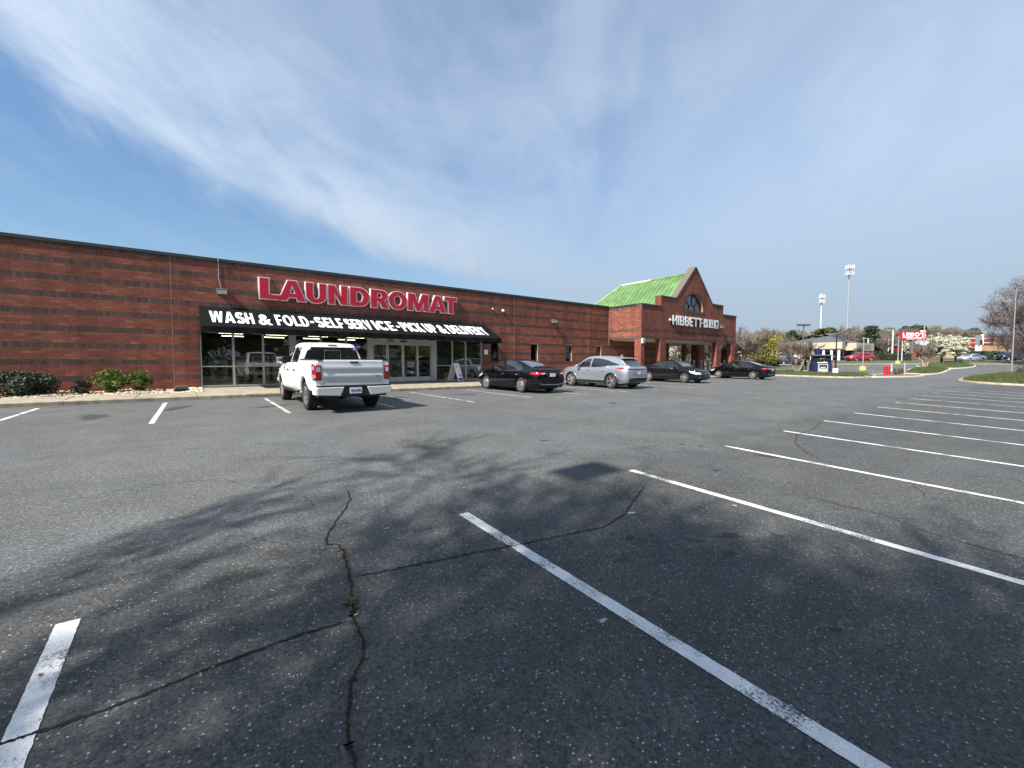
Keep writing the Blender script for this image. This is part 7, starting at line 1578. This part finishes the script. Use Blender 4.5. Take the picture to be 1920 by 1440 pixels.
MB().box(.05, L2, -2.2, -.004, fz0 - gz2 - .15, fz1 - gz2 - .15).obj('fascia', M['creamwarm'], t2); MB().box(L2 * .10, L2 * .80, -2.24, -2.204, fz0 - gz2 + .32, fz1 - gz2 - .5).obj('fascia_panel', M['concrete'], t2)
for k in (.18, .42, .75, .98): MB().box(L2 * k - .3, L2 * k + .25, -2.0, -1.6, 0, fz0 - gz2 - .155).obj('pillar', M['white'], t2)
MB().box(L2 * .5, L2 * .9, -.05, -.004, .8, fz0 - gz2 - .3).obj('window', M['carglass'], t2)
t3, L3, a3, gz3 = gabled(1613, 97, 1624.5, 98, 8, 'narrow dark brick end with a grey band right of the cream building', M['brick'], zt(646, 97), zt(645.5, 97), None); MB().box(-.05, L3 + .1, -.1, -.004, zt(653, 97) - gz3, zt(646, 97) - gz3).obj('fascia', M['steel'], t3)
# red-fronted stores on the right
def flatshop(u0, d0, u1, d1, label, wall_m, zw, bands, depth=14):
    p0 = Vector(S(u0, d0)); p1 = Vector(S(u1, d1)); L_ = (p1 - p0).length; gz = min(G(*p0), G(*p1)) - .3; t = thing('shop_building', (p0.x, p0.y, gz), label, 'building', None, math.atan2(p1.y - p0.y, p1.x - p0.x)); MB().box(0, L_, 0, depth, 0, zw - gz).obj('wall', wall_m, t)
    for i, (z0, z1, m_) in enumerate(bands): MB().box(-.2, L_ + .2, -.5 - .01 * i, -.004, z0 - gz, z1 - gz).obj('fascia', m_, t)
    for k in range(4): MB().box(L_ * (.1 + .22 * k), L_ * (.1 + .22 * k) + L_ * .12, -.05, -.004, .8, 2.9).obj('window', M['carglass'], t)
    return t
M['tan'] = mat('tan_brick', (.40, .25, .15), .85, var=.1)
flatshop(1770, 140, 1884, 142, 'tan shop building with a wide red fascia behind the flowering trees and big tree', M['tan'], zt(634, 140), [(zt(642, 140), zt(635, 140), M['red']), (zt(643.2, 140), zt(642.1, 140), M['white']), (zt(635, 140) + .02, zt(633.6, 140), M['white'])])
flatshop(1812, 128, 1830, 130, 'lower red shop canopy left of the tall white pylon', M['tan'], zt(650, 128), [(zt(651, 128), zt(645, 128), M['red']), (zt(652, 128), zt(651.1, 128), M['white'])], 5)
t = flatshop(1700, 126, 1750, 124, 'red-roofed shop with a pale dome behind the red pylon', M['red'], zt(652, 126), [(zt(652, 126), zt(647, 126), M['red'])], 8); mb = MB(); mb.lathe([(3.2, 0), (3.0, .8), (2.2, 1.5), (1.1, 1.9), (.001, 2.0)], 20, 'Z', (5.2, 3, zt(649, 126) - t.location.z)); mb.obj('dome', M['steel'], t, True)
# pylons
x, y = S(1708, 88.8); gz = G(x, y); t = thing('pylon_sign', (x, y, gz), "red LEBO'S pylon sign on a single brown pole left of the flowering trees", 'pylon sign', None, R_(-YAW - 4))
k = 88.8 / FPX; zb_, zt_ = zt(638, 88.8) - gz, zt(622.5, 88.8) - gz; w0, w1 = -(1708 - 1685) * k, (1730.5 - 1708) * k
MB().tube([(0, .1, -.2), (0, .1, zb_)], [.42, .36], 12).obj('pole', M['polegrey'], t); MB().box(w0, w1, -.18, .32, zb_, zt_).obj('board', M['red'], t)
MB().box(w1 + .002, w1 + .30, -.18, .34, zb_ + .05, zt_ + .02).obj('side_case', M['barkdark'], t); MB().box(w1 - 1.0, w1 - .1, -.1, .2, zt_ + .01, zt_ + .28).obj('top_board', M['white'], t)
def wl_(txt, u, z, w, ht, m_, **kk):
    c = R_(-YAW - 4); ud = Vector((math.cos(c), math.sin(c), 0)); nd = Vector((ud.y, -ud.x, 0)); o = Vector((x, y, gz)) + ud * u + nd * .20 + Vector((0, 0, z))
    return word(txt, o, ud, (0, 0, 1), w, ht, .03, m_, None, **kk)
for l in wl_("LEBO'S", w0 + .35, zb_ + .72, w1 - w0 - .6, .82, M['white'], gap=.10, s=.26, h=.24) : 
    mw = l.matrix_world.copy(); l.parent = t; l.matrix_parent_inverse = (Matrix.Translation(t.location) @ Matrix.Rotation(t.rotation_euler.z, 4, 'Z')).inverted(); l.matrix_world = mw
for a_, b_, z0, z1 in [(.3, 2.35, .45, .58), (2.5, 3.4, .45, .58), (3.55, 4.75, .45, .58), (1.1, 2.8, .18, .31), (3.0, 4.1, .18, .31)]: MB().box(w0 + a_, w0 + b_, -.20, -.182, zb_ + z0, zb_ + z1).obj('text_line', M['white'], t)
x, y = S(1832, 100); gz = G(x, y); t = thing('pylon_sign', (x, y, gz), 'tall white two-legged pylon with a dark panel on the bank right of the flowering trees', 'pylon sign', None, R_(-YAW)); k = 100 / FPX
MB().box(-.75, .75, -.2, .2, zt(647, 100) - gz, zt(629, 100) - gz).obj('board', M['steel'], t); MB().box(-.05, .62, -.25, -.202, zt(646.5, 100) - gz, zt(638, 100) - gz).obj('message_panel', M['screen'], t); MB().box(.5, .76, -.26, .2, zt(646.9, 100) - gz, zt(627.5, 100) - gz).obj('fin', M['white'], t)
for s_ in (-.55, .25): MB().box(s_ - .17, s_ + .17, -.17, .17, -.3, zt(647.1, 100) - gz).obj('leg', M['white'], t)
# mobile phone masts
def mast(u, d, v_top, v_ant0, v_ant1, label, m_, r0, r1, R_ant, rowsn, seed, lean=0):
    x, y = S(u, d); gz = G(x, y); t = thing('phone_mast', (x, y, gz), label, 'phone mast', None, R_(-YAW + 10)); h = zt(v_top, d) - gz
    MB().tube([(0, 0, 0), (0, 0, h * .5), (0, 0, h)], [r0, (r0 + r1) / 2, r1], 12).obj('pole', m_, t); r = random.Random(seed)
    for j in range(rowsn):
        zc = zt(v_ant0 + (v_ant1 - v_ant0) * (j + .5) / rowsn, d) - gz; mb = MB()
        c = [(R_ant * math.cos(a), R_ant * math.sin(a), zc - .9) for a in [R_(90 + 120 * i) for i in range(3)]]
        for i in range(3): mb.tube([c[i], c[(i + 1) % 3]], .10, 5); mb.tube([(0, 0, zc - .9), c[i]], .10, 5)
        mb.obj('antenna_frame', M['polegrey'], t)
        for i in range(3):
            for q_ in (.08, .36, .64, .92):
                A, B = Vector(c[i]), Vector(c[(i + 1) % 3]); p_ = A + (B - A) * q_ ; p_ = p_ * 1.06; o = MB().box(-.32, .32, -.15, .15, -1.3 + r.uniform(0, .3), 1.2 + r.uniform(-.2, .4)).obj('antenna_panel', M['polewhite'], t); o.location = (p_.x, p_.y, zc); o.rotation_euler = (0, 0, R_(120 * i + 60) + r.uniform(-.3, .3))
    return t
mast(1535, 300, 551, 553, 571, 'shorter white phone mast with two crowded antenna tiers, left of the taller one', M['polewhite'], .50, .40, 2.0, 2, 1)
mast(1584.5, 262, 499, 498, 521, 'tallest grey phone mast with two wide antenna rings above the cream building', M['steel'], .62, .38, 2.6, 2, 2)

# ---- trees
mk, mm, _ = bare_kind(101, M['twig'], M['barkpale'], H=3.6, trunkH=1.0, rad=.075, levels=3, stems=5, nsub=3, up=.16, spread=.5, ratio=.72, twig=.32, twigs=5, minr=.010, lean=.34, L0=1.05)
x, y = S(1494, 50.3); plant_tree('multi_stem_tree', (x, y, G(x, y) + .15), 'bare multi-stemmed pale-barked tree on the kiosk island left of the cash machine', 'tree', None, mk, mm, .4, 1.12)
mk, mm, _ = bare_kind(102, M['twig'], M['barkpale'], H=3.0, trunkH=.8, rad=.06, levels=3, stems=5, nsub=3, up=.26, spread=.4, ratio=.70, twig=.30, twigs=5, minr=.010, lean=.18, L0=.9)
x, y = S(1733, 56.5); plant_tree('multi_stem_tree', (x, y, G(x, y) + .3), 'small upright bare multi-stemmed tree on the first long grassy island', 'tree', None, mk, mm, .9, 1.05)
# flowering trees
def blossom_tree(u, d, seed, label, R, H, th, n, sc=1.0):
    mk, mm, ends = bare_kind(seed, M['barkdark'], M['barkdark'], H=H, trunkH=th, rad=.16, levels=3, nsub=3, up=.12, spread=.6, ratio=.72, twig=.3, twigs=2, minr=.016, L0=H * .34)
    r = np.random.default_rng(seed); lb = lobes(r, 46, R, (H - th) * 1.05, th * .9, 'round'); lb = [(a, b, c, s * .55) for a, b, c, s in lb]; P, dd = crown_points(r, lb, n, .6); E_ = ends[r.integers(0, len(ends), n // 2)] + r.normal(size=(n // 2, 3)) * .08; P = np.vstack([P, E_])
    o = quad_cloud('blossom', P, .085, M['blossom'], None, seed, .8); me = o.data; bpy.data.objects.remove(o); x, y = S(u, d)
    return plant_tree('flowering_tree', (x, y, G(x, y) + .4), label, 'tree', 'white flowering trees on the long islands', (mk[0], mk[1], me), (mm[0], mm[1], M['blossom']), seed, sc)
blossom_tree(1762, 70, 201, 'white flowering tree with a dark trunk, nearer of the two on the long islands', 2.2, 4.0, 1.1, 7000)
blossom_tree(1790, 77, 202, 'white flowering tree behind and right of the nearer one', 2.4, 4.2, 1.1, 7000)
blossom_tree(1703, 98, 203, 'small white flowering tree behind the pylon pole', 1.6, 3.2, .9, 3500)
blossom_tree(1512, 84, 204, 'low white flowering tree half hidden by the kiosk and the bare tree', 1.7, 2.7, .6, 3500)
blossom_tree(1272, 70, 205, 'white flowering tree glimpsed through the portico', 2.2, 3.6, .9, 4500); blossom_tree(1340, 80, 206, 'white flowering tree glimpsed beside the third portico pillar', 2.2, 3.6, .9, 4500)
# big budding tree at the right and its neighbour
def fuzzy(seed, R, H, z0, nl, nq, size, m_, squash=.8, aspect=.10, lob=.8):
    """cloud of fine twig slivers"""
    r = np.random.default_rng(seed); lb = [(a, b, c, q_ * lob) for a, b, c, q_ in lobes(r, nl, R, H, z0, 'round')]; P, d = crown_points(r, lb, nq, squash); n = len(P)
    ax = d * .6 + r.normal(size=(n, 3)) * .45 + np.array([0, 0, .35]); ax /= np.linalg.norm(ax, axis=1)[:, None]; w_ = np.cross(ax, r.normal(size=(n, 3))); w_ /= np.linalg.norm(w_, axis=1)[:, None]; Ln = size * (.5 + r.random((n, 1)))
    V = np.empty((n * 4, 3)); V[0::4] = P - ax * Ln; V[1::4] = P - w_ * Ln * aspect; V[2::4] = P + ax * Ln; V[3::4] = P + w_ * Ln * aspect; return npmesh('buds', V, np.arange(n * 4).reshape(-1, 4), r.random(n))
mk, mm, ends = bare_kind(301, M['twigred'], M['bark'], H=17, trunkH=2.6, rad=.30, levels=5, nsub=3, up=.10, spread=.55, ratio=.74, twig=.65, twigs=3, minr=.022, L0=4.0)
fz = fuzzy(33, 7.4, 13.6, 1.6, 190, 34000, .22, M['twigred'], lob=.55); fz.materials.append(M['twigred'])
x, y = S(1940, 73); plant_tree('budding_tree', (x, y, G(x, y)), 'very large tree thick with purplish buds at the right edge', 'tree', None, (mk[0], mk[1], fz), (mm[0], mm[1], M['twigred']), 1.0, 1.0)
mk2, mm2, _ = bare_kind(302, M['twigred'], M['barkpale'], H=7, trunkH=1.9, rad=.17, levels=4, nsub=3, up=.12, spread=.6, ratio=.70, twig=.4, twigs=4, minr=.014, L0=2.0)
for i, (u, d, l) in enumerate([(1869.5, 96, 'small budding tree with a pale trunk on the bank left of the blue pickup'), (1893, 108, 'budding tree with a pale trunk behind the tall grey lamp post'), (1909, 104, 'budding tree with a pale trunk at the right edge behind the blue pickup')]):
    x, y = S(u, d); plant_tree('budding_tree', (x, y, G(x, y) + .2), l, 'tree', 'budding trees on the far bank', mk2, mm2, i * 2.1, 1.0)
for i, (u, d, l, s) in enumerate([(1655, 100, 'small bare tree with a rounded top above the hedge right of the red car', .8), (1698, 102, 'bare dark tree left of the pylon pole', .62), (1722, 96, 'bare tree just right of the pylon pole', .6), (1607, 90, 'dark crooked bare tree in front of the cream building pillars', .45)]):
    x, y = S(u, d); plant_tree('bare_tree', (x, y, G(x, y) + .1), l, 'tree', 'bare trees beyond the street', mk2, mm2, i * 1.7 + 4, s)
# yellow-green tree and brown bushes beyond the portico
mkY, mmY = leafy_kind(310, 3.5, 4.4, .5, 90, 6000, .11, 'round', M['leafyellow'], 2.4, .16, squash=.55)
x, y = S(1431, 66); plant_tree('spring_tree', (x, y, G(x, y)), 'broad yellow-green spring tree just right of the corner shop', 'tree', None, mkY, mmY, 0, 1.0)
mkB, mmB, _ = bare_kind(311, M['twig'], M['bark'], H=6.5, trunkH=.7, rad=.12, levels=4, stems=4, nsub=3, up=.14, spread=.5, ratio=.72, twig=.45, twigs=5, minr=.014, L0=1.9, lean=.35)
for i, (u, d, l) in enumerate([(1390, 62, 'dense brown bare tree right against the corner of the brick shop'), (1296, 66, 'brown bare tree seen through the middle of the portico'), (1262, 74, 'brown bare tree seen through the portico left of the middle'), (1330, 62, 'brown bare tree seen through the portico beside the third pillar'), (1412, 82, 'brown bare tree rising behind the yellow-green tree')]):
    x, y = S(u, d); plant_tree('bare_tree', (x, y, G(x, y)), l, 'tree', 'bare brown trees beside the corner shop', mkB, mmB, i * 1.3, 1.0)
x, y = S(1362, 64); mkE, mmE = leafy_kind(312, 1.7, 4.2, .3, 40, 3600, .13, 'cone', M['leafgreen'], 3.2, .12); plant_tree('evergreen_tree', (x, y, G(x, y)), 'dark evergreen seen between the two right-hand portico pillars', 'tree', None, mkE, mmE)
x, y = S(1447, 70); shrub(x, y, G(x, y), 1.5, 1.1, 1800, .10, M['leafolive'], 'low olive shrub at the foot of the yellow-green tree', 51); x, y = S(1428, 66); shrub(x, y, G(x, y), 1.3, .9, 1400, .10, M['leafolive'], 'low olive shrub left of its neighbour under the yellow-green tree', 52)

# far tree line
KINDS = {}
KINDS['pine'] = [leafy_kind(400 + i, 4.2, 10.5, 3.0, 46, 3600, .42, 'pine', M['leafgreen'], 12, .30, squash=.6) for i in range(3)]
KINDS['cone'] = [leafy_kind(410 + i, 4.6, 12, 1.6, 60, 4200, .40, 'cone', M['leafgreen'], 12, .32, squash=.55) for i in range(2)]
KINDS['olive'] = [leafy_kind(420 + i, 4.6, 8.0, 2.5, 46, 3400, .40, 'round', M['leafolive'], 8, .3, squash=.6) for i in range(2)]
def bud_kind(seed):
    tr, cm, tw, _, _ = bare_tree_meshes(seed, H=13, trunkH=3.0, rad=.22, levels=3, nsub=3, up=.2, spread=.5, ratio=.74, twig=.8, twigs=3, minr=.03, L0=3.8)
    f_ = fuzzy(seed, 4.6, 10.5, 2.8, 90, 5200, .42, M['budgreen'], lob=.8, aspect=.09); return (tr, joinmesh(cm, tw, 'crown'), f_), (M['bark'], M['twig'], M['budgreen'])
KINDS['bud'] = [bud_kind(430 + i) for i in range(2)]
KINDS['bare'] = [bare_kind(440 + i, M['twig'], M['bark'], H=14, trunkH=3.2, rad=.24, levels=4, nsub=3, up=.22, spread=.48, ratio=.74, twig=1.0, twigs=5, minr=.035, L0=4.0)[:2] for i in range(3)]
KINDS['barered'] = [(mk_[0], mk_[1]) for mk_ in [bare_kind(450 + i, M['twigred'], M['bark'], H=12, trunkH=2.6, rad=.22, levels=4, nsub=3, up=.18, spread=.52, ratio=.74, twig=1.0, twigs=5, minr=.035, L0=3.6)[:2] for i in range(2)]]
HT = {'pine': 14.2, 'cone': 14.0, 'olive': 11.0, 'bud': 13.8, 'bare': 15.5, 'barered': 13.5}
LBL = {'pine': ['dark pine standing in the far tree line', 'evergreen_tree'], 'cone': ['large dark conical evergreen in the far tree line', 'evergreen_tree'], 'olive': ['olive-brown evergreen with a flat spreading top in the far tree line', 'evergreen_tree'],
       'bud': ['pale grey-green budding tree in the far tree line', 'budding_tree'], 'bare': ['bare grey-brown tree in the far tree line', 'bare_tree'], 'barered': ['bare reddish-brown tree in the far tree line', 'bare_tree']}
rt = random.Random(77); SEEN = {}; ORD = ['first', 'second', 'third', 'fourth', 'fifth', 'sixth']
LMARK = [(0, 'glimpsed through the portico'), (1370, 'beside the shop corner'), (1400, 'over the yellow-green tree'), (1462, 'over the brick building'), (1500, 'left of the shorter mast'), (1535, 'right of the shorter mast'), (1562, 'left of the taller mast'), (1585, 'right of the taller mast'), (1612, 'by the largest evergreen'), (1645, 'left of the white lamp post'), (1671, 'right of the white lamp post'), (1690, 'over the red pylon'), (1730, 'over the nearer flowering tree'), (1765, 'over the farther flowering tree'), (1800, 'left of the white pylon'), (1832, 'right of the white pylon'), (1860, 'behind the big budding tree'), (1900, 'at the right edge')]
def far_tree(u, d, vtop, kind, wide=1.0, label=None):
    x, y = S(u, d); g0 = G(x, y); h = zt(vtop, d) - g0; s = h / HT[kind]; mk_, mm_ = KINDS[kind][rt.randrange(len(KINDS[kind]))]
    if not label:
        lm = [w for a, w in LMARK if u >= a][-1]; row = 'back' if d > 162 else 'nearer'; base = LBL[kind][0].replace(' in the far tree line', '') + ', ' + row + ' row, ' + lm; k_ = SEEN.get(base, 0); SEEN[base] = k_ + 1
        lab_ = base if k_ == 0 else ORD[min(k_, 5)] + ' ' + base
    return plant_tree(LBL[kind][1], (x, y, g0), label or lab_, 'tree', 'trees of the far tree line' if not label else None, mk_, mm_, rt.uniform(0, 6.28), (s * wide, s * wide, s))
far_tree(1628, 132, 608, 'cone', 1.15, 'largest dark conical evergreen, standing right of the taller phone mast')
far_tree(1542, 128, 617, 'olive', 1.25, 'olive evergreen with a broad top behind the shorter phone mast, the left of two'); far_tree(1553, 134, 615.5, 'olive', 1.0, 'olive evergreen behind the cream building roof, the right of two')
far_tree(1483, 150, 618, 'pine', 1.05, 'rounded dark evergreen behind the long brick building'); far_tree(1438, 150, 621, 'pine', 1.0, 'dark evergreen showing above the yellow-green tree'); far_tree(1447, 152, 624, 'pine', .9, 'smaller dark evergreen right behind the yellow-green tree')
SKYL = [(1375, 640), (1400, 624), (1420, 618), (1450, 619), (1470, 618), (1500, 620), (1520, 618), (1560, 614), (1575, 612), (1600, 613), (1615, 614), (1645, 616), (1660, 613), (1680, 612), (1700, 609), (1712, 607), (1735, 612), (1755, 609), (1775, 608), (1795, 612), (1812, 609), (1825, 614), (1836, 622), (1850, 626), (1880, 622), (1930, 620), (1980, 622)]
def skyl(u): return float(np.interp(u, [a for a, b in SKYL], [b for a, b in SKYL]))
u = 1376
while u < 1990:
    k = rt.choice(['bare', 'bare', 'bare', 'bare', 'barered', 'bud', 'bud', 'bud', 'pine'] if u > 1560 else ['bare', 'bare', 'barered', 'bud']); far_tree(u, rt.uniform(165, 200), skyl(u) + rt.uniform(-2, 5), k, rt.uniform(.9, 1.2)); u += rt.uniform(7, 12)
u = 1380
while u < 1990:
    k = rt.choice(['barered', 'barered', 'bare', 'olive', 'pine'] if u > 1690 else ['bare', 'barered', 'barered', 'bud']); far_tree(u, rt.uniform(140, 160), skyl(u) + rt.uniform(9, 20), k, rt.uniform(1.1, 1.5)); u += rt.uniform(12, 19)
for u in (1240, 1256, 1270, 1284, 1300, 1316, 1332, 1350, 1364): far_tree(u, rt.uniform(130, 160), 640 + rt.uniform(-4, 4), rt.choice(['bare', 'barered', 'bud']), 1.4)
# dense undergrowth closing the horizon
r = np.random.default_rng(5); n = 26000; uu = 1200 + 900 * r.random(n); dd_ = 150 + 70 * r.random(n); w = (uu - 960) / FPX; kk = math.cos(R_(PITCH)); X = (sy_ * kk + cy_ * w) * dd_; Y = (cy_ * kk - sy_ * w) * dd_; Z = np.array([G(a, b) for a, b in zip(X, Y)]) + 5.5 * r.random(n) ** 1.4
tag(quad_cloud('woodland_undergrowth', np.c_[X, Y, Z], .75, M['twigred'], None, 6), kind='stuff')
# woodland on the other side of the lot (seen mirrored in the shop windows)
def back_tree(x, y, h, kind, label, grp='trees behind the lot, mirrored in the shop windows'):
    mk_, mm_ = KINDS[kind][rt.randrange(len(KINDS[kind]))]; s = h / HT[kind]; return plant_tree(LBL[kind][1], (x, y, G(x, y)), label, 'tree', grp, mk_, mm_, rt.uniform(0, 6.28), (s * 1.25, s * 1.25, s))
for i in range(26):
    x = -75 + i * 6.2 + rt.uniform(-2, 2); back_tree(x, -42 - rt.uniform(0, 14), rt.uniform(11, 16), ['cone', 'bud', 'pine', 'bare', 'olive'][i % 5], 'tree on the far side of the lot, behind the viewpoint')
hedge_pts = [(-70, -38), (80, -38)]
r = np.random.default_rng(8); n = 30000; X = -75 + 160 * r.random(n); Y = -38 - 3 * r.random(n); Z = np.array([G(a, b) for a, b in zip(X, Y)]) + 3.2 * r.random(n) ** 1.2
tag(quad_cloud('boundary_undergrowth', np.c_[X, Y, Z], .24, M['leafgreen'], None, 9), kind='stuff')
# the tree left of the viewpoint whose branches shade the near stalls
trm, crm, twm, ends, TW = bare_tree_meshes(505, H=16, trunkH=3.6, rad=.30, levels=5, nsub=3, up=.10, spread=.58, ratio=.76, twig=.45, twigs=3, minr=.014, L0=3.4)
fz = fuzzy(34, 4.8, 8.4, 3.8, 70, 23000, .17, M['twigred'], lob=.95, aspect=.13)
plant_tree('shade_tree', (-8.35, -2.15, G(-8.35, -2.15)), 'budding tree left of the viewpoint whose branches shade the near stalls', 'tree', None, (trm, joinmesh(crm, twm, 'crown'), fz), (M['bark'], M['twigred'], M['twigred']), 0.3, 1.0)
x, y = -6.9, -1.2; t = thing('street_lamp', (x, y, G(x, y)), 'parking lot lamp post left of the viewpoint, known by its shadow', 'street lamp')
MB().lathe([(.001, -.1), (.30, -.1), (.30, .7), (.001, .72)], 16).obj('base', M['concrete2'], t); MB().tube([(0, 0, .7), (0, 0, 10.9)], [.06, .04], 10).obj('pole', M['polegrey'], t)
MB().tube([(0, 0, 10.86), (.75, 3.4, 10.9)], .03, 8).obj('arm', M['polegrey'], t); MB().box(.62, 1.45, 3.32, 3.88, 10.78, 10.96).obj('lamp_head', M['polegrey'], t)  # added long arm shifts the pole and its shadow into the tree's shade
